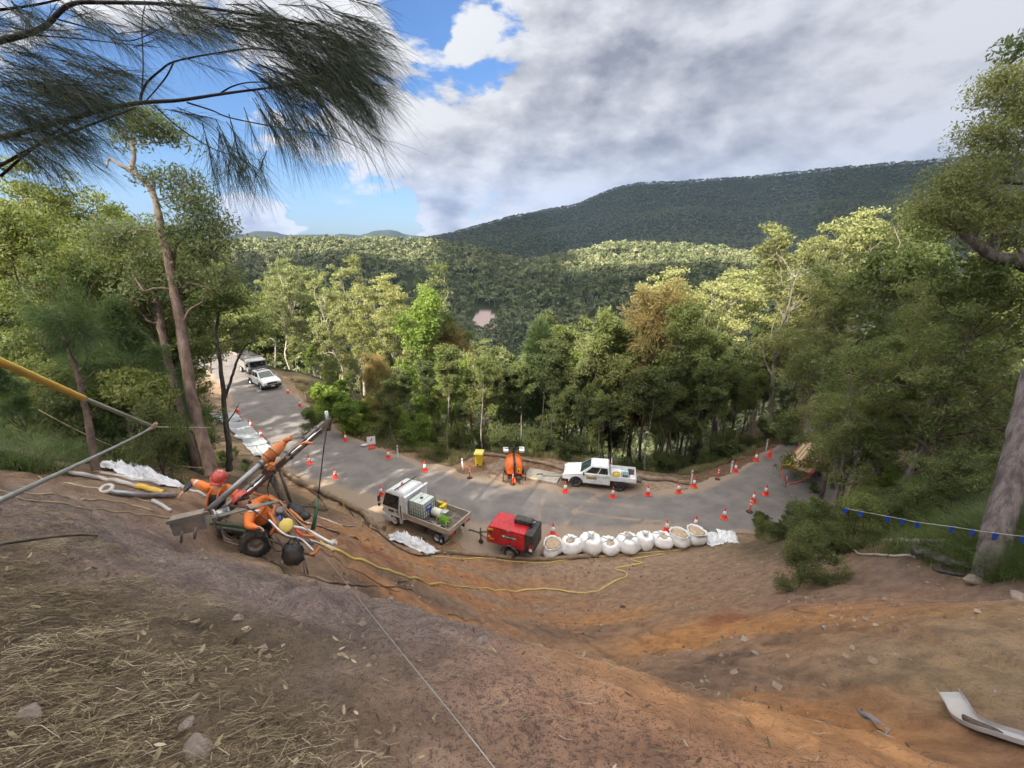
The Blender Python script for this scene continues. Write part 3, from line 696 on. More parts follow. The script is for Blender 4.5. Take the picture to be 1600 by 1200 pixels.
# load of the ute
def on(root, x, y, z): return root.matrix_basis @ Vector((x, y, z))
def load(name, root, pos, label, cat_, build, rz=0.):
    e = empty(name, on(root, *pos), root.rotation_euler[2] + rz, label, cat_, scale=root.scale[0]); build(e); return e
def mk_bag(e):
    b = MB().m(YEL, True); b.sphere((0, 0, .17), .2, 16, sc=(1.6, .9, .85)); b.tube([(-.25, 0, .3), (-.1, 0, .42), (.1, 0, .42), (.25, 0, .3)], .018, 6); b.build('bag', e)
    MB().m(BLACK).box((0, 0, .34), (.55, .03, .01)).build('zip', e)
bpy.context.view_layer.update()
load('kit_bag', uteA, (-1.3, .35, .895), 'bulging yellow bag in the tray of the white dual cab ute', 'bag', mk_bag, .2)
def mk_gen(e):
    b = MB().m(BLACK)
    for s in (-1, 1): b.tube([(-.28, s * .2, 0), (-.28, s * .2, .42), (.28, s * .2, .42), (.28, s * .2, 0)], .018, 6)
    b.build('frame', e); MB().m(mat('teal_tank', (.30, .48, .50), .4)).box((0, 0, .27), (.42, .32, .22), bev=.05).build('tank', e); MB().m(DSTEEL).box((0, 0, .10), (.44, .34, .16), bev=.03).build('engine', e)
load('generator', uteA, (-1.95, .2, .895), 'small pale blue generator in a black frame on the white ute tray', 'generator', mk_gen)
def mk_box(e):
    MB().m(mat('maroon_plastic', (.20, .05, .07), .5)).box((0, 0, .13), (.42, .3, .26), bev=.02).build('box', e); MB().m(BLACK).box((0, 0, .275), (.45, .33, .03), bev=.01).build('lid', e)
load('tool_box', uteA, (-2.35, -.3, .895), 'maroon tool box at the tail of the white ute tray', 'box', mk_box)

uteB = ute((*atZ(413, 602)[:2], .012), R(-42), 1.0, 'white ute with black roof rack, parked facing us at the road end far left', 'rack')
rk = MB().m(BLACK)
for y in (-.55, .55): rk.cyl((-.7, y, 1.86), (.45, y, 1.86), .02)
for x in (-.6, -.2, .2, .4): rk.box((x, 0, 1.87), (.06, 1.2, .03)); 
for x in (-.6, .35):
    for y in (-.5, .5): rk.cyl((x, y, 1.74), (x, y, 1.86), .02)
rk.build('roof_rack', uteB)
def mk_gear(e):
    b = MB().m(BLACK, True); b.box((0, 0, .3), (1.2, 1.3, .6), bev=.08); b.build('crate', e); m2 = MB().m(DSTEEL)
    for x in (-.5, 0, .5): m2.box((x, 0, .30), (.05, 1.34, .66))
    m2.build('strap', e)
load('gear_crate', uteB, (-1.7, 0, .895), 'dark strapped gear crate in the tray of the far ute', 'crate', mk_gear)

def box_truck(loc, rz, label):
    root = empty('box_truck', loc, rz, label, 'truck')
    b = MB().m(STEEL); b.box((1.9, 0, 1.35), (1.5, 1.9, 1.5), bev=.12); b.build('cab', root)
    MB().m(GLASS).box((2.66, 0, 1.65), (.03, 1.6, .62)).build('windscreen', root)
    for s in (-1, 1): MB().m(GLASS).box((2.0, s * .955, 1.65), (.8, .02, .5)).build('side_window', root); MB().m(BLACK).box((2.5, s * 1.12, 1.6), (.08, .2, .4), bev=.02).build('mirror', root)
    t = MB().m(mat('grey_tray', (.20, .19, .18), .7, dirt=(.3, .25, .2), damt=.5)); t.box((-.7, 0, .95), (3.6, 2.0, .12))
    for s in (-1, 1): t.box((-.7, s * .99, 1.35), (3.6, .05, .75))
    t.box((-2.5, 0, 1.35), (.05, 2.0, .75)); t.box((1.1, 0, 1.6), (.05, 2., 1.3)); t.m(DSTEEL).box((-.4, 0, .68), (4.4, .8, .2)); t.build('tray', root)
    c = MB().m(BLACK, True)
    xs = [(-2.4 + .5 * k) for k in range(7)]; rings = []
    for i, x in enumerate(xs):
        h = .5 + .16 * math.sin(i * 1.9) * math.cos(i); rings.append([(x, -.97, 1.72), (x, -.8, 1.95 + h * .3), (x, -.3, 2.2 + h * .4), (x, .25, 2.15 + h * .5), (x, .8, 2.0 + h * .25), (x, .97, 1.72)])
    c.loft(rings); c.build('tarpaulin', root)
    for s in (-1, 1):
        for x in (1.9, -1.6): wheel(root, x, s * .82, .40, .26, s, WHITED)
    MB().m(BLACK).box((2.68, 0, .6), (.14, 1.8, .26), bev=.03).build('bumper', root)
    for s in (-1, 1): MB().m(LAMP).box((2.66, s * .72, .92), (.04, .3, .18)).build('headlight', root)
    return root
box_truck((*atZ(396, 583)[:2], .012), R(-46), 'grey tray truck under a black tarpaulin, farthest vehicle on the left behind the white ute')

# cab-over tipper with tank
def tipper():
    c = (atZ(675, 848) + atZ(630, 823)) / 2; rz = R(150)
    dr = Vector((math.cos(rz), math.sin(rz), 0)); left = Vector((-dr.y, dr.x, 0)); p = Vector((c[0], c[1], .012)) - left * .80 + dr * .0
    root = empty('flatbed_truck', p, rz, 'small white cab-over flatbed truck carrying a white caged water tank', 'truck', scale=1.0)
    # cab: x .95..2.45
    b = MB().m(WHITE)
    A = [(2.28, -.86, .62), (.74, -.86, .62), (.74, .86, .62), (2.28, .86, .62)]; B1 = [(2.38, -.88, 1.18), (.74, -.88, 1.18), (.74, .88, 1.18), (2.38, .88, 1.18)]
    B2 = [(2.12, -.80, 2.02), (.76, -.80, 2.02), (.76, .80, 2.02), (2.12, .80, 2.02)]; B3 = [(1.86, -.68, 2.18), (.82, -.70, 2.20), (.82, .70, 2.20), (1.86, .68, 2.18)]; B4 = [(1.5, -.5, 2.25), (.9, -.5, 2.28), (.9, .5, 2.28), (1.5, .5, 2.25)]
    b.loft([A, B1, B2, B3, B4]); bm_ = b.build('cab', root)
    bv = bm_.modifiers.new('edge', 'BEVEL'); bv.width = .05; bv.segments = 2; bv.limit_method = 'ANGLE'; bv.angle_limit = R(12)
    def q4(P, u0, u1, v0, v1):
        P = [Vector(q) for q in P]; f = lambda u, v: (P[0].lerp(P[1], u)).lerp(P[3].lerp(P[2], u), v); return [f(u0, v0), f(u1, v0), f(u1, v1), f(u0, v1)]
    def pane(p, off, name, m_):
        n = (p[1] - p[0]).cross(p[2] - p[0]).normalized() * off; MB().m(m_).loft([[q - n * .2 for q in p], [q + n for q in p]]).build(name, root)
    pane(q4([B1[0], B1[3], B2[3], B2[0]], .04, .96, .0, .96), .015, 'windscreen', GLASS)
    pane(q4([B1[3], B1[2], B2[2], B2[3]], .03, .74, .0, .93), .015, 'side_window', GLASS)
    pane(q4([B1[0], B1[1], B2[1], B2[0]], .02, .66, .02, .86), -.015, 'side_window', GLASS)
    for s in (-1, 1):
        MB().m(BLACK).box((1.20, s * .905, 1.15), (.03, .02, .55)).box((1.0, s * .89, 1.05), (.05, .03, .9)).build('door_gap', root)
        MB().m(BLACK).box((1.28, s * .915, 1.04), (.13, .03, .05)).build('door_handle', root)
        m_ = MB().m(BLACK); m_.box((2.42, s * 1.04, 1.60), (.07, .17, .36), bev=.02); m_.tube([(2.15, s * .84, 1.84), (2.40, s * 1.0, 1.86), (2.42, s * 1.04, 1.7)], .016, 6); m_.box((2.44, s * 1.03, 1.22), (.07, .15, .16), bev=.02); m_.build('mirror', root)
        MB().m(LAMP).box((2.34, s * .68, .80), (.08, .30, .2), bev=.02).build('headlight', root)
        MB().m(ORG).box((2.36, s * .86, .82), (.06, .05, .14)).build('indicator', root)
        MB().m(WHITED).box((2.05, s * .86, .42), (.5, .12, .36), bev=.04).box((1.03, s * .86, .52), (.16, .12, .30), bev=.03).build('wheel_arch', root)
        MB().m(DSTEEL).box((1.7, s * .902, .98), (.42, .008, .14)).build('door_print', root)
    MB().m(WHITED).box((2.36, 0, .44), (.14, 1.76, .26), bev=.05).m(BLACK).box((2.435, 0, .46), (.02, .9, .12)).build('bumper', root)
    MB().m(BLACK).box((2.345, 0, .96), (.06, 1.1, .14), bev=.02).build('grille', root)
    MB().m(BLACK).box((1.35, 0, 2.34), (.06, 1.72, .04)).cyl((1.35, -.6, 2.18), (1.35, -.6, 2.34), .02).cyl((1.35, .6, 2.18), (1.35, .6, 2.34), .02).build('roof_bar', root)
    MB().m(ORG, True).lathe([(0, 0), (.07, 0), (.065, .10), (.035, .14), (0, .14)], 14, Matrix.Translation((1.5, .12, 2.26))).build('beacon', root)
    # headboard and tray
    MB().m(WHITE).box((.66, 0, 1.50), (.06, 1.80, 1.20), bev=.01).box((.62, 0, 2.1), (.14, 1.84, .05)).build('headboard', root)
    t = MB().m(mat('worn_alloy_tray', (.50, .45, .39), .55, .3, var=.15, dirt=(.36, .27, .19), damt=.6))
    t.box((-.75, 0, .86), (3.10, 1.88, .06))
    for s in (-1, 1):
        t.box((-.75, s * .93, 1.02), (3.10, .04, .28)); t.box((-.75, s * .955, .885), (3.12, .02, .06)); t.box((-.75, s * .955, 1.15), (3.12, .02, .03))
        for x in (-2.25, -1.25, -.25, .70): t.box((x, s * .958, 1.02), (.06, .03, .30))
    t.box((-2.30, 0, 1.02), (.04, 1.88, .28)); t.box((-2.325, 0, 1.15), (.02, 1.9, .03))
    t.build('tray', root)
    MB().m(mat('dark_floor', (.10, .085, .07), .9, var=.3, dirt=(.28, .21, .15), damt=.6)).box((-.75, 0, .894), (3.06, 1.80, .012)).build('tray_floor', root)
    ch = MB().m(DSTEEL)
    for s in (-1, 1): ch.box((-.2, s * .38, .66), (4.2, .08, .16))
    ch.box((-.2, .62, .50), (.8, .35, .30), bev=.03); ch.box((-1.4, 0, .42), (.18, 1.5, .12)); ch.box((1.6, 0, .42), (.18, 1.4, .12)); ch.build('chassis', root)
    for s in (-1, 1):
        g_ = MB().m(STEEL); pr = [(-2.02, .40), (-2.0, .62), (-1.80, .80), (-1.06, .80), (-.90, .66)]
        for (xa, za), (xb, zb) in zip(pr, pr[1:]): g_.hexa([(xa, s * .62, za), (xb, s * .62, zb), (xb, s * .94, zb), (xa, s * .94, za), (xa, s * .62, za + .02), (xb, s * .62, zb + .02), (xb, s * .94, zb + .02), (xa, s * .94, za + .02)])
        g_.build('mudguard', root)
        wheel(root, 1.60, s * .74, .36, .22, s, WHITED); wheel(root, -1.42, s * .72, .36, .34, s, STEEL)
        MB().m(REDL).box((-2.335, s * .7, .80), (.03, .32, .09)).build('tail_light', root)
    MB().m(RUBBER).box((-1.86, .8, .36), (.015, .26, .34)).build('mudflap', root)
    return root
trk = tipper(); bpy.context.view_layer.update()
IBC = mat('tank_plastic', (.60, .66, .60), .35, var=.05, trans=.2)
def mk_ibc(e):
    MB().m(IBC, True).box((0, 0, .56), (.98, .98, .90), bev=.06).build('tank', e)
    c = MB().m(mat('cage_steel', (.22, .23, .23), .5, .5))
    for k in range(7):
        t = -.5 + k / 6.
        for a, b_ in (((t, -.51), (t, -.51)), ((t, .51), (t, .51)), ((-.51, t), (-.51, t)), ((.51, t), (.51, t))): c.cyl((a[0], a[1], .12), (a[0], a[1], 1.0), .016, n=5)
    for z in (.16, .35, .56, .78, 1.0): c.tube([(-.51, -.51, z), (.51, -.51, z), (.51, .51, z), (-.51, .51, z), (-.51, -.51, z)], .012, 5)
    c.build('cage', e)
    MB().m(STEEL).box((0, 0, .05), (1.04, 1.04, .08)).box((0, -.4, .03), (1., .1, .06)).build('pallet_base', e)
    MB().m(BLACK, True).cyl((0, 0, 1.0), (0, 0, 1.05), .09, n=16).build('lid', e)
    MB().m(BLACK).box((-.2, 0, 1.012), (.02, .9, .006)).box((.2, 0, 1.012), (.02, .9, .006)).build('top_seam', e)
    MB().m(BLUE).box((-.515, .05, .62), (.012, .42, .30)).build('label_panel', e); MB().m(REFL).box((-.522, .05, .66), (.008, .26, .05)).build('label_stripe', e)
load('water_tank', trk, (.04, .22, .90), 'white caged water tank with a blue label on the flatbed truck', 'tank', mk_ibc)
def mk_pump(e):
    MB().m(mat('cream_drum', (.66, .68, .55), .45, var=.08, dirt=(.4, .33, .22), damt=.4), True).lathe([(0, -.32), (.18, -.32), (.23, -.26), (.23, .26), (.18, .32), (0, .32)], 20, Matrix.Translation((0, 0, .32)) @ Matrix.Rotation(R(90), 4, 'Y')).build('drum', e)
    MB().m(STEEL, True).cyl((-.30, 0, .33), (-.62, 0, .33), .15, n=16).m(ALU).box((-.55, 0, .52), (.26, .34, .12), bev=.02).build('motor', e)
    b = MB().m(BLACK); b.lathe([(.02, .36), (.19, .36), (.20, .30)], 20, Matrix.Translation((0, 0, .32)) @ Matrix.Rotation(R(90), 4, 'Y')); b.build('flange', e)
    MB().m(DSTEEL).box((-.1, .16, .05), (.9, .05, .08)).box((-.1, -.16, .05), (.9, .05, .08)).build('skid', e)
load('grout_pump', trk, (-.85, .05, .90), 'cream drum pump with silver motor on the flatbed behind the water tank', 'pump', mk_pump)
def mk_green(e):
    GR = mat('green_hose', (.16, .36, .03), .5, var=.15); b = MB().m(GR, True)
    for k in range(5): b.lathe([(.20 + .035 * math.cos(a), -.2 + k * .1 + .035 * math.sin(a)) for a in [i * math.pi / 3 for i in range(7)]], 20, Matrix.Translation((0, 0, .32)) @ Matrix.Rotation(R(90), 4, 'Y'))
    b.build('coil', e); c = MB().m(PINE)
    for s in (-1, 1): c.tube([(s * .3, -.3, 0), (s * .3, -.28, .5), (s * .3, .28, .5), (s * .3, .3, 0)], .016, 6)
    c.cyl((-.3, 0, .32), (.3, 0, .32), .02); c.build('reel_frame', e)
load('hose_reel', trk, (-1.65, .42, .90), 'bright green hose coiled on a frame at the tail corner of the flatbed', 'hose', mk_green)
def mk_yf(e):
    b = MB().m(YEL); b.box((0, 0, .38), (.12, .5, .10)); b.box((0, .2, .2), (.08, .08, .4)); b.box((0, -.2, .2), (.08, .08, .4)); b.box((.16, .0, .52), (.28, .10, .10)); b.box((-.1, 0, .28), (.1, .34, .3), bev=.02); b.build('frame', e)
load('yellow_stand', trk, (-.75, -.55, .90), 'yellow steel stand against the far side of the flatbed', 'stand', mk_yf)
def mk_junk(e):
    b = MB().m(STEEL); g = random.Random(3)
    for k in range(16): 
        x, y = g.uniform(-.55, .5), g.uniform(-.16, .16); b.m([STEEL, REFL, BLACK, TIMB][k % 4]).box((x, y, .03 + .02 * (k % 3)), (g.uniform(.06, .5), g.uniform(.03, .08), .03), rot=(0, 0, g.uniform(-.6, .6)))
    b.build('rods', e)
load('rod_bundle', trk, (-1.2, .68, .90), 'loose rods and off-cuts along the near side of the flatbed floor', 'rods', mk_junk)

# towed red compressor
def compressor():
    w = atZ(797, 872); rz = R(157); dr = Vector((math.cos(rz), math.sin(rz), 0)); left = Vector((-dr.y, dr.x, 0)); p = Vector((w[0], w[1], h1(w[0], w[1]))) - left * .62; p.z = max(.02, h1(p.x, p.y) * .5)
    root = empty('air_compressor', p, rz, 'red towable air compressor with black end, parked on dirt by the white bags', 'compressor')
    # body x -1.2 (rear, black) .. 1.25
    prof = [(-.78, .62), (1.20, .62), (1.26, .70), (1.26, 1.42), (1.10, 1.60), (-.78, 1.60)]
    b = MB().m(RED); b.prism(prof, -.66, .66); o = b.build('body', root)
    bv = o.modifiers.new('edge', 'BEVEL'); bv.width = .03; bv.segments = 2; bv.limit_method = 'ANGLE'
    k = MB().m(BLACK); k.box((-.99, 0, 1.08), (.40, 1.34, 1.06), bev=.04); k.build('rear_housing', root)
    x = MB().m(BLACK); x.box((-.42, -.22, 1.73), (.95, .46, .26), bev=.06); x.m(STEEL, True).tube([(-.88, -.1, 1.62), (-.95, -.1, 1.84), (-1.06, -.1, 1.90)], .04, 8); x.build('exhaust_box', root)
    for s in (-1, 1):
        MB().m(BLACK).box((.05, s * .665, 1.20), (.78, .012, .19), bev=.004).build('name_panel', root)
        d = MB().m(mat('dark_red', (.22, .01, .014), .4)); d.box((.06, s * .664, .66), (1.9, .008, .02)); d.box((.86, s * .664, 1.1), (.014, .008, .9)); d.box((.05, s * .664, 1.545), (2.0, .008, .03)); d.build('panel_gap', root)
        MB().m(STEEL).box((.10, s * .675, .72), (.16, .02, .05)).box((.10, s * .675, 1.56), (.16, .02, .08)).build('latch', root)
        MB().m(REDL).box((-1.10, s * .675, .98), (.16, .02, .20)).m(LAMP).box((-1.10, s * .675, .80), (.16, .02, .14)).build('tail_light', root)
        g_ = MB().m(BLACK, True); pr = arch(-.02, .46, .30, 8)
        for (xa, za), (xb, zb) in zip(pr, pr[1:]): g_.hexa([(xa, s * .50, za), (xb, s * .50, zb), (xb, s * .80, zb), (xa, s * .80, za), (xa, s * .50, za + .03), (xb, s * .50, zb + .03), (xb, s * .80, zb + .03), (xa, s * .80, za + .03)])
        g_.build('mudguard', root); wheel(root, -.02, s * .64, .31, .20, s, STEEL)
    st = MB().m(mat('warning_yellow', (.62, .40, .05), .5)); st.box((1.06, .667, 1.42), (.30, .008, .10)); st.box((1.12, .667, .98), (.12, .008, .12)).box((.98, .667, .88), (.2, .008, .06)); st.m(BLACK).box((1.06, .668, 1.22), (.24, .012, .18)); st.build('warning_sticker', root)
    text_part('lettering', 'TURMORE', .135, Matrix.Translation((-.02, .673, 1.20)) @ Matrix.Rotation(R(180), 4, 'Z') @ Matrix.Rotation(R(90), 4, 'X'), REFL, root)
    MB().m(REFL).prism([(.42, 1.25), (.34, 1.25), (.33, 1.22), (.31, 1.25), (.25, 1.25), (.335, 1.14)], .671, .676).build('emblem', root)
    c = MB().m(DSTEEL)
    for s in (-1, 1): c.box((.1, s * .42, .52), (2.5, .08, .12))
    c.box((-.1, 0, .31), (.10, 1.25, .10)); c.box((-.2, 0, .54), (1.4, .8, .14)); c.build('chassis', root)
    t = MB().m(DSTEEL); t.cyl((1.30, .38, .52), (2.05, .03, .50), .045); t.cyl((1.30, -.38, .52), (2.05, -.03, .50), .045); t.cyl((2.0, 0, .50), (2.55, 0, .50), .045); t.sphere((2.6, 0, .49), .07, 10); t.build('drawbar', root)
    MB().m(DSTEEL).cyl((1.85, .18, .08), (1.85, .18, .95), .035).cyl((1.85, .18, .95), (1.78, .3, 1.0), .018).build('jockey_stand', root)
    MB().m(RUBBER, True).cyl((1.85, .14, .12), (1.85, .22, .12), .12, n=14).build('jockey_wheel', root)
    return root
compressor()

# lighting tower
def light_tower():
    p = atZ(803, 742); root = empty('lighting_tower', (p[0], p[1], .012), R(-88), 'orange towable lighting tower with folded black mast, between the yellow bin and the timber mats', 'lighting tower', scale=.95)
    b = MB().m(ORG, True)
    rings = []
    for x, hw, zt in ((-.75, .48, 1.15), (-.7, .55, 1.35), (0, .60, 1.46), (.55, .58, 1.42), (.85, .52, 1.20), (.95, .46, .9), (.98, .42, .5)):
        rings.append([(x, -hw * .85, .42), (x, -hw, .6), (x, -hw, zt * .72), (x, -hw * .8, zt * .93), (x, -hw * .3, zt), (x, hw * .3, zt), (x, hw * .8, zt * .93), (x, hw, zt * .72), (x, hw, .6), (x, hw * .85, .42)])
    b.loft(rings); b.build('canopy', root)
    m_ = MB().m(BLACK); m_.box((.30, 0, 1.50), (1.9, .15, .14)); m_.box((1.06, 0, 1.0), (.14, .14, 1.1)); m_.box((-.4, 0, 1.75), (.12, .12, .6)); m_.box((-.3, 0, 1.95), (.06, 1.3, .05)); m_.build('mast', root)
    for s in (-1, 1):
        for x in (-.2, -.5):
            MB().m(LAMP).box((x, s * .56, 1.78), (.20, .36, .26), rot=(0, R(35), 0), bev=.02).build('floodlight', root)
        MB().m(DSTEEL).box((.45, s * .78, .55), (.9, .06, .05)).cyl((.9, s * .78, .02), (.9, s * .78, 1.15), .03).cyl((.9, s * .5, .55), (.9, s * .80, .55), .03).build('outrigger', root)
        wheel(root, -.05, s * .62, .28, .18, s, STEEL)
        MB().m(REDL).box((.97, s * .6, .52), (.04, .16, .08)).build('tail_light', root)
    MB().m(YEL).box((.955, .28, .86), (.02, .22, .26)).m(BLACK).box((.967, .28, .82), (.012, .12, .14)).build('warning_sticker', root)
    d = MB().m(DSTEEL); d.box((.2, 0, .38), (1.9, .9, .10)); d.build('chassis', root)
    d = MB().m(ORG); d.box((1.35, 0, .38), (.9, .08, .08)); d.build('drawbar', root)
    return root
light_tower()

# red trailer with timber, right end
def trailer():
    a = atZ(1212, 778); b_ = atZ(1272, 706); v = b_ - a; rz = math.atan2(v[1], v[0]); L = 5.6
    m0 = (a + b_) / 2; nrm = Vector((math.sin(rz), -math.cos(rz), 0)); p = Vector((m0[0], m0[1], .012)) + nrm * .25
    root = empty('flat_trailer', p, rz, 'red flat-deck trailer on the near shoulder at the right-hand end of the road', 'trailer')
    RD = mat('faded_red_paint', (.42, .035, .04), .5, var=.12, dirt=(.3, .18, .13), damt=.4); t = MB().m(RD)
    for s in (-1, 1): t.box((.2, s * .85, .95), (4.2, .10, .16)); t.tube([(-1.85, s * .85, 1.02), (-2.3, s * .7, .85), (-2.7, s * .45, .62), (-3.3, s * .1, .55)], .055, 8)
    for x in (-1.8, -.6, .6, 1.8): t.box((x, 0, .93), (.1, 1.7, .10))
    t.build('frame', root)
    MB().m(TIMB).box((.25, 0, 1.045), (4.1, 1.55, .04)).build('deck', root)
    for s in (-1, 1):
        MB().m(RD).box((.6, s * .98, .78), (1.2, .24, .05)).build('mudguard', root)
        wheel(root, .6, s * .98, .33, .2, s, WHITED)
    MB().m(STEEL).box((-3.4, 0, .53), (.3, .1, .1)).cyl((-3.0, .18, .06), (-3.0, .18, .9), .03).build('coupling', root)
    return root, p, rz
tr, tp_, trz = trailer(); bpy.context.view_layer.update()
def mk_tim(e):
    b = MB().m(PINE)
    for y, z, l in ((-.30, .06, 4.4), (-.10, .06, 4.2), (.10, .06, 4.5), (.30, .06, 4.3), (-.2, .18, 4.3), (0, .18, 4.5), (.2, .18, 4.2)): b.box((0, y, z), (l, .16, .10), bev=.008)
    b.build('planks', e)
load('timber_stack', tr, (.6, .30, 1.065), 'stack of fresh pale timber lengths lying along the red trailer', 'timber', mk_tim)
def mk_or(e):
    g = random.Random(6); b = MB().m(ORG, True)
    for k in range(5): b.sphere((g.uniform(-.3, .3), g.uniform(-.25, .25), .12 + .06 * k), .16, 10, sc=(1.2, .9, .6))
    b.build('netting', e)
load('orange_netting', tr, (-.9, -.45, 1.065), 'crumpled orange barrier netting beside the timber on the red trailer', 'netting', mk_or)
def mk_hs(e):
    b = MB().m(YEL, True)
    for k in range(4): b.lathe([(.24 + .03 * math.cos(a) - .01 * k, .03 + k * .06 + .03 * math.sin(a)) for a in [i * math.pi / 3 for i in range(7)]], 22, Matrix.Translation((.03 * k, .02 * k, 0)))
    b.build('coil', e)
load('hose_coil', tr, (-1.5, .4, 1.065), 'yellow hose coiled at the drawbar end of the red trailer', 'hose', mk_hs)
# ---------------- small things on and beside the road ----------------
def rd(px, py):
    p = atZ(px, py); z = .014
    return Vector((p[0], p[1], max(z, h1(p[0], p[1])) if wroad(np.array([p[0]]), np.array([p[1]]))[0] > .1 else z))
CONE_P = []
def cone_proto():
    e = empty('traffic_cone', (0, 0, 0)); b = MB().m(REDO); b.box((0, 0, .018), (.37, .37, .036), bev=.012).build('base', e); MB().m(REDO, True).lathe([(.145, .034), (.135, .06), (.098, .26), (.058, .48), (.036, .62), (.030, .66), (.022, .70), (0, .705)], 20).build('body', e)
    MB().m(REFL, True).lathe([(.098, .26), (.101, .262), (.061, .48), (.056, .48)], 20).build('reflective_band', e); return e
def bollard_proto():
    e = empty('bollard', (0, 0, 0)); b = MB().m(RUBBER); b.lathe([(0, 0), (.20, 0), (.20, .03), (.14, .06), (.05, .075)], 16); b.build('base', e)
    b = MB().m(REDO, True); b.lathe([(.05, .06), (.05, .96), (.03, 1.0), (.035, 1.05), (0, 1.07)], 14); b.build('tube', e)
    MB().m(REFL, True).lathe([(.05, .52), (.053, .522), (.053, .62), (.05, .62)], 14).build('reflective_band', e); MB().m(REFL, True).lathe([(.05, .72), (.053, .722), (.053, .82), (.05, .82)], 14).build('reflective_band', e); return e
def post_proto():
    e = empty('guide_post', (0, 0, 0)); MB().m(REFL).box((0, 0, .5), (.11, .035, 1.0), bev=.01).build('post', e); MB().m(REDL).box((0, -.022, .84), (.07, .01, .12)).build('reflector', e); return e
PR = {'c': cone_proto(), 'b': bollard_proto(), 'p': post_proto()}
ITEMS = [
 ('c', 450, 615, 'traffic cone nearest the front of the far white ute'), ('c', 469, 635, 'second traffic cone down the lit verge from the far white ute'), ('c', 487, 650, 'third traffic cone down the lit verge, in the sunny patch'),
 ('b', 514, 672, 'red and white bollard standing just behind the tip of the drill mast'), ('c', 372, 645, 'traffic cone at the top end of the grey sheeting'), ('c', 393, 668, 'traffic cone beside the middle of the grey sheeting'),
 ('c', 409, 684, 'dark-topped traffic cone near the lower end of the grey sheeting'), ('c', 484, 725, 'traffic cone in the road just right of the raised drill mast'), ('c', 524, 746, 'traffic cone in the road right of the hanging cable'),
 ('c', 540, 689, 'traffic cone on the shaded verge left of the white sign'), ('c', 607, 716, 'traffic cone beside the white guide post, right of the white sign'), ('c', 664, 736, 'small traffic cone on the verge left of the yellow bin'),
 ('c', 596, 774, 'traffic cone on the road by the nose of the flatbed truck'), ('b', 734, 747, 'bollard on the road edge just left of the yellow bin'), ('b', 801, 757, 'bollard in front of the orange lighting tower'),
 ('c', 697, 799, 'traffic cone half hidden behind the flatbed truck'), ('c', 864, 836, 'traffic cone between the red compressor and the first white bag'), ('c', 883, 769, 'traffic cone by the front bumper of the white dual cab ute'),
 ('c', 957, 777, 'traffic cone by the rear wheel of the white dual cab ute'), ('c', 1012, 774, 'traffic cone just behind the tail of the white dual cab ute'), ('c', 1060, 770, 'traffic cone midway between the ute tail and the white guide post'),
 ('c', 1041, 830, 'traffic cone behind the seventh white bag'), ('c', 1086, 824, 'traffic cone behind the open bag at the right end of the row'), ('c', 1084, 761, 'traffic cone touching the first white guide post on the right'),
 ('b', 1121, 749, 'bollard on the right-hand verge between two guide posts'), ('c', 1149, 737, 'traffic cone beside the second guide post on the right'), ('c', 1181, 720, 'faded traffic cone among orange mesh on the right-hand verge'),
 ('c', 1202, 715, 'bright all-orange cone on the right-hand verge, farthest right'), ('c', 1131, 810, 'traffic cone alone on the near side of the road right of the bags'), ('b', 1171, 800, 'bollard at the left edge of the right-hand bushes'),
 ('c', 1177, 784, 'traffic cone directly behind the bollard by the bushes'), ('c', 1196, 773, 'traffic cone by the drawbar of the red trailer'),
 ('p', 478, 627, 'white guide post on the sunny verge left of the drill mast tip'), ('p', 622, 715, 'white guide post right of the white sign'), ('p', 723, 735, 'thin grey guide post at the grass left of the yellow bin'),
 ('p', 1080, 756, 'white guide post nearest the ute tail'), ('p', 1142, 739, 'white guide post, second along the right-hand verge'), ('p', 1197, 704, 'white guide post farthest along the right-hand verge')]
NM = {'c': ('traffic cone', 'traffic cones around the work site'), 'b': ('bollard', 'bollards around the work site'), 'p': ('guide post', 'guide posts on the far verge')}
used = set()
for k, px, py, lab in ITEMS:
    o = PR[k] if k not in used else copy_tree(PR[k]); used.add(k); p = rd(px, py); o.location = p; o.rotation_euler = (rnd.uniform(-.03, .03), rnd.uniform(-.03, .03), rnd.uniform(0, 6.28) if k != 'p' else rnd.uniform(-.2, .2)); s = rnd.uniform(.97, 1.05) * (1.05 if k == 'c' else .92)
    o.scale = (s, s, s); tag(o, lab, *NM[k])
    if lab.startswith('bright all-orange'):
        for c in o.children:
            if 'band' in c.name: c.data = c.data.copy(); c.data.materials[0] = REDO

# white sign on a stand
p = rd(581, 700); e = empty('road_sign', p, R(20), 'small white sign board on a red stand at the verge beneath the sunlit trees', 'sign')
MB().m(REFL).box((0, 0, .62), (.62, .03, .62), rot=(R(-8), 0, 0), bev=.01).build('board', e)
MB().m(REDO).prism([(-.09, .66), (-.02, .66), (.02, .80), (.10, .80), (.04, .58), (-.05, .58)], -.03, -.024).build('red_symbol', e)
b = MB().m(REDO); 
for s in (-1, 1): b.cyl((s * .2, -.22, 0), (s * .16, 0, .34), .02); b.cyl((s * .2, .22, 0), (s * .16, 0, .34), .02)
b.box((0, 0, .33), (.42, .04, .05)); b.box((0, 0, .04), (.5, .5, .06)); b.build('stand', e)
p = rd(570, 697); e = empty('sandbag', p, .3, 'pale sandbag lying left of the white sign', 'sandbag'); b = MB().m(REFL, True); b.sphere((0, 0, .07), .1, 12, sc=(3.2, 1.3, .8)); b.build('sack', e); MB().m(BLACK).box((.2, 0, .1), (.02, .2, .1)).build('tie', e)

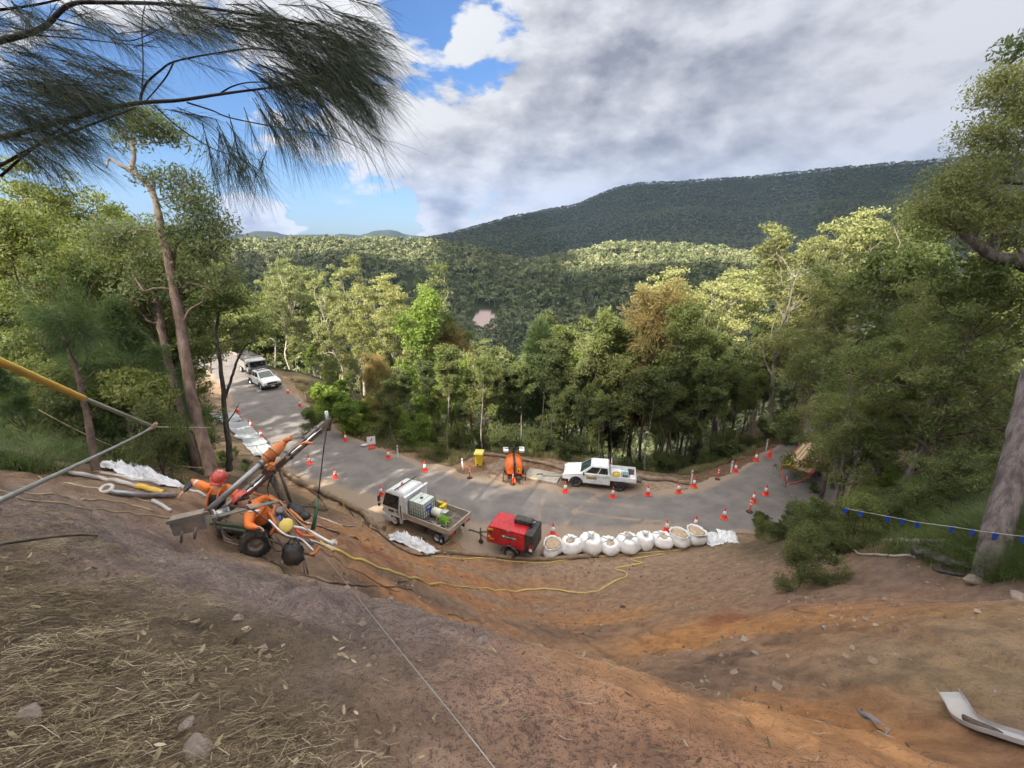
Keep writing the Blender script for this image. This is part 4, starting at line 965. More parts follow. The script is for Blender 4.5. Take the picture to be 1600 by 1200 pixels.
# wheelie bin
p = rd(749, 727); e = empty('wheelie_bin', p, R(-8), 'bright yellow wheelie bin with pale yellow lid in front of the wood', 'bin', scale=.98)
b = MB().m(YEL); b.loft([[(-.22, -.25, .06), (.22, -.25, .06), (.22, .25, .06), (-.22, .25, .06)], [(-.28, -.34, .98), (.28, -.34, .98), (.28, .36, .98), (-.28, .36, .98)]]); b.box((0, 0, .97), (.62, .76, .05), bev=.01); b.build('body', e)
b = MB().m(mat('pale_yellow_lid', (.80, .68, .18), .4)); b.prism([(-.37, 1.0), (.40, 1.0), (.38, 1.07), (-.30, 1.09)], -.31, .31, Matrix.Rotation(R(90), 4, 'Z')); b.build('lid', e)
for s in (-1, 1): MB().m(BLACK, True).cyl((s * .25, .24, .10), (s * .30, .24, .10), .10, n=16).build('wheel', e)
MB().m(BLACK).cyl((-.22, .40, .96), (.22, .40, .96), .015).build('handle', e)
MB().m(BLACK).box((-.08, -.262, .16), (.14, .02, .10)).build('base_patch', e)

# timber mats and panels lying on the pull-off
p = rd(852, 744); e = empty('timber_mats', (p.x, p.y, .012), R(158), 'grey weathered boards and panels lying flat between the lighting tower and the ute', 'boards')
GT = mat('grey_timber', (.36, .33, .28), .9, var=.25, scale=3, dirt=(.22, .17, .13), damt=.4, bump=.5, bscale=18)
MB().m(GT).box((.15, .1, .05), (2.3, 1.35, .07)).build('panel', e)
MB().m(GT).box((-.55, -.15, .125), (1.5, .32, .05), rot=(0, 0, .32)).build('board', e); MB().m(BLACK).box((-.2, -.2, .10), (1.7, .12, .03), rot=(0, 0, .42)).build('strip', e)
MB().m(PINE).box((.9, .72, .06), (1.1, .12, .08), rot=(0, 0, -.1)).build('plank', e); MB().m(GT).box((-.9, -.35, .06), (1.3, .25, .09), rot=(0, 0, .55)).build('board', e)

# loose lines on the ground: pixels traced to the ground they lie on
def groundline(pxs, lift=.0, n=6):
    pts = [G(a, b) for a, b in pxs]; pts = cat(pts, n); o = []
    for q in pts: o.append(Vector((q[0], q[1], h1(q[0], q[1]) + lift)))
    return o
def line_thing(name, pts, r, mt, label, cat_, group=None, n=6):
    c = pts[len(pts) // 2]; b = MB().m(mt, True); b.tube([p - c for p in pts], r, n); o = b.build(name); o.location = c; return tag(o, label, cat_, group)
SOCK = mat('hessian_roll', (.235, .165, .105), .95, var=.3, scale=2, dirt=(.14, .10, .07), damt=.5, bump=.6, bscale=30)
def sock(pxs, r, lab, grp='silt socks along the road edges'):
    pts = groundline(pxs, r * .7); g = np.random.default_rng(len(pxs)); c = pts[len(pts) // 2]; b = MB().m(SOCK, True); b.tube([p - c for p in pts], [r * (1 + .18 * math.sin(i * 1.7) + .1 * math.sin(i * .6)) for i in range(len(pts))], 9)
    o = b.build('silt_sock'); o.location = c; tag(o, lab, 'silt sock', grp)
sock([(753, 711), (775, 713), (800, 717), (830, 722), (860, 728), (890, 739)], .15, 'brown fibre roll along the back of the pull-off behind the lighting tower')
sock([(998, 747), (1020, 751), (1045, 751), (1062, 755), (1076, 757)], .15, 'brown fibre roll behind the tail of the white dual cab ute')
sock([(436, 733), (452, 745), (470, 757), (492, 765), (515, 777), (535, 786), (555, 797), (572, 808), (583, 822), (600, 830)], .19, 'brown fibre roll along the near road edge behind the drill rig')
sock([(690, 862), (740, 868), (800, 873), (850, 876), (900, 872), (935, 870)], .12, 'brown fibre roll at the toe of the slope beneath the white bags')
YH = mat('yellow_hose', (.56, .42, .12), .5, var=.1, dirt=(.38, .26, .15), damt=.5); BH = mat('black_pipe', (.03, .028, .027), .5, dirt=(.22, .15, .1), damt=.5); TR = mat('tan_rope', (.42, .33, .19), .9, var=.2); WR = mat('wire_rope', (.34, .34, .32), .5, .5); GR_ = mat('grey_green_sleeve', (.24, .26, .20), .8, var=.15); PIPE = mat('grey_pvc', (.52, .49, .46), .55, var=.08, dirt=(.34, .24, .17), damt=.6)
line_thing('air_hose', groundline([(500, 848), (530, 862), (565, 876), (600, 891), (640, 905), (700, 915), (760, 919), (850, 920), (925, 925), (950, 915), (978, 902), (975, 894), (962, 889), (985, 884), (1003, 880), (985, 875), (1000, 872), (1040, 866)], .03), .032, YH, 'yellow hose snaking across the orange slope from the drill rig', 'hose')
line_thing('water_hose', groundline([(664, 866), (690, 871), (740, 873), (800, 878), (850, 880), (900, 873), (940, 870), (985, 866), (1040, 862), (1068, 859)], .03), .028, YH, 'yellow hose lying along the toe of the slope below the white bags', 'hose')
line_thing('poly_pipe', groundline([(505, 768), (530, 785), (548, 800), (575, 822), (608, 846), (626, 858), (660, 869), (700, 867), (735, 867), (765, 872)], .04), .045, BH, 'black poly pipe curving round the toe of the slope past the flatbed truck', 'pipe')
line_thing('hose', [Vector(q) for q in cat([atZ(718, 820, .8), atZ(712, 835, .45), atZ(700, 848, .05), atZ(684, 856, .04), atZ(668, 864, .06)], 6)], .02, YH, 'yellow hose drooping from the tail of the flatbed truck', 'hose')
line_thing('hose', [Vector(q) for q in cat([atZ(722, 822, .8), atZ(724, 838, .5), atZ(712, 850, .04), atZ(706, 856, .04)], 6)], .014, TR, 'tan rope hanging behind the tail of the flatbed truck', 'rope')
for i, (l, lab) in enumerate([([(0, 778), (60, 785), (130, 795), (200, 800), (282, 812)], 'tan rope crossing the litter, lowest of the ropes left of the rig'), ([(0, 768), (80, 772), (150, 781), (205, 790), (240, 800)], 'tan rope just above the lowest rope left of the rig'), ([(60, 745), (110, 756), (160, 766), (210, 778), (262, 792)], 'tan rope running up to the pale pipes left of the rig'), ([(98, 728), (60, 712), (20, 703), (0, 700)], 'thin rope climbing from the pale pipe end into the litter at the left edge')]):
    line_thing('rope', groundline(l, .012), .011, TR, lab, 'rope', 'ropes on the ground left of the rig')

# pale pipes and the yellow-sleeved one by the reaching worker
line_thing('drill_rod', groundline([(102, 739), (130, 745), (160, 751), (190, 757), (216, 764)], .05), .042, PIPE, 'long pale pipe lying at the slope crest, its right end in a yellow sleeve', 'pipe')
line_thing('yellow_sleeve', groundline([(214, 764), (235, 769), (256, 774)], .06), .052, mat('yellow_wrap', (.66, .42, .06), .6, dirt=(.4, .28, .12), damt=.4), 'short yellow sleeve on the end of the long pale pipe', 'sleeve')
line_thing('drill_rod', groundline([(156, 741), (190, 746), (230, 754), (270, 761), (300, 769), (322, 778)], .03), .03, PIPE, 'thinner pale pipe beyond the yellow-sleeved one', 'pipe')
line_thing('drill_rod', groundline([(172, 772), (190, 775), (215, 778), (245, 778), (275, 777)], .06), .045, STEEL, 'steel rod with an open eye at its left end, under the worker\'s hand', 'rod')
e = groundline([(168, 769), (169, 769.5)], .06)[0]; b = MB().m(PIPE, True); b.lathe([(.075 + .026 * math.cos(a), .026 * math.sin(a)) for a in [i * math.pi / 3 for i in range(7)]], 18); o = b.build('lifting_eye'); o.location = e; o.rotation_euler = (.3, .1, 0); tag(o, 'open ring at the left end of the steel rod', 'ring')
line_thing('drill_rod', groundline([(238, 785), (252, 792), (268, 802)], .04), .032, PIPE, 'short pale pipe pointing down slope below the steel rod', 'pipe')
for l, lab in (([(482, 804), (505, 811), (530, 820), (552, 822)], 'flat white hose, farthest of the four right of the drill rig'), ([(478, 818), (500, 823), (530, 835), (560, 842)], 'longest flat white hose right of the drill rig'), ([(484, 836), (505, 842), (527, 851)], 'short flat white hose third from the road'), ([(484, 845), (505, 852), (524, 858)], 'flat white hose nearest the viewer right of the drill rig')):
    pts = groundline(l, .02); c = pts[len(pts) // 2]; b = MB().m(PIPE)
    rings = []
    for i, p in enumerate(pts):
        t = (pts[min(i + 1, len(pts) - 1)] - pts[max(0, i - 1)]).normalized(); s = t.cross(Vector((0, 0, 1))).normalized(); w = .055 if i < len(pts) - 3 else .085; q = p - c
        rings.append([q - s * w, q - s * w * .5 - Vector((0, 0, .02)), q + s * w * .5 - Vector((0, 0, .02)), q + s * w, q + s * w * .5 + Vector((0, 0, .02)), q - s * w * .5 + Vector((0, 0, .02))])
    b.loft(rings); o = b.build('flat_hose'); o.location = c; tag(o, lab, 'hose', 'flat hoses right of the rig')
pts = groundline([(487, 772), (492, 785), (504, 795), (514, 797)], .05); b = MB().m(DSTEEL); c = pts[0]
P4 = [groundline([q, (q[0] + 1, q[1])], .06)[0] - c for q in ((480, 765), (500, 778), (484, 789), (496, 798), (512, 798))]
for a, b_ in ((0, 1), (1, 2), (2, 3), (3, 4), (1, 4)): b.cyl(P4[a], P4[b_], .03, n=8)
o = b.build('steel_frame'); o.location = c; tag(o, 'dark folded steel frame lying on the slope under the hanging cable', 'frame')
# pegs with tape on the slope
for i, (a, b_, lab) in enumerate([(580, 832, 'tan marker peg nearest the flatbed truck wheel'), (567, 823, 'tan marker peg left of the one nearest the truck'), (538, 796, 'tan marker peg at the fibre roll')]):
    q = groundline([(a, b_), (a + 1, b_)], 0)[0]; e = empty('marker_peg', q, i, lab, 'peg', 'marker pegs on the slope'); MB().m(PINE).box((0, 0, .18), (.045, .045, .5), rot=(.08, .06, 0)).build('stake', e); MB().m(YH).box((0, 0, .34), (.10, .05, .05)).build('tape', e)

# crumpled sheets
def sheet(name, c, w, d, rz, mt, label, cat_, seed=0, hgt=.22, n=46, follow=None, grp=None):
    g = np.linspace(-.5, .5, n); U, V_ = np.meshgrid(g, g); ca, sa = math.cos(rz), math.sin(rz)
    jx = 1 + .30 * (fbm(V_ * 5 + seed, U * 5, 3, seed) - .5); X = U * w * jx + .25 * w * (fbm(U * 3 + seed, V_ * 3, 2, seed + 3) - .5); Y = V_ * d * (1 + .4 * (fbm(U * 5 + seed + 4, V_ * 4, 3, seed + 9) - .5))
    x = c[0] + X * ca - Y * sa; y = c[1] + X * sa + Y * ca
    f = np.abs(fbm(U * 4 + seed, V_ * 4 + 2, 2, seed + 5) - .5) * 2; f2 = np.abs(fbm(U * 11 + seed, V_ * 9, 2, seed + 6) - .5) * 2
    edge = np.clip((.5 - np.maximum(np.abs(U), np.abs(V_))) * 5, 0, 1)
    base = H(x, y, False) if follow is None else follow(x, y)
    base = np.maximum(base, np.where(wroad(x, y) < .3, .015, -99))
    z = base + .03 + hgt * ((1 - f) ** 3 * .8 + (1 - f2) ** 4 * .4) * (.25 + .75 * edge)
    i = np.arange(n - 1)[:, None] * n + np.arange(n - 1)[None]; Fc = np.stack([i, i + 1, i + n + 1, i + n], -1).reshape(-1, 4)
    o = np_mesh(name, np.stack([x - c[0], y - c[1], z - c[2]], -1).reshape(-1, 3), Fc, mt, smooth=True); o.location = c
    so = o.modifiers.new('cloth', 'SOLIDIFY'); so.thickness = .012; return tag(o, label, cat_, grp)
SHW = mat('white_woven_plastic', (.74, .75, .78), .45, var=.06, dirt=(.45, .33, .24), dscale=2.5, damt=.35)
SHG = mat('grey_geotextile', (.30, .32, .34), .75, var=.12, dirt=(.3, .27, .22), damt=.4)
c = groundline([(645, 852), (646, 852)])[0]; sheet('plastic_sheet', c, 2.1, 1.3, R(-20), SHW, 'crumpled white sheet heaped beside the rear wheel of the flatbed truck', 'sheet', 1, .55)
c = groundline([(625, 847), (626, 847)])[0]; sheet('plastic_sheet', c, .9, .7, R(10), SHW, 'small crumpled white sheet at the left of the heap by the truck', 'sheet', 5, .40)
b = MB().m(BLACK, True); b.sphere((0, 0, .1), .16, 12, sc=(1.3, .9, .6)); o = b.build('black_bag'); o.location = groundline([(661, 852), (662, 852)])[0] + Vector((0, 0, .22)); tag(o, 'small black bag on the crumpled white sheet by the truck', 'bag')
e = empty('worker_trousers_stand', groundline([(691, 850), (692, 850)])[0], 0, 'blue drum with a white label behind the truck rear wheel', 'drum'); e.name = 'drum'
MB().m(mat('navy_plastic', (.02, .04, .12), .5), True).lathe([(0, 0), (.15, 0), (.16, .05), (.16, .55), (.12, .60), (0, .60)], 18).build('body', e); MB().m(REFL).box((-.02, -.162, .30), (.10, .01, .16)).build('label_panel', e)
c = G(222, 746); sheet('plastic_sheet', c, 1.25, .75, R(-15), SHW, 'crumpled white sheet on the slope crest among the left-hand trees', 'sheet', 8, .28)
fol = lambda x, y: np.maximum(H(x, y, False), 0) + .12
for i, (a, b_, w, d, lab) in enumerate([(403, 694, 3.4, 1.5, 'lower length of grey fabric spread over the batter toe behind the rig'), (378, 668, 4.2, 1.6, 'upper length of grey fabric spread along the left road edge'), (352, 650, 2.2, 2.0, 'pale grey fabric end at the top of the left batter')]):
    q = atZ(a, b_, .35); v = atZ(403, 694) - atZ(372, 655); sheet('geotextile', (q[0], q[1], .1), w * 1.25, d, math.atan2(v[1], v[0]), SHG, lab, 'fabric sheet', 20 + i, .05, follow=fol)

# bulk bags
BAGM = mat('white_bag_weave', (.80, .79, .78), .6, var=.05, scale=4, dirt=(.45, .33, .24), dscale=2.0, damt=.34, bump=.35, bscale=60)
SANDM = mat('pale_sand', (.44, .33, .22), .95, var=.2, bump=.7, bscale=30)
def bag(px, py, kind, seed, label, h=.82, r=.50):
    q = atZ(px, py, .0); z = max(.01, h1(q[0], q[1]) - .05); e = empty('bulk_bag', (q[0], q[1], z), rnd.uniform(-.3, .3) , label, 'bulk bag', 'bulk bags at the toe of the slope')
    g = random.Random(seed); nA = 40; b = MB().m(BAGM, True)
    def ring(rr, z_, sq, ruf=0, tilt=0, ph=0.):
        o = []
        for k in range(nA):
            a = 2 * math.pi * k / nA; c_, s_ = math.cos(a), math.sin(a); f = (abs(c_) ** sq + abs(s_) ** sq) ** (-1 / sq)
            rf = rr * f * (1 + ruf * math.sin(a * 11 + ph) + .05 * math.sin(a * 3 + seed * 2.3) + .035 * math.sin(a * 7 + z_ * 9 + seed) + .02 * math.sin(a * 13 - z_ * 17))
            o.append((rf * c_, rf * s_, z_ + tilt * c_ * rr + ruf * .22 * math.cos(a * 11 + ph) * rr))
        return o
    L = [(r * .82, .0, 3.), (r * 1.0, .10, 2.6), (r * (1.10 + .05 * (seed % 3)), h * (.30 + .04 * (seed % 4)), 2.4), (r * 1.04, h * .62, 2.5), (r * .93, h * .86, 2.3)]
    R_ = [ring(a, z_, s) for a, z_, s in L]
    if kind == 'tied':
        for rr, z_, ru in ((r * .86, h * .97, .05), (r * .66, h * 1.0, .13), (r * .42, h * .96, .22), (r * .20, h * .93, .34), (r * .14, h * 1.02, .4), (r * .26, h * 1.12, .5)): R_.append(ring(rr, z_, 2.2, ru, 0, seed))
        b.loft(R_); b.build('sack', e)
        s = MB().m(BLACK, True)
        s.tube([(r * .16 * math.cos(a), r * .16 * math.sin(a), h * 1.08) for a in [k * math.pi / 4 for k in range(9)]], .03, 6)
        for k in range(g.randint(2, 5)): a = k * 1.3 + g.uniform(-.5, .5); s.tube([(0.02, 0, h * 1.02), (r * .3 * math.cos(a), r * .3 * math.sin(a), h * 1.0), (r * .62 * math.cos(a + .2), r * .62 * math.sin(a + .2), h * 1.03), (r * .9 * math.cos(a + .2), r * .9 * math.sin(a + .2), h * .97)], .012, 5)
        s.build('tie', e)
        if seed not in (3, 6): MB().m(SANDM, True).sphere((r * g.uniform(-.25, .25), r * g.uniform(-.25, .1), h * 1.0), r * g.uniform(.36, .5), 12, sc=(1.1, .8, .26)).build('sand', e)
    else:
        tl = .10 if kind == 'open' else .22
        for rr, z_, ru in ((r * .98, h * 1.0, .02), (r * .99, h * 1.06, .04), (r * .92, h * 1.05, .04), (r * .86, h * .93, .02)): R_.append(ring(rr, z_, 2.3, ru, tl, seed))
        b.loft(R_, cap=False); b.build('sack', e)
        m_ = MB().m(SANDM, True); rs = [ring(r * .90, h * .92, 2.3, .0, tl, seed), ring(r * .6, h * 1.02, 2.1, .05, tl, seed + 1), ring(r * .25, h * 1.06, 2., .08, tl, 2)]; m_.loft(rs, cap=True); m_.build('sand', e)
        s = MB().m(BLACK)
        for k in range(5): a = -1.2 + k * .55; s.tube([(r * 1.03 * math.cos(a), r * 1.03 * math.sin(a), h * .98), (r * 1.1 * math.cos(a), r * 1.1 * math.sin(a), h * .70)], .014, 5)
        s.build('loop_strap', e)
    return e
BG = [(863, 864, 'slump', 'slumped half-empty white bag at the left end of the row, beside the compressor'), (891, 860, 'tied', 'second white bag from the compressor, tied with black cord'), (922, 858, 'tied', 'third white bag from the compressor, tied top standing tall'), (951, 859, 'tied', 'fourth white bag from the compressor, low and round'),
      (980, 857, 'tied', 'fifth white bag from the compressor, in the middle of the row'), (1006, 853, 'tied', 'sixth white bag from the compressor, set slightly back'), (1033, 851, 'tied', 'seventh white bag, in front of an orange cone'), (1060, 850, 'open', 'round open bag full of pale sand, eighth from the compressor'), (1086, 847, 'slump', 'leaning open bag of brown sand, last upright one on the right')]
for i, (a, b_, k, lab) in enumerate(BG):
    o = bag(a, b_, k, i + 1, lab, h=[.62, .68, .76, .60, .70, .76, .64, .66, .66][i], r=[.48, .52, .52, .52, .50, .47, .49, .49, .47][i])
    o.rotation_euler = (rnd.uniform(-.08, .08), rnd.uniform(-.08, .08), rnd.uniform(0, 3)); sc_ = rnd.uniform(.95, 1.08); o.scale = (sc_, sc_ * rnd.uniform(.94, 1.06), rnd.uniform(.88, 1.0))
    if i == 0: o.rotation_euler = (0, 0, 2.4); o.scale = (.85, 1.15, .95)
    if i == 8: o.rotation_euler = (.1, .12, 1.9)
for i, (a, b_, lab) in enumerate([(1113, 841, 'empty white bag lying flat with a dark strap cross, right end of the row'), (1137, 837, 'empty bluish white bag lying flat, farthest right of the row')]):
    q = atZ(a, b_, .1); sheet('empty_bag', (q[0], q[1], 0), 1.0, .95, .3 + i, SHW, lab, 'bag', 30 + i * 7, .20, grp=None)

# fallen timber, rocks and scraps on the slope
def rock(px, py, s, seed, label, mt=None, sink=.3, grp=None):
    mt = mt or mat('pale_rock', (.21, .165, .135), .9, var=.25, scale=4, bump=.7, bscale=18)
    q = G(px, py); b = MB().m(mt); bmesh.ops.create_icosphere(b.bm, subdivisions=3, radius=1); g = np.random.default_rng(seed); ns = g.normal(0, 1, (14, 3)); ns /= np.linalg.norm(ns, axis=1)[:, None]; ds = g.uniform(.55, .9, 14)
    for v in b.bm.verts:
        p = np.array(v.co); 
        for n_, d_ in zip(ns, ds):
            t = p @ n_
            if t > d_: p = p - n_ * (t - d_)
        v.co = Vector(p * np.array(s))
    b._f(b.bm.faces); o = b.build('rock'); o.location = (q[0], q[1], q[2] + s[2] * (1 - 2 * sink) * .5); o.rotation_euler = (g.uniform(-.3, .3), g.uniform(-.3, .3), g.uniform(0, 6)); return tag(o, label, 'rock', grp)
rock(45, 1122, (.085, .065, .05), 1, 'flat pinkish-grey rock in the litter at the bottom left')
rock(308, 1175, (.10, .065, .05), 2, 'largest tan rock at the bottom edge in the straw'); rock(293, 1135, (.05, .03, .03), 3, 'small tan rock just above the largest bottom one')
rock(1523, 908, (.26, .16, .13), 4, 'squarish pale rock at the edge of the right-hand grass'); rock(1590, 935, (.2, .14, .1), 5, 'pale rock at the right edge below the grass'); rock(1180, 1022, (.07, .05, .04), 6, 'small grey stone alone on the gully floor')
rock(700, 868, (.14, .1, .08), 7, 'pale stone at the toe below the truck tail'); rock(922, 874, (.13, .1, .07), 8, 'pale stone under the third white bag'); rock(772, 874, (.15, .1, .1), 9, 'pale chock stone left of the compressor wheel'); rock(372, 968, (.07, .04, .03), 15, 'brown stone with a hole at the edge of the litter')
g = random.Random(9)
for i in range(26):
    a, b_ = g.uniform(640, 1560), g.uniform(900, 1080); s = g.uniform(.02, .06); rock(a, b_, (s * 1.3, s, s * .7), 40 + i, 'loose stone on the gully slope, ' + ['at the left', 'left of centre', 'at the middle', 'right of centre', 'at the right'][min(4, int((a - 640) / 184))] + (', higher up' if b_ < 960 else ', mid slope' if b_ < 1020 else ', nearest the viewer'), grp='loose stones on the gully slope')
DEADW = mat('grey_deadwood', (.36, .32, .28), .9, var=.2, bump=.5); CHAR = mat('charred_log', (.05, .043, .04), .9, var=.5, scale=4, dirt=(.22, .19, .17), dscale=6, damt=.6, bump=.8, bscale=14)
def stick(l, r, mt, lab, cat_='branch', lift=.03, side=()):
    pts = groundline(l, lift); c = pts[0]; b = MB().m(mt, True); n_ = len(pts); b.tube([p - c + Vector((rnd.uniform(-1, 1), rnd.uniform(-1, 1), rnd.uniform(0, 1))) * r * .12 for p in pts], [r * (1 - .7 * i / n_) for i in range(n_)], 7)
    for sl in side:
        ps = groundline(sl, lift); b.tube([p - c for p in ps], [r * .5 * (1 - .7 * i / len(ps)) for i in range(len(ps))], 6)
    o = b.build('fallen_branch' if cat_ == 'branch' else 'fallen_log'); o.location = c; return tag(o, lab, cat_)
stick([(1432, 872), (1400, 871), (1370, 868), (1340, 866), (1310, 858), (1262, 850)], .045, DEADW, 'long pale fallen branch with a fork, at the edge of the right-hand bushes', side=[[(1305, 857), (1290, 848), (1280, 841)]])
stick([(1304, 868), (1285, 868), (1262, 866)], .03, DEADW, 'short straight pale stick below the long forked branch')
stick([(1480, 852), (1440, 850), (1400, 848), (1365, 849), (1345, 850)], .10, DEADW, 'mossy pale log lying in the right-hand grass', 'log', .06)
stick([(1428, 866), (1450, 872), (1475, 882), (1500, 888), (1520, 896)], .16, CHAR, 'charred black log at the edge of the right-hand grass', 'log', .10)
stick([(1445, 858), (1460, 861), (1478, 868)], .10, CHAR, 'short charred log piece above the long charred one', 'log', .16)
stick([(1460, 890), (1500, 900), (1560, 905)], .06, CHAR, 'thin charred branch below the charred log')
stick([(1345, 1112), (1362, 1130), (1382, 1150)], .012, CHAR, 'thin dark edge of bark lying on the lower right slope')
for i, l in enumerate([[(700, 962), (740, 970), (762, 972)], [(905, 992), (935, 1000)], [(1005, 1018), (1040, 1016)], [(620, 912), (640, 908)], [(1180, 1075), (1200, 1110)], [(1240, 955), (1275, 960)]]): stick(l, .012, CHAR, ['dark twig on the crest below the rig', 'dark twig left of the gully centre', 'dark twig at the gully centre', 'dark twig by the yellow hose', 'thin root standing at the sandy crest', 'thin twig on the orange clay'][i])

# bent sheet-metal channel, bottom right
pts = [Vector(G(1480, 1094)) + Vector((-.02, 0, .12)), Vector(G(1490, 1110)) + Vector((0, 0, .10)), Vector(G(1505, 1128)) + Vector((0, 0, .06)), Vector(G(1535, 1143)) + Vector((0, 0, .05)), Vector(G(1570, 1155)) + Vector((0, 0, .05)), Vector(G(1610, 1168)) + Vector((0, 0, .05)), Vector(G(1700, 1195)) + Vector((0, 0, .05))]
pts = [Vector(q) for q in cat(pts, 5)]; c = pts[0]; rings = []; w = .095; SC = (pts[-1] - pts[4]).normalized().cross(Vector((0, 0, 1))).normalized(); SC = (SC + Vector((0, 0, -.35))).normalized()
for i, p in enumerate(pts):
    t = (pts[min(i + 1, len(pts) - 1)] - pts[max(0, i - 1)]).normalized(); s = SC.copy(); n_ = s.cross(t).normalized(); q = p - c; rb = .004 * (i % 2) if i < 8 else 0
    rings.append([q - s * w + n_ * .035, q - s * w * .96 + n_ * rb, q + n_ * (rb), q + s * w * .96 + n_ * rb, q + s * w + n_ * .035, q + s * w * 1.03 + n_ * .033, q + s * w - n_ * .008, q - n_ * .008, q - s * w - n_ * .008, q - s * w * 1.03 + n_ * .033])
e = empty('metal_channel', c, 0, 'bent pale metal channel with upturned end on the bottom right slope', 'metal channel')
MB().m(mat('pale_sheet_metal', (.50, .48, .49), .5, .2, var=.1, dirt=(.36, .27, .2), damt=.5)).loft(rings).build('channel', e)
rs = []
for i in range(9, 20):
    p = rings[i]; a = (i - 9) / 10; wd = math.sin(a * math.pi) * .75 + .12; m0 = p[2] + Vector((0, 0, .006)); s = (p[3] - p[1]) * .5; rs.append([m0 - s * wd * .9, m0 + Vector((0, 0, .028 * math.sin(a * math.pi))), m0 + s * wd * .9, m0 - Vector((0, 0, .003))])
MB().m(mat('dark_soil', (.09, .065, .05), 1., var=.4, scale=20, bump=1., bscale=60), True).loft(rs).build('soil', e)
# half buried plate
q = G(1362, 1130); e = MB().m(mat('grey_slate_plate', (.20, .17, .165), .8, var=.2, bump=.3)); P3 = [Vector(G(1338, 1108)), Vector(G(1362, 1118)), Vector(G(1392, 1142)), Vector(G(1380, 1152))]; c = P3[0]
e.loft([[p - c + Vector((0, 0, -.02)) for p in P3], [p - c + Vector((0, 0, .012)) for p in P3]]); o = e.build('slate_plate'); o.location = c; tag(o, 'thin grey slab half buried in the lower right slope', 'slab')

# blue flagged rope on the right bank
F_PTS = [(1322, 794, 12.5), (1345, 799, 12.0), (1388, 807, 11.4), (1410, 811, 11.), (1434, 816, 10.6), (1488, 823, 10.), (1520, 828, 9.6), (1556, 833, 9.2), (1600, 838, 8.8), (1680, 846, 8.2)]
e = empty('flag_rope', atD(*F_PTS[0]), 0, 'pale rope hung with small blue flags across the right-hand bank', 'flag rope'); O = Vector(atD(*F_PTS[0]))
MB().m(mat('pale_rope', (.50, .52, .46), .8), True).tube([Vector(q) - O for q in cat([atD(*q) for q in F_PTS], 5)], .006, 5).build('rope', e)
FB = mat('blue_flag', (.015, .07, .42), .6, var=.2)
for i, f in enumerate(F_PTS[:-1]):
    q = Vector(atD(*f)) - O; MB().m(FB).loft([[q + Vector((-.07, -.006, 0)), q + Vector((.07, -.006, 0)), q + Vector((.05, -.006, -.15)), q + Vector((-.03, -.02, -.16))], [q + Vector((-.07, .0, 0)), q + Vector((.07, .0, 0)), q + Vector((.05, .0, -.15)), q + Vector((-.03, -.01, -.16))]]).build('flag', e)
# lines to the left-hand tree
def span(name, a, b_, r, mt, label, cat_, sag=.0, parts=None, n=14):
    a = Vector(a); b_ = Vector(b_); pts = [a.lerp(b_, i / n) - Vector((0, 0, sag * 4 * (i / n) * (1 - i / n))) for i in range(n + 1)]; return line_thing(name, pts, r, mt, label, cat_)
J = atD(240, 667, 9.0)
span('yellow_sleeved_rope', atD(-30, 552, 4.2), atD(132, 623, 6.2), .042, mat('yellow_wrap', (.66, .42, .06), .6), 'yellow sleeve round the rope entering from the left edge', 'sleeve')
span('anchor_rope', atD(132, 623, 6.2), J, .032, GR_, 'grey-green sleeved rope between the yellow sleeve and its tie point', 'rope')
span('anchor_rope', J, atD(-40, 800, 2.2), .016, WR, 'steel rope running down from the tie point to the left edge', 'wire rope', .02)
span('tie_line', J, atD(328, 668, 11.5), .008, mat('pale_rope', (.50, .52, .46), .8), 'thin line from the tie point to the tall gum trunk', 'rope')
span('tie_line', atD(60, 640, 9), atD(330, 731, 12), .008, TR, 'thin slack line low through the left-hand trees', 'rope', .35)
b = MB().m(TIMB, True); b.sphere((0, 0, 0), .06, 10, sc=(2., .8, .8)); b.cyl((-.1, 0, 0), (.14, 0, .03), .03, n=8); o = b.build('rope_clamp'); q = Vector(J).lerp(Vector(atD(-40, 800, 2.2)), .035); o.location = q; o.rotation_euler = (0, -.5, 0); tag(o, 'tan clamp on the steel rope just below its tie point', 'clamp')
for ch in list(PR.values()): pass
# ---------------- drill rig and the two workers ----------------
RG = G(400, 871); RD_ = float((RG - CAMP) @ np.array([0, math.cos(PITCH), -math.sin(PITCH)])); print('rig depth', RD_)
K = RD_ / 7.3
rig = empty('drill_rig', RG, 0, 'wheeled drill rig with a raised steel mast and orange motor on the slope', 'drill rig')
RO = Vector(RG)
def q_(px, py, d): return Vector(atD(px, py, d * K)) - RO
def rpart(name, mt, f, smooth=True):
    b = MB().m(mt, smooth); f(b); return b.build(name, rig)
def beam(b, a, c, w, h, tw=0.):
    d = (c - a); M = d.to_track_quat('X', 'Z').to_matrix() @ Matrix.Rotation(tw, 3, 'X'); b.box((a + c) / 2, (d.length, w, h), rot=M)
CHROME = mat('chrome', (.72, .72, .74), .18, 1., var=.05, dirt=(.4, .34, .28), damt=.3); RIGO = mat('rig_orange', (.62, .19, .05), .5, var=.12, dirt=(.34, .2, .12), damt=.5); RIGG = mat('rig_grey_green', (.30, .30, .24), .6, .2, var=.12, dirt=(.26, .18, .12), damt=.6); RIGD = mat('rig_brown_steel', (.17, .13, .105), .6, .4, var=.2, dirt=(.3, .2, .13), damt=.5); MUD = mat('muddy_channel', (.20, .175, .15), .75, .2, var=.2, dirt=(.33, .23, .16), damt=.7)
T0, T1 = q_(336, 812, 7.35), q_(512, 660, 8.6)
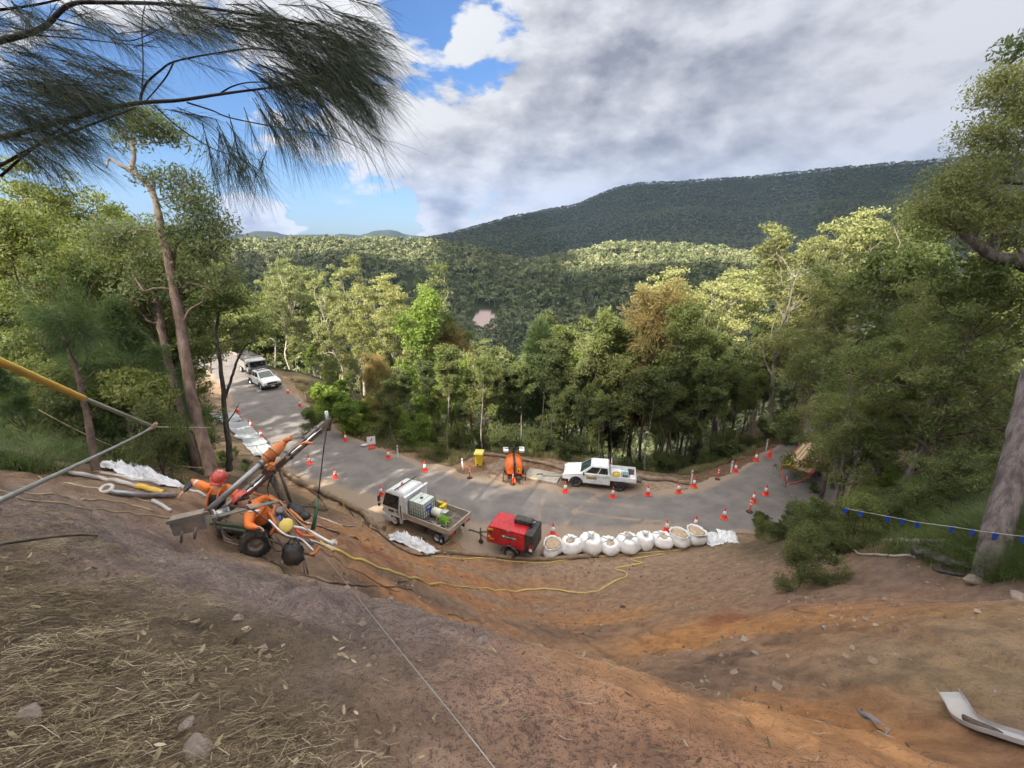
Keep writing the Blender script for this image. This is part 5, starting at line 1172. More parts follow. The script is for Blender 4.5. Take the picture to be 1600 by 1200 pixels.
def mast(b):
    d = (T1 - T0).normalized(); up = Vector((0, 0, 1)); up = (up - d * up.dot(d)).normalized(); s = d.cross(up)
    for o in (-1, 1): beam(b, T0 + s * .055 * o, T1 + s * .055 * o, .022, .10)
    for k in range(12): a = T0.lerp(T1, (k + .5) / 12); b.cyl(a - s * .055, a + s * .055, .014, n=6)
rpart('mast', RIGD, mast, False)
def mast2(b): beam(b, T0.lerp(T1, .02) + Vector((0, 0, .075)), T0.lerp(T1, .97) + Vector((0, 0, .075)), .085, .03)
rpart('mast_rail', MUD, mast2, False)
rpart('feed_cylinder', CHROME, lambda b: b.cyl(T0.lerp(T1, .08) + Vector((.03, -.07, .02)), T0.lerp(T1, .50) + Vector((.03, -.07, .02)), .026, n=12).cyl(T0.lerp(T1, .56) + Vector((.03, -.07, .02)), T0.lerp(T1, .93) + Vector((.03, -.07, .02)), .028, n=12))
rpart('mast_head', DSTEEL, lambda b: b.box(T1, (.12, .12, .14)).sphere(T1 + Vector((0, 0, -.10)), .06, 12))
rpart('mast_cap', REFL, lambda b: b.box(T1 + Vector((0, 0, .14)), (.05, .05, .2)))
A0, A1, A2 = q_(326, 797, 7.15), q_(414, 719, 7.6), q_(444, 691, 7.8)
rpart('drill_pipe', mat('pipe_grey', (.30, .31, .32), .4, .5, var=.1, dirt=(.32, .26, .2), damt=.4), lambda b: b.cyl(A0, A1, .052, n=16).cyl(A0.lerp(A1, .92), A1, .064, n=16))
def motor(b):
    d = A2 - A1
    b.tube([A1 + d * t for t in (-.05, .0, .12, .16, .40, .42, .46, .48, .80, .82, .92, 1.0)], [.07, .085, .085, .10, .10, .115, .115, .10, .10, .08, .075, .06], 18)
    b.tube([A1 + d * 1.0, A1 + d * 1.12 + Vector((.03, 0, .02)), A1 + d * 1.15 + Vector((.09, 0, .03))], .05, 10)
rpart('drill_motor', RIGO, motor)
rpart('motor_band', RIGD, lambda b: b.cyl(A1.lerp(A2, .43), A1.lerp(A2, .47), .12, n=18).cyl(A1.lerp(A2, .10), A1.lerp(A2, .14), .108, n=18))
rpart('carriage', RIGD, lambda b: (b.box(q_(420, 735, 7.75), (.16, .14, .16), rot=(0, .7, .2)), b.box(q_(440, 722, 7.9), (.28, .12, .08), rot=(0, -.7, .2)), b.cyl(q_(405, 730, 7.6), q_(430, 735, 7.7), .035, n=8), b.cyl(q_(436, 700, 7.8), q_(420, 738, 7.7), .018, n=8)), False)
rpart('valve_block', RIGO, lambda b: (b.box(q_(424, 728, 7.6), (.10, .08, .12), rot=(0, .5, 0)), b.cyl(q_(418, 735, 7.55), q_(432, 722, 7.6), .022, n=8)), False)
for a, c in (((424, 735, 7.8), (447, 792, 7.9)), ((438, 738, 7.9), (456, 788, 8.1)), ((423, 748, 7.9), (440, 785, 8.2))):
    rpart('mast_strut', RIGD, lambda b: b.cyl(q_(*a), q_(*c), .030, n=8))
# frame
dC = float((G(283, 852) - CAMP) @ np.array([0, math.cos(PITCH), -math.sin(PITCH)])) / K - .12
C0, C1 = q_(270, 822, dC), q_(352, 806, 7.1)
def chan(b):
    d = (C1 - C0).normalized(); beam(b, C0, q_(322, 810, dC + .1), .14, .25); beam(b, C0 + Vector((0, -.09, .11)), q_(326, 801, dC + .05), .02, .05)
rpart('frame_channel', MUD, chan, False)
for a, c in (((285, 826, dC), (283, 848, dC)), ((306, 824, dC), (304, 842, dC))): rpart('stabiliser_leg', RIGD, lambda b: b.cyl(q_(*a), q_(*c), .018, n=6))
rpart('tension_strut', RIGG, lambda b: b.cyl(q_(325, 811, 7.0), q_(436, 783, 7.4), .022, n=8).cyl(q_(325, 808, 7.0), q_(436, 781, 7.4), .010, n=6))
rpart('lower_rail', mat('rig_green', (.10, .13, .08), .6, .2, dirt=(.26, .18, .12), damt=.5), lambda b: (beam(b, q_(322, 816, 7.2), q_(390, 824, 7.3), .06, .06), beam(b, q_(326, 822, 7.5), q_(420, 838, 7.5), .06, .06)), False)
rpart('side_frame', RIGD, lambda b: (b.tube([q_(345, 822, 7.3), q_(352, 845, 7.2), q_(372, 852, 7.2), q_(385, 845, 7.2)], .02, 8), b.tube([q_(415, 840, 7.3), q_(440, 850, 7.4), q_(470, 862, 7.4), q_(492, 868, 7.5)], .028, 8), b.tube([q_(420, 825, 7.6), q_(450, 838, 7.7), q_(490, 850, 7.8)], .028, 8), b.tube([q_(430, 835, 7.3), q_(445, 858, 7.3), q_(455, 850, 7.5), q_(470, 840, 7.7)], .02, 8)))
rpart('hydraulic_hose', BH, lambda b: [b.tube(cat([q_(*p) for p in l], 5), .013, 6) for l in ([(425, 740, 7.8), (418, 765, 7.8), (425, 790, 7.6), (445, 815, 7.5)], [(430, 745, 7.8), (432, 775, 7.7), (450, 800, 7.6), (480, 820, 7.6)], [(352, 790, 7.2), (390, 795, 7.1), (420, 815, 7.2), (455, 835, 7.3)], [(345, 820, 7.1), (350, 838, 7.05), (362, 846, 7.05)], [(415, 835, 7.2), (430, 860, 7.2), (450, 858, 7.3)])])
# orange tubing heap
og = random.Random(4)
for i, l in enumerate([[(430, 790, 7.6), (425, 815, 7.4), (440, 835, 7.4)], [(440, 792, 7.5), (455, 815, 7.5), (470, 835, 7.6), (492, 838, 7.7)], [(420, 800, 7.4), (430, 818, 7.3), (423, 835, 7.3)], [(452, 796, 7.8), (470, 812, 7.7), (480, 830, 7.7), (494, 842, 7.7)], [(484, 866, 7.4), (492, 864, 7.45), (500, 854, 7.5)], [(398, 762, 7.9), (410, 758, 7.9), (414, 761, 7.9)], [(462, 700, 8.2), (475, 692, 8.2), (490, 693, 8.2)], [(395, 770, 7.9), (420, 778, 7.7), (440, 785, 7.6)]]):
    rpart('orange_handle' if i in (4, 5, 6) else 'orange_hose', RIGO, lambda b: b.tube(cat([q_(*p) for p in l], 5), .026 if i != 6 else .024, 9))
rpart('winch_drum', STEEL, lambda b: (b.cyl(q_(334, 806, 7.1), q_(352, 800, 7.25), .075, n=16), b.cyl(q_(333, 806, 7.08), q_(336, 805, 7.1), .11, n=18), b.cyl(q_(351, 800, 7.24), q_(354, 799, 7.27), .11, n=18)))
for (a, c) in (((458, 790, 8.05), (492, 792, 8.6)), ((452, 796, 7.9), (470, 822, 8.0)), ((330, 806, 7.1), (345, 840, 7.25)), ((395, 778, 7.6), (440, 800, 7.7))): rpart('brace', RIGD, lambda b: b.cyl(q_(*a), q_(*c), .020, n=8))
for t in (.30, .46, .62, .78, .90): rpart('mast_clamp', DSTEEL, lambda b: b.box(T0.lerp(T1, t) + Vector((0, 0, .02)), (.05, .17, .15), rot=(T1 - T0).to_track_quat('X', 'Z').to_matrix(), bev=.008))
rpart('yellow_cap', mat('yellow_drum_cap', (.62, .46, .10), .6, var=.12, dirt=(.3, .2, .1), damt=.4), lambda b: (b.lathe([(0, .03), (.10, .03), (.125, .01), (.125, -.02), (0, -.02)], 9, Matrix.Translation(q_(447, 821, 7.2)) @ Matrix.Rotation(R(50), 4, 'X'))))
rpart('gearbox', mat('rag_grey', (.16, .15, .15), .8, var=.3), lambda b: (b.box(q_(437, 800, 7.4), (.12, .12, .15), rot=(.4, .3, .2), bev=.02), b.cyl(q_(434, 792, 7.4), q_(452, 812, 7.5), .04, n=8)))
rpart('white_hose', REFL, lambda b: (b.tube(cat([q_(420, 812, 7.1), q_(445, 835, 7.1), q_(470, 842, 7.3), q_(490, 860, 7.3)], 5), .014, 6), b.tube(cat([q_(455, 822, 7.4), q_(480, 828, 7.5), q_(520, 850, 7.6)], 5), .022, 6)))
rpart('blue_fitting', BLUE, lambda b: b.cyl(q_(436, 806, 7.3), q_(440, 816, 7.3), .022, n=8))
rpart('red_fitting', REDO, lambda b: b.cyl(q_(388, 822, 7.1), q_(400, 826, 7.1), .03, n=8).cyl(q_(462, 828, 7.3), q_(474, 838, 7.3), .018, n=8))
# wheels
def rwheel(px, py, d, r, w, yaw, nm='wheel'):
    c = q_(px, py, d); M = Matrix.Translation(c) @ Matrix.Rotation(yaw, 4, 'Z') @ Matrix.Rotation(R(90), 4, 'X') 
    h = w / 2; b = MB().m(RUBBER, True); b.lathe([(r * .5, -h * .7), (r * .62, -h * .95), (r * .85, -h), (r * .97, -h * .75), (r, -h * .3), (r, h * .3), (r * .97, h * .75), (r * .85, h), (r * .62, h * .95), (r * .5, h * .7), (r * .5, -h * .7)], 30, M)
    for k in range(22):
        for s in (-1, 1):
            a = 2 * math.pi * (k + .25 * s) / 22; mm = M @ Matrix.Rotation(a, 4, 'Z'); pt = mm @ Vector((r * 1.0, 0, s * h * .5)); b.box(pt, (r * .09, r * .13, h * .85), rot=(mm.to_3x3().normalized() @ Matrix.Rotation(s * .45, 3, 'X')))
    t = b.build(nm, rig); m_ = MB().m(MUD, True); m_.lathe([(r * .52, h * .75), (r * .47, h * .45), (r * .22, h * .30), (r * .18, h * .62), (0, h * .62)], 20, M); m_.lathe([(r * .52, -h * .75), (r * .3, -h * .3), (0, -h * .3)], 20, M)
    m_.build('rim', t)
rwheel(400, 848, 7.3, .245, .17, R(25)); rwheel(372, 838, 7.75, .22, .17, R(25))
rpart('axle', RIGD, lambda b: b.cyl(q_(400, 848, 7.35), q_(372, 838, 7.75), .03, n=8))
# anchor pins
rpart('anchor_pins', RIGD, lambda b: (b.cyl(q_(474, 872, 7.3), q_(476, 902, 7.25), .012, n=6), b.cyl(q_(476, 872, 7.3), q_(482, 900, 7.3), .012, n=6), b.cyl(q_(474, 880, 7.3), q_(480, 880, 7.3), .01, n=6)))
# things hung on or near the rig
def free(name, mt, label, cat_, f, org):
    o0 = Vector(atD(org[0], org[1], org[2] * K)); b = MB().m(mt, True); f(b, lambda a, c, d: Vector(atD(a, c, d * K)) - o0); o = b.build(name); o.location = o0; return tag(o, label, cat_)
def bucket(b, w):
    M = w(458, 866, 7.2); r0 = []
    for t, r in ((0, .05), (.03, .11), (.10, .155), (.20, .17), (.30, .15), (.36, .10), (.37, .03)):
        r0.append([M + Vector((r * math.cos(a) * (1 + .22 * math.sin(a * 5 + t * 19) + .15 * math.sin(a * 9 - t * 31)), .8 * r * math.sin(a), -.20 + t * 1.05 + .02 * math.sin(a * 3))) for a in [2 * math.pi * k / 18 for k in range(18)]])
    b.loft(r0); b.tube([w(448, 850, 7.15), w(455, 842, 7.15), w(462, 840, 7.15), w(468, 850, 7.15)], .014, 6)
free('black_bag', BLACK, 'crumpled black bag hanging at the near corner of the drill rig', 'bag', bucket, (458, 866, 7.2))
free('black_case', BLACK, 'tilted black rubbish bag behind the orange tubing of the rig', 'bag', lambda b, w: (b.sphere(w(464, 798, 8.0), .17, 12, sc=(1.3, .7, .6), M=Euler((0, .7, 0)).to_matrix().to_4x4()), b.sphere(w(474, 806, 8.0), .12, 10, sc=(1.2, .8, .8))), (464, 798, 8.0))
free('hoist_cable', BH, 'dark cable hanging from the tip of the drill mast', 'cable', lambda b, w: b.tube([w(511, 668, 8.6), w(506, 700, 8.6), w(502, 735, 8.65), w(497, 778, 8.7)], .012, 6), (511, 668, 8.6))
free('green_sleeve', mat('green_sleeve', (.03, .13, .07), .6, var=.2), 'dark green sleeve on the lower end of the hanging cable', 'sleeve', lambda b, w: b.tube([w(497, 778, 8.7), w(494, 800, 8.6), w(489, 828, 8.5)], [.02, .028, .05], 8), (497, 778, 8.7))
def gl(name, l, r, mt, label, cat_): return line_thing(name, [Vector(q) for q in l], r, mt, label, cat_)
gl('guy_wire', cat([atD(455, 810, 7.4 * K), *[atD(a_, b_, float((G(a_, b_) - CAMP) @ np.array([0, math.cos(PITCH), -math.sin(PITCH)])) - dd_) for a_, b_, dd_ in ((520, 885, .5), (600, 985, .22), (700, 1108, .12), (790, 1222, .1))]], 8), .003, WR, 'thin steel wire running from the rig down to the bottom centre', 'wire')
gl('black_rope', cat([G(0, 860) + [0, 0, .05], G(120, 848) + [0, 0, .08], atD(200, 838, 6.6), atD(272, 824, 6.95 * K)], 6), .012, BH, 'black rope from the left edge to the rig channel', 'rope')
line_thing('black_rope', groundline([(340, 838), (372, 852), (415, 874), (440, 888), (470, 900), (520, 912), (580, 916), (645, 922)], .015), .012, BH, 'black rope lying on the rock right of the rig wheel', 'rope')
line_thing('brown_rope', groundline([(500, 858), (525, 872), (555, 892), (590, 912), (625, 925)], .015), .010, mat('brown_rope', (.16, .10, .06), .9), 'brown rope on the rock beside the yellow hose', 'rope')
gl('rope', cat([atD(436, 782, 7.4 * K), atD(470, 818, 7.5 * K), atD(510, 848, 7.6 * K), G(545, 862) + [0, 0, .03]], 6), .009, TR, 'tan rope slanting off the strut of the rig', 'rope')

SKIN = mat('skin', (.52, .29, .20), .55, var=.08, scale=20); HIVIS = mat('orange_workwear', (.80, .20, .035), .8, var=.10, scale=8, dirt=(.5, .22, .1), damt=.3, bump=.3, bscale=25); NAVY = mat('navy_workwear', (.028, .032, .048), .85, var=.25, scale=8, dirt=(.2, .15, .12), damt=.35, bump=.3, bscale=25); HARN = mat('black_harness', (.02, .02, .022), .7, var=.2); HELM = mat('red_helmet', (.56, .07, .05), .3, var=.06, dirt=(.4, .2, .15), damt=.25); BOOT = mat('tan_boot', (.20, .13, .075), .8, var=.2); HAIR = mat('brown_hair', (.05, .03, .02), .8); SILV = mat('reflective_tape', (.62, .63, .62), .35)
def person(label, J, bones, hands, look, root_key, extra=None):
    """J: joint name -> (world position, radius); bones: (a, b, material)"""
    base = Vector(J[root_key][0]); g0 = Vector((base.x, base.y, h1(base.x, base.y)))
    root = empty('person', g0, 0, label, 'person')
    names = list(J); V = [Vector(J[n][0]) - g0 for n in names]; Rr = [J[n][1] for n in names]; E_ = [(names.index(a), names.index(b_)) for a, b_, _ in bones]; MT = [m_ for _, _, m_ in bones]; seg = [(V[a], V[b_], m_) for (a, b_), m_ in zip(E_, MT)]
    # hands
    for wrist, elbow, curl, spread_dir in hands:
        w = V[names.index(wrist)]; fdir = (w - V[names.index(elbow)]).normalized(); sd = Vector(spread_dir); sd = (sd - fdir * sd.dot(fdir)).normalized(); dn = fdir.cross(sd); dn = dn if dn.z < 0 else -dn
        pi = len(V); V.append(w + fdir * .055); Rr.append(.026); E_.append((names.index(wrist), pi)); seg.append((V[names.index(wrist)], V[pi], SKIN))
        for k, (off, ln) in enumerate(((-.033, .068), (-.012, .078), (.012, .074), (.032, .058))):
            p = w + fdir * .085 + sd * off; prev = pi; d = fdir.copy() + sd * off * 2.2
            V.append(p); Rr.append(.0105); E_.append((prev, len(V) - 1)); seg.append((V[prev], p, SKIN)); prev = len(V) - 1
            for s_ in range(3):
                d = (d + dn * (curl * (.5 + .25 * s_))).normalized(); p = p + d * ln / 3; V.append(p); Rr.append(.0092 - .0012 * s_); E_.append((prev, len(V) - 1)); seg.append((V[prev], p, SKIN)); prev = len(V) - 1
        p = w + fdir * .03 + sd * .038; V.append(p); Rr.append(.012); E_.append((pi, len(V) - 1)); seg.append((V[pi], p, SKIN)); prev = len(V) - 1
        for s_ in range(2): p = p + (fdir * .7 + sd * .6 + dn * curl * .6).normalized() * .028; V.append(p); Rr.append(.0105 - .001 * s_); E_.append((prev, len(V) - 1)); seg.append((V[prev], p, SKIN)); prev = len(V) - 1
    me = bpy.data.meshes.new('body_cage'); me.from_pydata([tuple(v) for v in V], E_, []); o = bpy.data.objects.new('body_cage', me); S.collection.objects.link(o)
    m_ = o.modifiers.new('s', 'SKIN'); m_.use_smooth_shade = True; m_.branch_smoothing = .6; sv = me.skin_vertices[0].data
    for i, r in enumerate(Rr): sv[i].radius = (r, r)
    sv[names.index(root_key)].use_root = True
    ss = o.modifiers.new('u', 'SUBSURF'); ss.levels = ss.render_levels = 2
    dg = bpy.context.evaluated_depsgraph_get(); dg.update(); bme = bpy.data.meshes.new_from_object(o.evaluated_get(dg)); bpy.data.objects.remove(o)
    mts = []; 
    for s_ in seg:
        if s_[2] not in mts: mts.append(s_[2])
    bme.materials.clear(); [bme.materials.append(q) for q in mts]
    A = np.array([s_[0] for s_ in seg]); B = np.array([s_[1] for s_ in seg]); AB = B - A; L2 = (AB ** 2).sum(1) + 1e-9
    for p in bme.polygons:
        c = np.array(p.center); t = np.clip(((c - A) * AB).sum(1) / L2, 0, 1); d = np.linalg.norm(c - A - AB * t[:, None], axis=1); p.material_index = mts.index(seg[int(np.argmin(d))][2]); p.use_smooth = True
    nn = len(bme.vertices); co = np.empty(nn * 3, dtype=np.float32); no = np.empty(nn * 3, dtype=np.float32); bme.vertices.foreach_get('co', co); bme.vertices.foreach_get('normal', no); co = co.reshape(-1, 3); no = no.reshape(-1, 3); dd = np.min(np.stack([np.linalg.norm(co - A[i] - AB[i] * np.clip(((co - A[i]) @ AB[i]) / L2[i], 0, 1)[:, None], axis=1) for i in range(len(seg)) if seg[i][2] is SKIN]), 0)
    amp = .022 * np.clip((dd - .05) / .06, 0, 1); fo = np.abs(2 * fbm(co[:, 0] * 7 + co[:, 2] * 11, co[:, 1] * 7 - co[:, 2] * 9, 3, 5) - 1); co = co + no * (amp * (1 - 2.2 * fo))[:, None]; bme.vertices.foreach_set('co', co.ravel()); bme.update()
    bme.name = 'body'; body = link(bpy.data.objects.new('body', bme), root)
    # head frame
    hd = Vector(J['head'][0]) - g0; nk = Vector(J['neck'][0]) - g0; up = (hd - nk).normalized(); f = Vector(look); f = (f - up * f.dot(up)).normalized(); s = up.cross(f)
    M3 = Matrix((f, s, up)).transposed(); M = Matrix.Translation(hd) @ M3.to_4x4()
    b = MB().m(SKIN, True); b.sphere((0, 0, 0), .1, 20, M=None, sc=(1.0, .80, 1.18)); b.sphere((.055, 0, -.065), .05, 12, sc=(.9, .95, .8)); b.sphere((.103, 0, -.015), .017, 8, sc=(1, .8, 1.5)); b.sphere((.086, 0, -.062), .012, 8, sc=(.6, 2, .5))
    for k in (-1, 1): b.sphere((0, k * .082, -.01), .024, 8, sc=(.6, .35, 1.1))
    b.bm.transform(M); b.build('face', root)
    for k in (-1, 1):
        e = MB().m(INK, True); e.sphere((.088, k * .032, .005), .011, 8); e.bm.transform(M); e.build('eye', root)
    e = MB().m(HAIR, True); e.sphere((-.022, 0, .02), .104, 16, sc=(.95, .84, 1.05)); e.bm.transform(M); e.build('hair', root)
    # helmet with rim, vents and ear muffs
    h = MB().m(HELM, True); prof = [(.128 * math.cos(t), .125 * math.sin(t) + .045) for t in [k * math.pi / 2 / 8 for k in range(9)]]; h.lathe([(.116, .030), (.128, .030)] + prof[:-1] + [(0, .17)], 28, Matrix.Diagonal((1.12, .95, 1, 1)))
    h.tube([(.137 * 1.1 * math.cos(a), .131 * math.sin(a), .036) for a in [2 * math.pi * k / 28 for k in range(29)]], .009, 6, cap=False); h.box((.16, 0, .04), (.07, .15, .010), rot=(0, .25, 0))
    for y in (-.05, 0, .05): h.box((-.01, y, .167 - abs(y) * .25), (.17, .018, .010), bev=.003)
    h.bm.transform(M); hh = h.build('helmet', root)
    e = MB().m(INK, True); 
    e.sphere((-.02, .116, .02), .038, 12, sc=(1, .6, 1.2)); e.sphere((-.02, -.116, .02), .038, 12, sc=(1, .6, 1.2)); e.bm.transform(M); e.build('ear_muffs', root)
    e = MB().m(SILV); e.box((-.06, 0, .158), (.05, .06, .006), rot=(0, -.45, 0)); e.bm.transform(M); e.build('helmet_sticker', hh)
    if extra: extra(root, {n: Vector(J[n][0]) - g0 for n in names})
    return root
def w_(px, py, d): return atD(px, py, d * K)
J1 = {'pelvis': (w_(336, 812, 8.15), .15), 'waist': (w_(337, 796, 8.1), .135), 'chest': (w_(339, 777, 8.0), .165), 'upper': (w_(341, 765, 7.95), .12), 'neck': (w_(342, 758, 7.9), .055), 'head': (w_(342, 748, 7.8), .075),
      'shL': (w_(323, 762, 7.95), .078), 'elL': (w_(301, 752, 8.0), .052), 'foL': (w_(294, 760, 7.95), .045), 'wrL': (w_(286, 769, 7.85), .030),
      'shR': (w_(359, 762, 7.95), .078), 'elR': (w_(371, 778, 7.9), .052), 'wrR': (w_(362, 788, 7.55), .032),
      'hpL': (w_(325, 818, 8.1), .105), 'knL': (w_(288, 803, 7.8), .072), 'anL': (w_(302, 828, 7.75), .05), 'toL': (w_(293, 832, 7.65), .04),
      'hpR': (w_(348, 818, 8.1), .105), 'knR': (w_(352, 826, 7.75), .072), 'anR': (w_(345, 845, 7.9), .05), 'toR': (w_(340, 848, 7.8), .04)}
def harness1(root, P):
    b = MB().m(HARN, True); c = P['chest']; 
    u = (P['upper'] - P['pelvis']).normalized(); side = (P['shR'] - P['shL']).normalized(); fr = side.cross(u); fr = fr if fr.y < 0 else -fr
    rr = []
    for t, k in ((.05, 1.03), (.35, 1.06), (.7, 1.08), (.92, .95)):
        m0 = P['waist'].lerp(P['upper'], t); rr.append([m0 + side * .150 * k * math.cos(a) + fr * .142 * k * math.sin(a) for a in [2 * math.pi * q / 20 for q in range(20)]])
    b.loft(rr, cap=False); o = b.build('vest', root); o.modifiers.new('t', 'SOLIDIFY').thickness = .012
    s = MB().m(HIVIS); 
    for k in (-1, 1): s.tube([P['waist'] + side * .08 * k + fr * .17, P['upper'] + side * .09 * k + fr * .155, P['upper'] + side * .085 * k + u * .08], .018, 6)
    s.build('harness_strap', root)
    MB().m(SILV, True).tube([P['shL'].lerp(P['elL'], .62), P['shL'].lerp(P['elL'], .76)], .068, 12).build('reflective_cuff', root)
    MB().m(LIME, True).sphere(P['waist'] + fr * .16 - u * .06, .05, 8, sc=(1.4, .6, .8)).build('belt_pouch', root)
person('worker in red helmet and dark vest, reaching left with bare hand behind the drill mast', J1,
  [('pelvis', 'waist', NAVY), ('waist', 'chest', HIVIS), ('chest', 'upper', HIVIS), ('upper', 'neck', SKIN), ('neck', 'head', SKIN), ('upper', 'shL', HIVIS), ('shL', 'elL', HIVIS), ('elL', 'foL', NAVY), ('foL', 'wrL', NAVY), ('upper', 'shR', HIVIS), ('shR', 'elR', HIVIS), ('elR', 'wrR', HIVIS),
   ('pelvis', 'hpL', NAVY), ('hpL', 'knL', NAVY), ('knL', 'anL', NAVY), ('anL', 'toL', BOOT), ('pelvis', 'hpR', NAVY), ('hpR', 'knR', NAVY), ('knR', 'anR', NAVY), ('anR', 'toR', BOOT)],
  [('wrL', 'foL', .35, (.3, -.9, .1)), ('wrR', 'elR', .8, (.5, .5, .5))], (-.05, -1, -.75), 'pelvis', harness1)
J2 = {'pelvis': (w_(421, 822, 7.75), .145), 'waist': (w_(412, 808, 7.5), .165), 'chest': (w_(402, 800, 7.35), .185), 'upper': (w_(391, 794, 7.35), .115), 'neck': (w_(385, 787, 7.35), .055), 'head': (w_(379, 781, 7.35), .075),
      'shL': (w_(390, 808, 7.2), .08), 'elL': (w_(388, 822, 7.1), .055), 'wrL': (w_(402, 824, 7.05), .032),
      'shR': (w_(399, 786, 7.6), .072), 'elR': (w_(418, 775, 7.75), .05), 'foR': (w_(428, 780, 7.8), .043), 'wrR': (w_(437, 786, 7.8), .030),
      'hpL': (w_(416, 830, 7.65), .10), 'knL': (w_(385, 832, 7.45), .07), 'anL': (w_(400, 852, 7.75), .05), 'toL': (w_(390, 854, 7.75), .04),
      'hpR': (w_(428, 826, 7.9), .10), 'knR': (w_(402, 812, 8.0), .07), 'anR': (w_(410, 838, 8.15), .05), 'toR': (w_(400, 840, 8.15), .04)}
def harness2(root, P):
    u = (P['upper'] - P['pelvis']).normalized(); side = (P['shR'] - P['shL']).normalized(); b = MB().m(HARN, True)
    for k in (-1, 1): b.tube([P['waist'] + side * .10 * k + Vector((0, -.09, .12)), P['upper'] + side * .09 * k + Vector((0, -.05, .12)), P['upper'] + side * .07 * k + u * .07], .018, 6)
    b.build('harness_strap', root); MB().m(SILV, True).tube([P['chest'] + Vector((-.15, -.08, .06)), P['chest'] + Vector((-.03, -.15, .10)), P['chest'] + Vector((.12, -.11, .10))], .02, 6).build('reflective_band', root)
    MB().m(mat('grey_cuff', (.22, .2, .2), .8), True).tube([P['shR'].lerp(P['elR'], .2), P['shR'].lerp(P['elR'], .5)], .066, 12).build('sleeve_band', root)
person('worker in red helmet and orange shirt crouching low beside the big rig wheel', J2,
  [('pelvis', 'waist', NAVY), ('waist', 'chest', HIVIS), ('chest', 'upper', HIVIS), ('upper', 'neck', SKIN), ('neck', 'head', SKIN), ('upper', 'shL', HIVIS), ('shL', 'elL', HIVIS), ('elL', 'wrL', HIVIS), ('upper', 'shR', HIVIS), ('shR', 'elR', HIVIS), ('elR', 'foR', HIVIS), ('foR', 'wrR', HIVIS),
   ('pelvis', 'hpL', NAVY), ('hpL', 'knL', NAVY), ('knL', 'anL', NAVY), ('anL', 'toL', BOOT), ('pelvis', 'hpR', NAVY), ('hpR', 'knR', NAVY), ('knR', 'anR', NAVY), ('anR', 'toR', BOOT)],
  [('wrL', 'elL', .7, (0, -.5, .8)), ('wrR', 'foR', .7, (0, .5, .8))], (-1, -.45, -.5), 'pelvis', harness2)
# ---------------- trees ----------------
def leaf_mat(name, a, b, tr=.35, tint=None, rough=.55):
    m = bpy.data.materials.new(name); m.use_nodes = True; T = NT(m.node_tree); T.n.clear()
    out = T.new('ShaderNodeOutputMaterial')
    v = T.new('ShaderNodeAttribute', attribute_name='v').outputs['Fac']
    oi = T.new('ShaderNodeObjectInfo').outputs['Random']
    f = T.math('ADD', T.math('MULTIPLY', v, .75), T.math('MULTIPLY', oi, .25))
    c = T.mix(f, c4(a), c4(b))
    if tint is not None: c = T.mix(T.ramp(v, .86, .95), c, c4(tint))
    c = T.mix(1., c, T.mix(oi, (.82, .86, .85, 1), (1.15, 1.08, 1.0, 1)), 'MULTIPLY')
    d = T.new('ShaderNodeBsdfPrincipled', ins={'Base Color': c, 'Roughness': rough, 'Specular IOR Level': .35})
    t = T.new('ShaderNodeBsdfTranslucent', ins={'Color': T.mix(1., c, (1.5, 1.6, .8, 1), 'MULTIPLY')})
    mx = T.new('ShaderNodeMixShader', ins={0: tr, 1: d.outputs[0], 2: t.outputs[0]})
    T.l.new(mx.outputs[0], out.inputs[0]); return m
def bark_mat(name, a, b, sc=2.5, band=None):
    m = bpy.data.materials.new(name); m.use_nodes = True; T = NT(m.node_tree); T.n.clear()
    out = T.new('ShaderNodeOutputMaterial'); P = T.new('ShaderNodeTexCoord').outputs['Object']
    mp = T.new('ShaderNodeMapping', ins={'Vector': P, 'Scale': (1, 1, .22)}).outputs[0]
    n = T.noise(mp, sc * 2, 7, .65); n2 = T.noise(mp, sc * 9, 5, .65)
    c = T.mix(T.ramp(n, .35, .65), c4(a), c4(b)); c = T.mix(T.math('MULTIPLY', T.ramp(n2, .5, .7), .5), c, T.mix(1., c, (.55, .5, .5, 1), 'MULTIPLY'))
    if band is not None: # smooth pale upper limbs, rough dark lower trunk
        z = T.new('ShaderNodeSeparateXYZ', ins={0: P}).outputs[2]
        c = T.mix(T.ramp(T.math('ADD', z, T.math('MULTIPLY', n, 1.5)), band[0], band[1]), c, T.mix(n, c4(band[2]), c4(band[3])))
    b_ = T.new('ShaderNodeBsdfPrincipled', ins={'Base Color': c, 'Roughness': .9, 'Specular IOR Level': .2})
    bp = T.new('ShaderNodeBump', ins={'Height': T.math('ADD', n, n2), 'Strength': .8, 'Distance': .04}); T.l.new(bp.outputs[0], b_.inputs['Normal'])
    T.l.new(b_.outputs[0], out.inputs[0]); return m
L_OLIVE = leaf_mat('olive_leaves', (.12, .145, .05), (.29, .30, .12), .33)
L_PALE = leaf_mat('pale_gum_leaves', (.18, .20, .075), (.40, .40, .19), .33)
L_BRIGHT = leaf_mat('bright_leaves', (.11, .165, .03), (.26, .34, .075), .42)
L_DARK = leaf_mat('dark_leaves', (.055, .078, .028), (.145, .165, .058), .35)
L_MID = leaf_mat('mid_green_leaves', (.085, .118, .038), (.20, .225, .08), .38)
L_RUST = leaf_mat('rusty_needles', (.13, .115, .045), (.36, .275, .12), .3)
L_NEED = leaf_mat('green_needles', (.05, .085, .04), (.13, .185, .075), .38)
L_NEEDB = leaf_mat('soft_needles', (.06, .095, .035), (.14, .18, .07), .35)
L_YEL = leaf_mat('yellow_blossom', (.20, .19, .05), (.48, .40, .06), .3)
L_NEARDK = leaf_mat('near_needles', (.024, .040, .018), (.075, .105, .042), .3)
B_GREY = bark_mat('grey_bark', (.19, .16, .14), (.36, .31, .27))
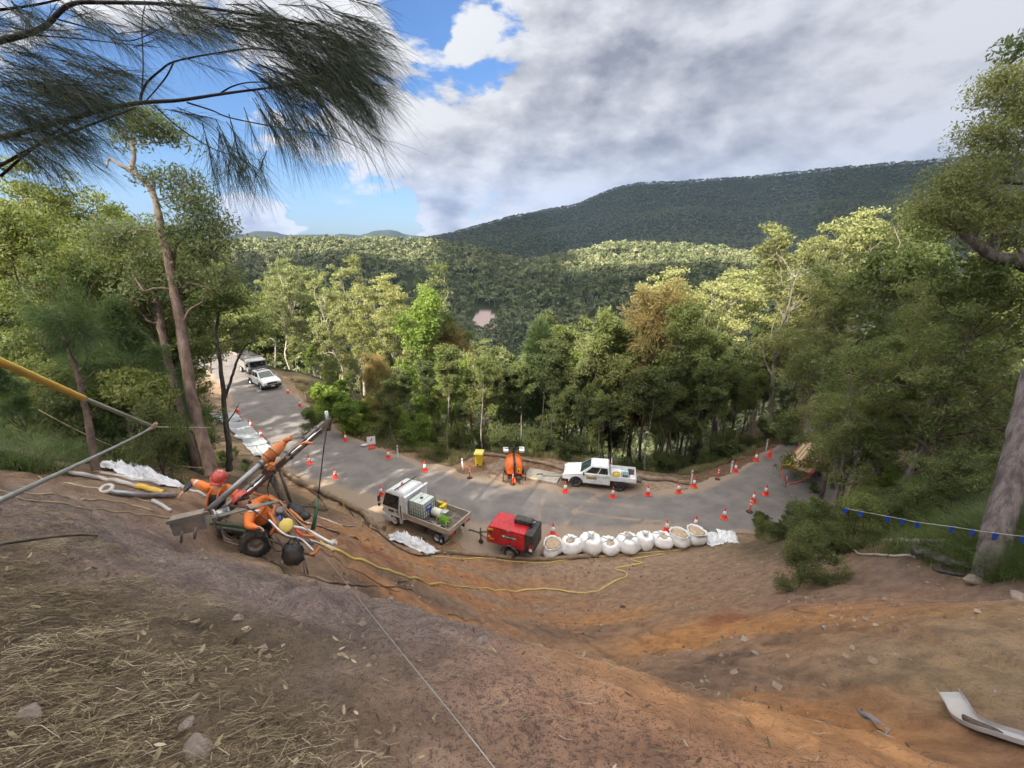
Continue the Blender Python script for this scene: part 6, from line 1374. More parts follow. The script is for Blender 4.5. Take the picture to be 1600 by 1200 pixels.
B_BROWN = bark_mat('brown_bark', (.085, .06, .05), (.17, .12, .095))
B_PALE = bark_mat('pale_bark', (.30, .25, .20), (.48, .42, .35))
B_GUM = bark_mat('gum_bark', (.12, .078, .06), (.22, .15, .12), 2.5, (5.5, 9.5, (.30, .225, .17), (.50, .40, .31)))
B_DARK = bark_mat('dark_bark', (.045, .038, .034), (.10, .082, .07))
B_DEAD = bark_mat('dead_wood', (.32, .29, .26), (.48, .44, .40))

def tubes_mesh(name, brs, mt, parent=None):
    """brs: list of (pts array, radii array); one mesh, via numpy"""
    VV = []; FF = []; off = 0
    for pts, rad in brs:
        pts = np.asarray(pts, float); rad = np.asarray(rad, float); N = len(pts)
        rm = rad.max(); n = 10 if rm > .12 else (7 if rm > .04 else (5 if rm > .015 else 3))
        t = np.gradient(pts, axis=0); t /= np.linalg.norm(t, axis=1)[:, None] + 1e-9
        ref = np.array([0, 0, 1.]) if abs(t[:, 2]).mean() < .8 else np.array([1., 0, 0])
        u = np.cross(t, ref); u /= np.linalg.norm(u, axis=1)[:, None] + 1e-9; w = np.cross(t, u)
        a = np.arange(n) * 2 * math.pi / n
        v = pts[:, None] + (u[:, None] * np.cos(a)[None, :, None] + w[:, None] * np.sin(a)[None, :, None]) * rad[:, None, None]
        VV.append(v.reshape(-1, 3)); i = np.arange(N - 1)[:, None] * n; k = np.arange(n)[None]; k2 = (k + 1) % n
        FF.append((np.stack([i + k, i + k2, i + n + k2, i + n + k], -1).reshape(-1, 4)) + off); off += N * n
    return np_mesh(name, np.concatenate(VV), np.concatenate(FF), mt, parent, smooth=True)

def unit(v): return v / (np.linalg.norm(v) + 1e-9)
def grow(g, start, d, L, r0, r1, seg, wob, up):
    pts = [np.array(start, float)]; d = unit(np.array(d, float)); s = L / seg
    for i in range(seg):
        d = unit(d + g.normal(0, wob, 3) + np.array([0, 0, up])); pts.append(pts[-1] + d * s)
    return np.array(pts), np.linspace(r0, r1, seg + 1), d
def skeleton(seed, h=14, clear=.4, spread=4.5, r=.2, nl=9, wob=.10, up=.06, lean=(0, 0), lev2=5, lev3=4, ang=(35, 70), trunk=None, top=.95, shape='round', whorl=False):
    g = np.random.default_rng(seed); brs = []; tips = []
    if trunk is None:
        tp, tr, _ = grow(g, (0, 0, -.4), (lean[0], lean[1], 1), h * .97 + .4, r, r * .16, 14, wob * .55, .05)
    else:
        tp = np.array(cat(trunk, 4)); tr = np.linspace(r, r * .2, len(tp))
    tr = tr * 1.0; tr[0] *= 1.5; tr[1] *= 1.12
    brs.append((tp, tr)); S_ = np.concatenate([[0], np.cumsum(np.linalg.norm(np.diff(tp, axis=0), axis=1))]); S_ /= S_[-1]
    for k in range(nl):
        f = clear + (top - clear) * ((k + g.uniform(0, .8)) / nl)
        p = np.array([np.interp(f, S_, tp[:, i]) for i in range(3)]); rr = np.interp(f, S_, tr)
        az = k * 2.4 + g.uniform(-.5, .5); q = (f - clear) / (1 - clear + 1e-6)
        if shape == 'cone': Lb = spread * (1.02 - q) + .3
        elif shape == 'umb': Lb = spread * (.55 + .45 * math.sin(q * math.pi * .7 + .3))
        else: Lb = spread * math.sqrt(max(.08, 1 - (2 * q - .85) ** 2 * .85))
        Lb *= g.uniform(.75, 1.2); el = R(90 - g.uniform(*ang) * (1 - .45 * q))
        d = (math.cos(az) * math.cos(el), math.sin(az) * math.cos(el), math.sin(el))
        bp, br, bd = grow(g, p, d, Lb, min(rr * .62, .05 + Lb * .022), .018, 7, wob * 1.7, up)
        brs.append((bp, br))
        for j in range(lev2):
            t = g.uniform(.3, 1.) if j else 1.; i0 = min(6, int(t * 7)); sp = bp[i0]; base = unit(bp[min(i0 + 1, 7)] - bp[max(i0 - 1, 0)])
            d2 = unit(base + g.normal(0, .62, 3) + np.array([0, 0, .15])); L2 = Lb * g.uniform(.25, .48) * (1.25 - .5 * t) 
            p2, r2, dd = grow(g, sp, d2, L2, max(.012, br[i0] * .55), .008, 4, wob * 2, up)
            brs.append((p2, r2))
            for m in range(lev3):
                i1 = g.integers(1, 5); d3 = unit(unit(p2[min(i1 + 1, 4)] - p2[i1 - 1]) + g.normal(0, .7, 3)); L3 = L2 * g.uniform(.3, .6)
                e = p2[i1] + d3 * L3
                if m < 2: brs.append((np.array([p2[i1], (p2[i1] + e) / 2 + g.normal(0, .03, 3), e]), np.array([.009, .007, .005])))
                tips.append((e, d3))
            tips.append((p2[-1], dd))
    tips.append((tp[-1], np.array([0, 0, 1.])))
    return brs, tips
def leaves(seed, tips, n, R_=.6, flat=.6, L=.24, w=.11, style='broad', skip=.1, vary=1.):
    """leaf quads spread about the twig tips; returns V,F,v"""
    g = np.random.default_rng(seed); P = np.array([t[0] for t in tips]); D = np.array([t[1] for t in tips])
    keep = g.uniform(0, 1, len(P)) > skip; P, D = P[keep], D[keep]
    cr = g.uniform(.6, 1.3, len(P)) * R_; wgt = cr ** 2; idx = g.choice(len(P), n, p=wgt / wgt.sum()); cv = g.uniform(0, 1, len(P)) * vary
    if style == 'broad':
        u = g.normal(0, 1, (n, 3)); u /= np.linalg.norm(u, axis=1)[:, None]; rad = g.uniform(0, 1, n) ** .42
        c = P[idx] + u * (rad * cr[idx])[:, None] * np.array([1, 1, flat])
        nrm = u * .8 + g.normal(0, .55, (n, 3)) + np.array([0, 0, .55]); ax = g.normal(0, 1, (n, 3)) + np.array([0, 0, -.35])
    else:
        u = g.normal(0, 1, (n, 3)) * .55 + D[idx] * 1.0 + np.array([0, 0, -.25 if style == 'droop' else .05]); u /= np.linalg.norm(u, axis=1)[:, None]
        c = P[idx] + g.normal(0, .22, (n, 3)) * cr[idx][:, None] + u * (g.uniform(0, .75, n) * cr[idx])[:, None]; ax = u; nrm = g.normal(0, 1, (n, 3))
    ax /= np.linalg.norm(ax, axis=1)[:, None]; s = np.cross(nrm, ax); s /= np.linalg.norm(s, axis=1)[:, None] + 1e-9
    l = (g.uniform(.45, 1.5, n) * L)[:, None]; ww = (g.uniform(.7, 1.3, n) * w)[:, None]; nn = np.cross(ax, s)
    V = np.stack([c - ax * l * .5, c + s * ww * .5 + nn * ww * .15, c + ax * l * .5, c - s * ww * .5 + nn * ww * .15], 1).reshape(-1, 3)
    F_ = np.arange(n * 4).reshape(n, 4); v = np.clip(cv[idx] * .7 + g.uniform(0, .3, n), 0, 1)
    return V, F_, v
def crown_obj(lv, mt, parent, name='crown'):
    V, F_, v = lv
    return np_mesh(name, V, F_, mt, parent, attr={'v': ('FACE', 'FLOAT', v)})
def cat_lv(a):
    V = np.concatenate([q[0] for q in a]); o = 0; F_ = []
    for q in a: F_.append(q[1] + o); o += len(q[0])
    return V, np.concatenate(F_), np.concatenate([q[2] for q in a])

PROTO = {}; PLACED = []
def proto(key, name, bark, leaf, sk, lv, dead=False):
    brs, tips = skeleton(**sk); root = empty(name, (0, 0, -500))
    tubes_mesh('trunk', brs, bark, root)
    if not dead: crown_obj(leaves(sk['seed'] + 100, tips, **lv), leaf, root)
    # measured extents for scaling
    P = np.array([t[0] for t in tips]); root['_h'] = float(np.percentile(P[:, 2], 97)); PROTO[key] = root; return root
def place(key, p, h, rz=None, label=None, cat_='tree', group=None, tilt=(0, 0), sx=1.):
    src = PROTO[key]; s = h / src['_h']
    c = copy_tree(src); c.name = src.name
    c.location = (p[0], p[1], p[2] - .15); c.rotation_euler = (tilt[0], tilt[1], rnd.uniform(0, 6.28) if rz is None else rz); c.scale = (s * sx, s * sx, s)
    if '_h' in c: del c['_h']
    PLACED.append((c, h)); tag(c, label, cat_, group); return c
def bt(key, n, bark, leaf, seed, **k):
    lv = dict(n=n, R_=k.pop('R_', .75), flat=k.pop('flat', .6), L=k.pop('L', .26), w=k.pop('w', .13), style=k.pop('style', 'broad'), skip=k.pop('skip', .1))
    nm = k.pop('name', 'gum_tree'); dead = k.pop('dead', False); proto(key, nm, bark, leaf, dict(seed=seed, **k), lv, dead)
bt('gumA', 9500, B_PALE, L_PALE, 1, h=16, clear=.35, spread=5.2, r=.2, nl=11, shape='umb', R_=0.62, flat=.5, wob=.16)
bt('gumB', 9500, B_PALE, L_OLIVE, 2, h=17, clear=.45, spread=5.5, r=.22, nl=10, shape='umb', R_=0.66, flat=.5, wob=.18, lean=(.15, 0))
bt('gumC', 9000, B_GREY, L_OLIVE, 3, h=15, clear=.5, spread=4.2, r=.18, nl=10, shape='umb', R_=0.62, wob=.14)
bt('gumD', 7500, B_PALE, L_PALE, 14, h=15, clear=.30, spread=5.5, r=.17, nl=9, shape='umb', R_=0.55, flat=.5, wob=.2, skip=.25, ang=(25, 55))
bt('bushA', 13000, B_BROWN, L_BRIGHT, 4, h=13, clear=.16, spread=3.8, r=.16, nl=16, R_=0.62, name='bushy_tree')
bt('bushB', 12500, B_GREY, L_MID, 5, h=14, clear=.30, spread=3.8, r=.17, nl=15, R_=0.66, name='bushy_tree')
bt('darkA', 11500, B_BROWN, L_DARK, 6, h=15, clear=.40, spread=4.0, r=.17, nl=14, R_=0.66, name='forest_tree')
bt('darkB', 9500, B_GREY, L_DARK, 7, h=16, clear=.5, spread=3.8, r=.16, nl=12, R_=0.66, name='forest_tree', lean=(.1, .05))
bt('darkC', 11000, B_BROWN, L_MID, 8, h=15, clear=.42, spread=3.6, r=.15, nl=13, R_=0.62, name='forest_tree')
bt('oakA', 26000, B_BROWN, L_NEEDB, 9, h=14, clear=.15, spread=3.0, r=.15, nl=22, shape='cone', R_=.8, style='droop', L=.55, w=.045, name='she_oak', up=.10)
bt('oakR', 24000, B_BROWN, L_RUST, 10, h=14, clear=.25, spread=3.3, r=.15, nl=18, shape='round', R_=.8, style='droop', L=.38, w=.05, name='she_oak', up=.10)
bt('oakD', 26000, B_DARK, L_NEED, 12, h=13, clear=.12, spread=3.4, r=.13, nl=22, shape='cone', R_=.85, style='droop', L=.55, w=.04, name='she_oak', up=.04)
bt('dead', 10, B_DEAD, L_RUST, 13, h=13, clear=.45, spread=3.4, r=.14, nl=12, ang=(15, 45), dead=True, name='dead_tree', up=.15)
bt('pole', 5000, B_GREY, L_MID, 15, h=14, clear=.72, spread=2.0, r=.10, nl=7, R_=.6, name='slender_tree')
bt('poleD', 5000, B_DARK, L_DARK, 16, h=13, clear=.68, spread=2.2, r=.09, nl=7, R_=.6, name='slender_tree', lean=(.12, 0))
bt('shrubA', 7000, B_BROWN, L_BRIGHT, 17, h=3.2, clear=.05, spread=1.7, r=.05, nl=14, R_=.45, L=.20, w=.11, name='shrub', ang=(20, 70))
bt('shrubB', 7000, B_BROWN, L_MID, 18, h=3., clear=.05, spread=1.8, r=.05, nl=14, R_=.42, L=.17, w=.08, name='shrub', ang=(20, 75))
bt('shrubD', 7000, B_DARK, L_DARK, 19, h=3., clear=.05, spread=1.8, r=.05, nl=14, R_=.42, L=.17, w=.08, name='shrub', ang=(20, 75))
# finer versions for trees close to the viewpoint
bt('nearA', 21000, B_GREY, L_OLIVE, 21, h=12, clear=.22, spread=4.4, r=.15, nl=16, R_=.50, L=.18, w=.07, shape='umb', wob=.16, name='acacia_tree', lev2=6)
bt('nearB', 21000, B_BROWN, L_MID, 22, h=11, clear=.25, spread=4.0, r=.14, nl=15, R_=.46, L=.17, w=.075, wob=.14, name='forest_tree', lev2=6)
bt('nearC', 26000, B_DARK, L_NEED, 23, h=10, clear=.10, spread=3.4, r=.12, nl=24, shape='cone', R_=.6, style='droop', L=.30, w=.030, wob=.1, name='she_oak', lev2=6)
bt('nearS', 16000, B_BROWN, L_MID, 24, h=2.4, clear=.04, spread=1.5, r=.035, nl=16, R_=.32, L=.085, w=.045, name='shrub', ang=(20, 75))
bt('nearSD', 16000, B_DARK, L_DARK, 25, h=2.4, clear=.04, spread=1.6, r=.035, nl=16, R_=.32, L=.09, w=.035, name='shrub', ang=(20, 75))

def tree_at(key, px, d, top, label, base=None, cat_='tree', group=None, rz=None, sx=1., hmin=2.0, tilt=(0, 0)):
    """a tree standing d metres out in the direction of column px, as tall as its top row asks"""
    P = ray(px, top); p = CAMP + P * d; x, y = p[0], p[1]; z = h1(x, y)
    return place(key, (x, y, z), max(hmin, p[2] - z), rz, label, cat_, group, tilt, sx)
HERO = [
 # lit trees beyond the road, left to right
 ('gumC', 395, 66, 432, 'olive-topped gum tree behind the parked black-and-white trucks'),
 ('gumD', 432, 58, 440, 'pale gum with bare leaning limbs just right of the far white ute'),
 ('gumA', 470, 62, 408, 'broad pale gum, highest crown at the left end of the sunlit row'),
 ('gumD', 512, 56, 418, 'sunlit gum with white forked branches and thin crown'),
 ('gumB', 548, 60, 412, 'olive gum with domed crown, tallest of the sunlit row'),
 ('gumA', 606, 56, 436, 'pale sunlit gum behind the bright green bushy tree'),
 ('bushA', 652, 43, 462, 'bright green bushy tree on the far verge above the red-and-white cones'),
 ('gumB', 664, 54, 428, 'sunlit gum whose crown touches the dark valley on its right'),
 ('oakR', 590, 39, 560, 'small rusty brown she-oak among bright green shrubs'),
 ('oakR', 716, 50, 512, 'rust-coloured she-oak right of the bright bushy tree'),
 ('gumA', 764, 47, 540, 'pale gum with cream trunk standing behind the yellow bin'),
 ('bushA', 700, 41, 560, 'yellow-green bushy tree over the slender pale trunk'),
 ('gumC', 735, 62, 530, 'gum with flat olive crown below the pale rock scar'),
 ('bushA', 528, 42, 590, 'bright green low tree beside the orange roadside bank'),
 ('pole', 692, 34, 540, 'slender straight gum with pale trunk in front of the wood'),
 ('pole', 752, 33, 560, 'thin pale pole tree directly behind the yellow bin'),
 # centre
 ('oakA', 848, 40, 512, 'pointed light green she-oak right of the valley opening'),
 ('gumA', 815, 44, 545, 'pale green crown left of the pointed she-oak'),
 ('dead', 902, 44, 488, 'bare dead tree with upright grey branches'),
 ('gumD', 880, 42, 535, 'sunlit thin gum below the dead tree'),
 ('bushA', 930, 45, 528, 'yellow-green tree right of the dead tree'),
 ('bushB', 955, 41, 500, 'green tree just left of the golden she-oak'),
 ('oakR', 1000, 43, 457, 'golden she-oak crown, tallest of the rusty trees'),
 ('bushB', 1055, 40, 480, 'green tree with leaning trunk between golden and bright crowns'),
 ('gumA', 1080, 44, 430, 'bright silvery green crown rising above the dark wood'),
 ('bushB', 1110, 36, 520, 'mid green bushy tree near the far right verge'),
 ('darkC', 1135, 34, 560, 'dark green tree over the right-hand guide posts'),
 ('gumA', 1152, 62, 412, 'small round pale crown on a tall thin trunk'),
 ('gumA', 1168, 54, 432, 'pale flat-topped crown right of the small round one'),
 ('gumC', 1205, 48, 440, 'gum with yellowish top left of the big silver crowns'),
 ('gumA', 1262, 34, 358, 'silver-topped spreading gum, left of the two biggest on the right'),
 ('gumB', 1330, 30, 345, 'tall gum with dark curving limbs on the right hillside'),
 ('gumA', 1395, 32, 330, 'silver-crowned gum, highest below the dark mountain on the right'),
 ('bushB', 1445, 26, 400, 'dense green tree left of the big bent-limbed tree'),
 # right hillside
 ('nearA', 1318, 30, 450, 'grey-green acacia above the end of the road'),
 ('nearB', 1330, 25, 560, 'green tree overhanging the red trailer'),
 ('nearA', 1370, 20, 545, 'grey-green acacia with layered foliage at right of centre bank'),
 ('nearB', 1440, 22, 480, 'dark leafy tree in the thick of the right-hand wood'),
 ('nearA', 1500, 17, 430, 'feathery acacia below the big bent-limbed tree'),
 ('nearB', 1560, 16, 400, 'dark leafy tree behind the leaning grey trunk'),
 ('nearB', 1365, 22, 600, 'low dark tree over the shrubby bank'),
 ('bushB', 1480, 30, 350, 'tall green tree glimpsed between the right-hand crowns'),
 # left side
 ('nearB', 20, 17, 285, 'leafy tree at the far left edge under the pine needles'),
 ('nearB', 60, 12, 400, 'dark leafy tree nearest the left edge'),
 ('nearC', 150, 11, 470, 'soft green she-oak crossed by the yellow-sleeved rope'),
 ('nearC', 5, 10, 560, 'low dark she-oak at the left edge below the yellow sleeve'),
 ('nearB', 60, 15, 320, 'dark layered tree filling the left edge above the yellow sleeve'), ('nearA', 110, 22, 330, 'sunlit olive tree left of the tall gum'),
 ('nearB', 180, 17, 360, 'dense dark-leaved tree behind the slim second trunk'),
 ('nearC', 215, 15, 520, 'green she-oak filling the gap under the tall gum'),
 ('gumC', 262, 30, 400, 'loose-crowned gum between the tall gum and the road'),
 ('gumC', 278, 40, 430, 'sparse olive tree beside the left end of the road'),
 ('gumC', 290, 52, 410, 'distant olive gum seen right of the tall gum trunk'),
 ('gumB', 240, 38, 370, 'olive gum behind the forked limbs of the tall gum'),
]
for h in HERO: tree_at(h[0], h[1], h[2], h[3], h[4])

# rows of the wood: one label for trees nothing tells apart
LM = [(-100, 'beyond the yellow rope sleeve'), (90, 'left of the slim reddish trunk'), (180, 'between the slim reddish trunk and the tall gum'), (262, 'just left of the tall leaning gum'), (330, 'just right of the tall leaning gum'), (385, 'behind the two far trucks'), (450, 'right of the far white ute'), (505, 'in line with the drill mast tip'), (560, 'left of the white sign'), (600, 'above the white sign'), (650, 'above the white guide post'), (700, 'left of the yellow bin'), (750, 'behind the yellow bin'), (778, 'between bin and lighting tower'), (805, 'behind the lighting tower'), (850, 'behind the grey boards'), (905, 'behind the ute bonnet'), (945, 'behind the ute cab'), (985, 'behind the ute tray'), (1030, 'right of the ute tail'), (1080, 'above the nearest guide post'), (1121, 'above the verge bollard'), (1165, 'above the second guide post'), (1215, 'where the road ends on the right'), (1270, 'above the red trailer'), (1330, 'left of the first blue flags'), (1400, 'above the blue flags'), (1480, 'left of the leaning grey trunk'), (1560, 'behind the leaning grey trunk'), (1630, 'at the right edge')]
def near_what(px, d=0): return ', ' + min(LM, key=lambda q: abs(q[0] - px))[1]
def wood(n, pxr, dr, topr, keys, label, group, seed, sx=1., cat_='tree', hmin=4.):
    g = random.Random(seed)
    for i in range(n):
        px = pxr[0] + (pxr[1] - pxr[0]) * (i + g.random()) / n; d = g.uniform(*dr)
        P = CAMP + ray(px, 600) * d
        if wroad(np.array([P[0]]), np.array([P[1]]))[0] < 1.5: continue
        tree_at(g.choice(keys), px, d, g.uniform(*topr), label + near_what(px, d), cat_=cat_, group=group, sx=sx, hmin=hmin)
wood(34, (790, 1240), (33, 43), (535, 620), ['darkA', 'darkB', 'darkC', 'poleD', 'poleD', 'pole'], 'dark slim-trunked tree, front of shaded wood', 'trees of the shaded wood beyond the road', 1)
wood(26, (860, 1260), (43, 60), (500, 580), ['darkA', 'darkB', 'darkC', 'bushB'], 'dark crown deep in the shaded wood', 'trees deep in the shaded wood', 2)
wood(24, (460, 700), (42, 72), (480, 580), ['gumC', 'bushA', 'bushB', 'gumA'], 'green tree filling the sunlit wood', 'trees filling the sunlit wood', 3)
wood(12, (600, 790), (34, 42), (560, 640), ['darkC', 'pole', 'poleD', 'bushB'], 'slim tree at the front of the wood', 'slim trees at the front of the wood', 4)
wood(16, (320, 480), (74, 95), (440, 480), ['gumC', 'gumA', 'darkC'], 'tree at the far left bend', 'trees at the far left bend', 5)
wood(26, (1285, 1620), (28, 52), (390, 480), ['darkA', 'darkC', 'bushB', 'gumC', 'nearA'], 'tree high on the right-hand hillside', 'trees of the right-hand hillside', 6)
wood(12, (1340, 1640), (21, 28), (520, 660), ['nearB', 'nearA', 'darkC'], 'low understorey tree on the right-hand bank', 'understorey trees on the right', 7, hmin=3)
wood(24, (-60, 290), (16, 34), (340, 460), ['nearB', 'darkC', 'darkA', 'nearB', 'bushB'], 'tree of the dense left-hand wood', 'trees of the left-hand slope', 8)
wood(12, (-80, 300), (12, 20), (520, 640), ['nearC', 'nearC', 'nearB'], 'feathery young tree', 'young trees on the left-hand slope', 9, hmin=2.5)

# ---------------- trees drawn limb by limb, grasses, litter ----------------
CR_ = np.array([1., 0, 0]); CU = np.array([0, math.sin(PITCH), math.cos(PITCH)])
def custom_tree(name, label, base, limbs, clusters, bark, leaf, n, L=.12, w=.035, style='broad', seed=1, cat_='tree', flat=.6, RL=.42):
    g = np.random.default_rng(seed); O = np.array(base, float); root = empty(name, tuple(O), 0, label, cat_); brs = []; allp = []
    for l, r0, r1 in limbs:
        P = np.array([(q if len(q) == 4 else atD(*q))[:3] for q in l]) if len(l[0]) == 3 else np.array(l)
        P = np.array(cat(list(P), 6)) - O; m = len(P); P[1:-1] += g.normal(0, min(r0, .1) * .10, (m - 2, 3)); rr = np.linspace(r0, r1, m); brs.append((P, rr)); allp.append(P)
    AP = np.concatenate(allp); tips = []
    for (px, py, d, R0, k) in clusters:
        c = atD(px, py, d) - O; j = np.argmin(np.linalg.norm(AP - c, axis=1)); s = AP[j]; mid = (s + c) / 2 + g.normal(0, R0 * .15, 3); brs.append((np.array(cat([s, mid, c], 4)), np.linspace(.028, .012, 9)))
        for q in range(k):
            u = g.normal(0, 1, 3); u /= np.linalg.norm(u); e = c + u * R0 * g.uniform(.3, 1.) * np.array([1, 1, .75]); brs.append((np.array([c, (c + e) / 2 + g.normal(0, .05, 3), e]), np.array([.011, .008, .005]))); tips.append((e, u))
    tubes_mesh('trunk', brs, bark, root); crown_obj(leaves(seed + 50, tips, n, R_=RL, flat=flat, L=L, w=w, style=style, skip=0), leaf, root); return root
L_GUMN = leaf_mat('gum_leaves_near', (.08, .11, .055), (.22, .26, .14), .35)
b0 = (-8.05, 10.7, 9.0)
custom_tree('gum_tree', 'tall leaning gum with reddish bark and pale forked top, nearest the workers', b0,
 [([(331, 742, 12.0), (318, 690, 12.0), (303, 640, 12.), (290, 560, 12.), (281, 500, 12.), (270, 440, 11.9), (262, 400, 11.8), (252, 358, 11.7)], .165, .10),
  ([(255, 372, 11.7), (252, 357, 11.7), (246, 325, 11.6), (238, 300, 11.5), (222, 280, 11.4), (205, 267, 11.3), (188, 258, 11.2), (172, 248, 11.2), (166, 262, 11.1)], .104, .02),
  ([(205, 267, 11.3), (209, 240, 11.3), (204, 222, 11.3), (190, 208, 11.3), (178, 196, 11.3)], .06, .015), ([(204, 222, 11.3), (222, 226, 11.3), (240, 223, 11.3)], .03, .01),
  ([(244, 318, 11.6), (240, 290, 11.5), (238, 270, 11.5)], .045, .012), ([(248, 312, 11.6), (262, 309, 11.6), (274, 304, 11.5)], .035, .012),
  ([(268, 430, 11.9), (272, 400, 12.), (274, 385, 12.1), (285, 375, 12.1)], .07, .02), ([(266, 420, 11.9), (256, 380, 11.9), (238, 362, 11.9), (215, 360, 11.9), (195, 364, 12.)], .055, .015),
  ([(272, 455, 12), (286, 450, 12), (300, 442, 12.), (330, 452, 12.), (352, 440, 12)], .05, .012), ([(282, 510, 12), (296, 485, 12), (315, 472, 12), (322, 458, 12)], .04, .012), ([(274, 452, 12), (245, 450, 12), (225, 455, 12)], .035, .012)],
 [(235, 195, 11.3, .62, 16), (260, 210, 11.4, .5, 12), (195, 212, 11.3, .4, 8), (218, 178, 11.3, .35, 6), (290, 290, 11.6, .55, 14), (302, 318, 11.7, .45, 10), (238, 280, 11.5, .3, 6), (320, 345, 11.9, .6, 18), (290, 362, 12, .55, 14), (340, 370, 12, .5, 12), (200, 360, 12, .6, 16), (170, 372, 12.2, .6, 12), (230, 395, 12.2, .6, 14), (320, 400, 12.3, .6, 14), (350, 430, 12.3, .5, 10), (300, 440, 12.4, .6, 12), (215, 440, 12.4, .6, 14)],
 bark_mat('leaning_gum_bark', (.13, .085, .066), (.25, .18, .145), 3., (6.3, 8.2, (.34, .26, .20), (.58, .48, .38))), L_GUMN, 15000, L=.12, w=.04, RL=.5)
b1 = tuple(atD(302, 712, 14.))
custom_tree('gum_tree', 'slimmer brown-barked gum left of the tall leaning gum, forked at mid height', b1,
 [([(306, 735, 14.), (302, 708, 14.), (280, 640, 14), (262, 560, 14), (250, 505, 14), (243, 465, 14), (235, 452, 14)], .15, .07), ([(250, 505, 14), (230, 500, 13.9), (205, 470, 13.9), (180, 440, 13.8)], .05, .02), ([(240, 460, 14), (248, 440, 14), (252, 420, 14)], .05, .02), ([(236, 452, 14), (225, 448, 14), (212, 450, 14)], .04, .015), ([(262, 560, 14), (225, 520, 13.9), (190, 500, 13.8), (160, 488, 13.7)], .035, .012)],
 [(180, 430, 13.8, .8, 16), (230, 425, 14, .8, 16), (255, 405, 14, .7, 14), (150, 400, 13.8, .9, 18), (205, 400, 14, .8, 16), (160, 480, 13.7, .6, 10)], B_BROWN, L_MID, 15000, L=.14, w=.05, seed=2, RL=.5)
b2 = tuple(atD(358, 710, 17.))
custom_tree('slender_tree', 'thin dark forked tree in front of the far utes and the road', b2,
 [([(358, 735, 17), (358, 706, 17), (352, 650, 17), (348, 600, 17), (343, 560, 17), (338, 520, 17), (345, 470, 17)], .12, .04), ([(350, 625, 17), (362, 590, 17), (372, 560, 17), (385, 540, 17), (400, 532, 17)], .06, .02), ([(355, 660, 17), (366, 645, 17), (374, 630, 17)], .03, .012), ([(340, 535, 17), (325, 505, 17), (310, 490, 17)], .03, .012)],
 [(345, 460, 17, 1., 16), (325, 480, 17, .9, 14), (360, 470, 17.2, .8, 12), (398, 515, 17.3, .35, 4)], B_DARK, L_MID, 4500, L=.15, w=.06, seed=3, RL=.5)
b3 = G(148, 728)
custom_tree('dead_pine', 'slim reddish trunk with bare broken twigs below the yellow sleeve', b3,
 [([(150, 735, 8.6), (143, 690, 8.6), (136, 650, 8.6), (128, 615, 8.6), (116, 570, 8.6), (106, 545, 8.6)], .075, .03)] + [([(p, q, 8.6), (p + a, q + b_, 8.6), (p + 1.6 * a, q + 2.1 * b_, 8.6)], .014, .004) for p, q, a, b_ in ((120, 585, 14, -20), (118, 580, -25, -12), (126, 600, 16, -14), (130, 625, -16, -14), (112, 560, 18, -26), (136, 650, 14, -12), (108, 550, -12, -30))],
 [(104, 500, 8.7, .5, 8), (118, 520, 8.7, .4, 6)], B_BROWN, L_NEED, 5000, L=.2, w=.008, style='droop', seed=4)
custom_tree('slender_tree', 'young brown trunk left of the crumpled sheet on the crest', G(215, 737), [([(216, 740, 11), (208, 700, 11), (200, 660, 11), (190, 625, 11)], .06, .03), ([(205, 680, 11), (212, 655, 11), (224, 640, 11)], .025, .01)], [(190, 600, 11, .6, 10), (225, 620, 11, .5, 8)], B_BROWN, L_MID, 6000, L=.12, w=.05, seed=5)
# right: leaning grey trunk, bent-limbed crown
bR = atD(1560, 838, 9.4); bR[2] = h1(bR[0], bR[1]) - .1; dR = 9.4
custom_tree('gum_tree', 'massive grey leaning trunk at the right edge, rising out of the grass', bR,
 [([(1545, 905, dR), (1556, 850, dR), (1562, 815, dR), (1580, 745, dR), (1600, 660, dR), (1622, 570, dR), (1650, 450, dR), (1690, 300, dR), (1740, 140, dR)], .27, .17), ([(1690, 300, dR), (1660, 200, dR), (1690, 60, dR)], .1, .04), ([(1740, 140, dR), (1800, 0, dR)], .15, .06)],
 [(1700, 60, dR, 1.2, 20), (1800, -20, dR, 1.4, 20), (1760, 120, dR, 1., 16)], bark_mat('grey_rough_bark', (.10, .082, .078), (.24, .20, .19), 3.5), L_GUMN, 12000, L=.14, w=.05, seed=6)
bQ = atD(1725, 760, 15); bQ[2] = h1(bQ[0], bQ[1])
dQ = 15
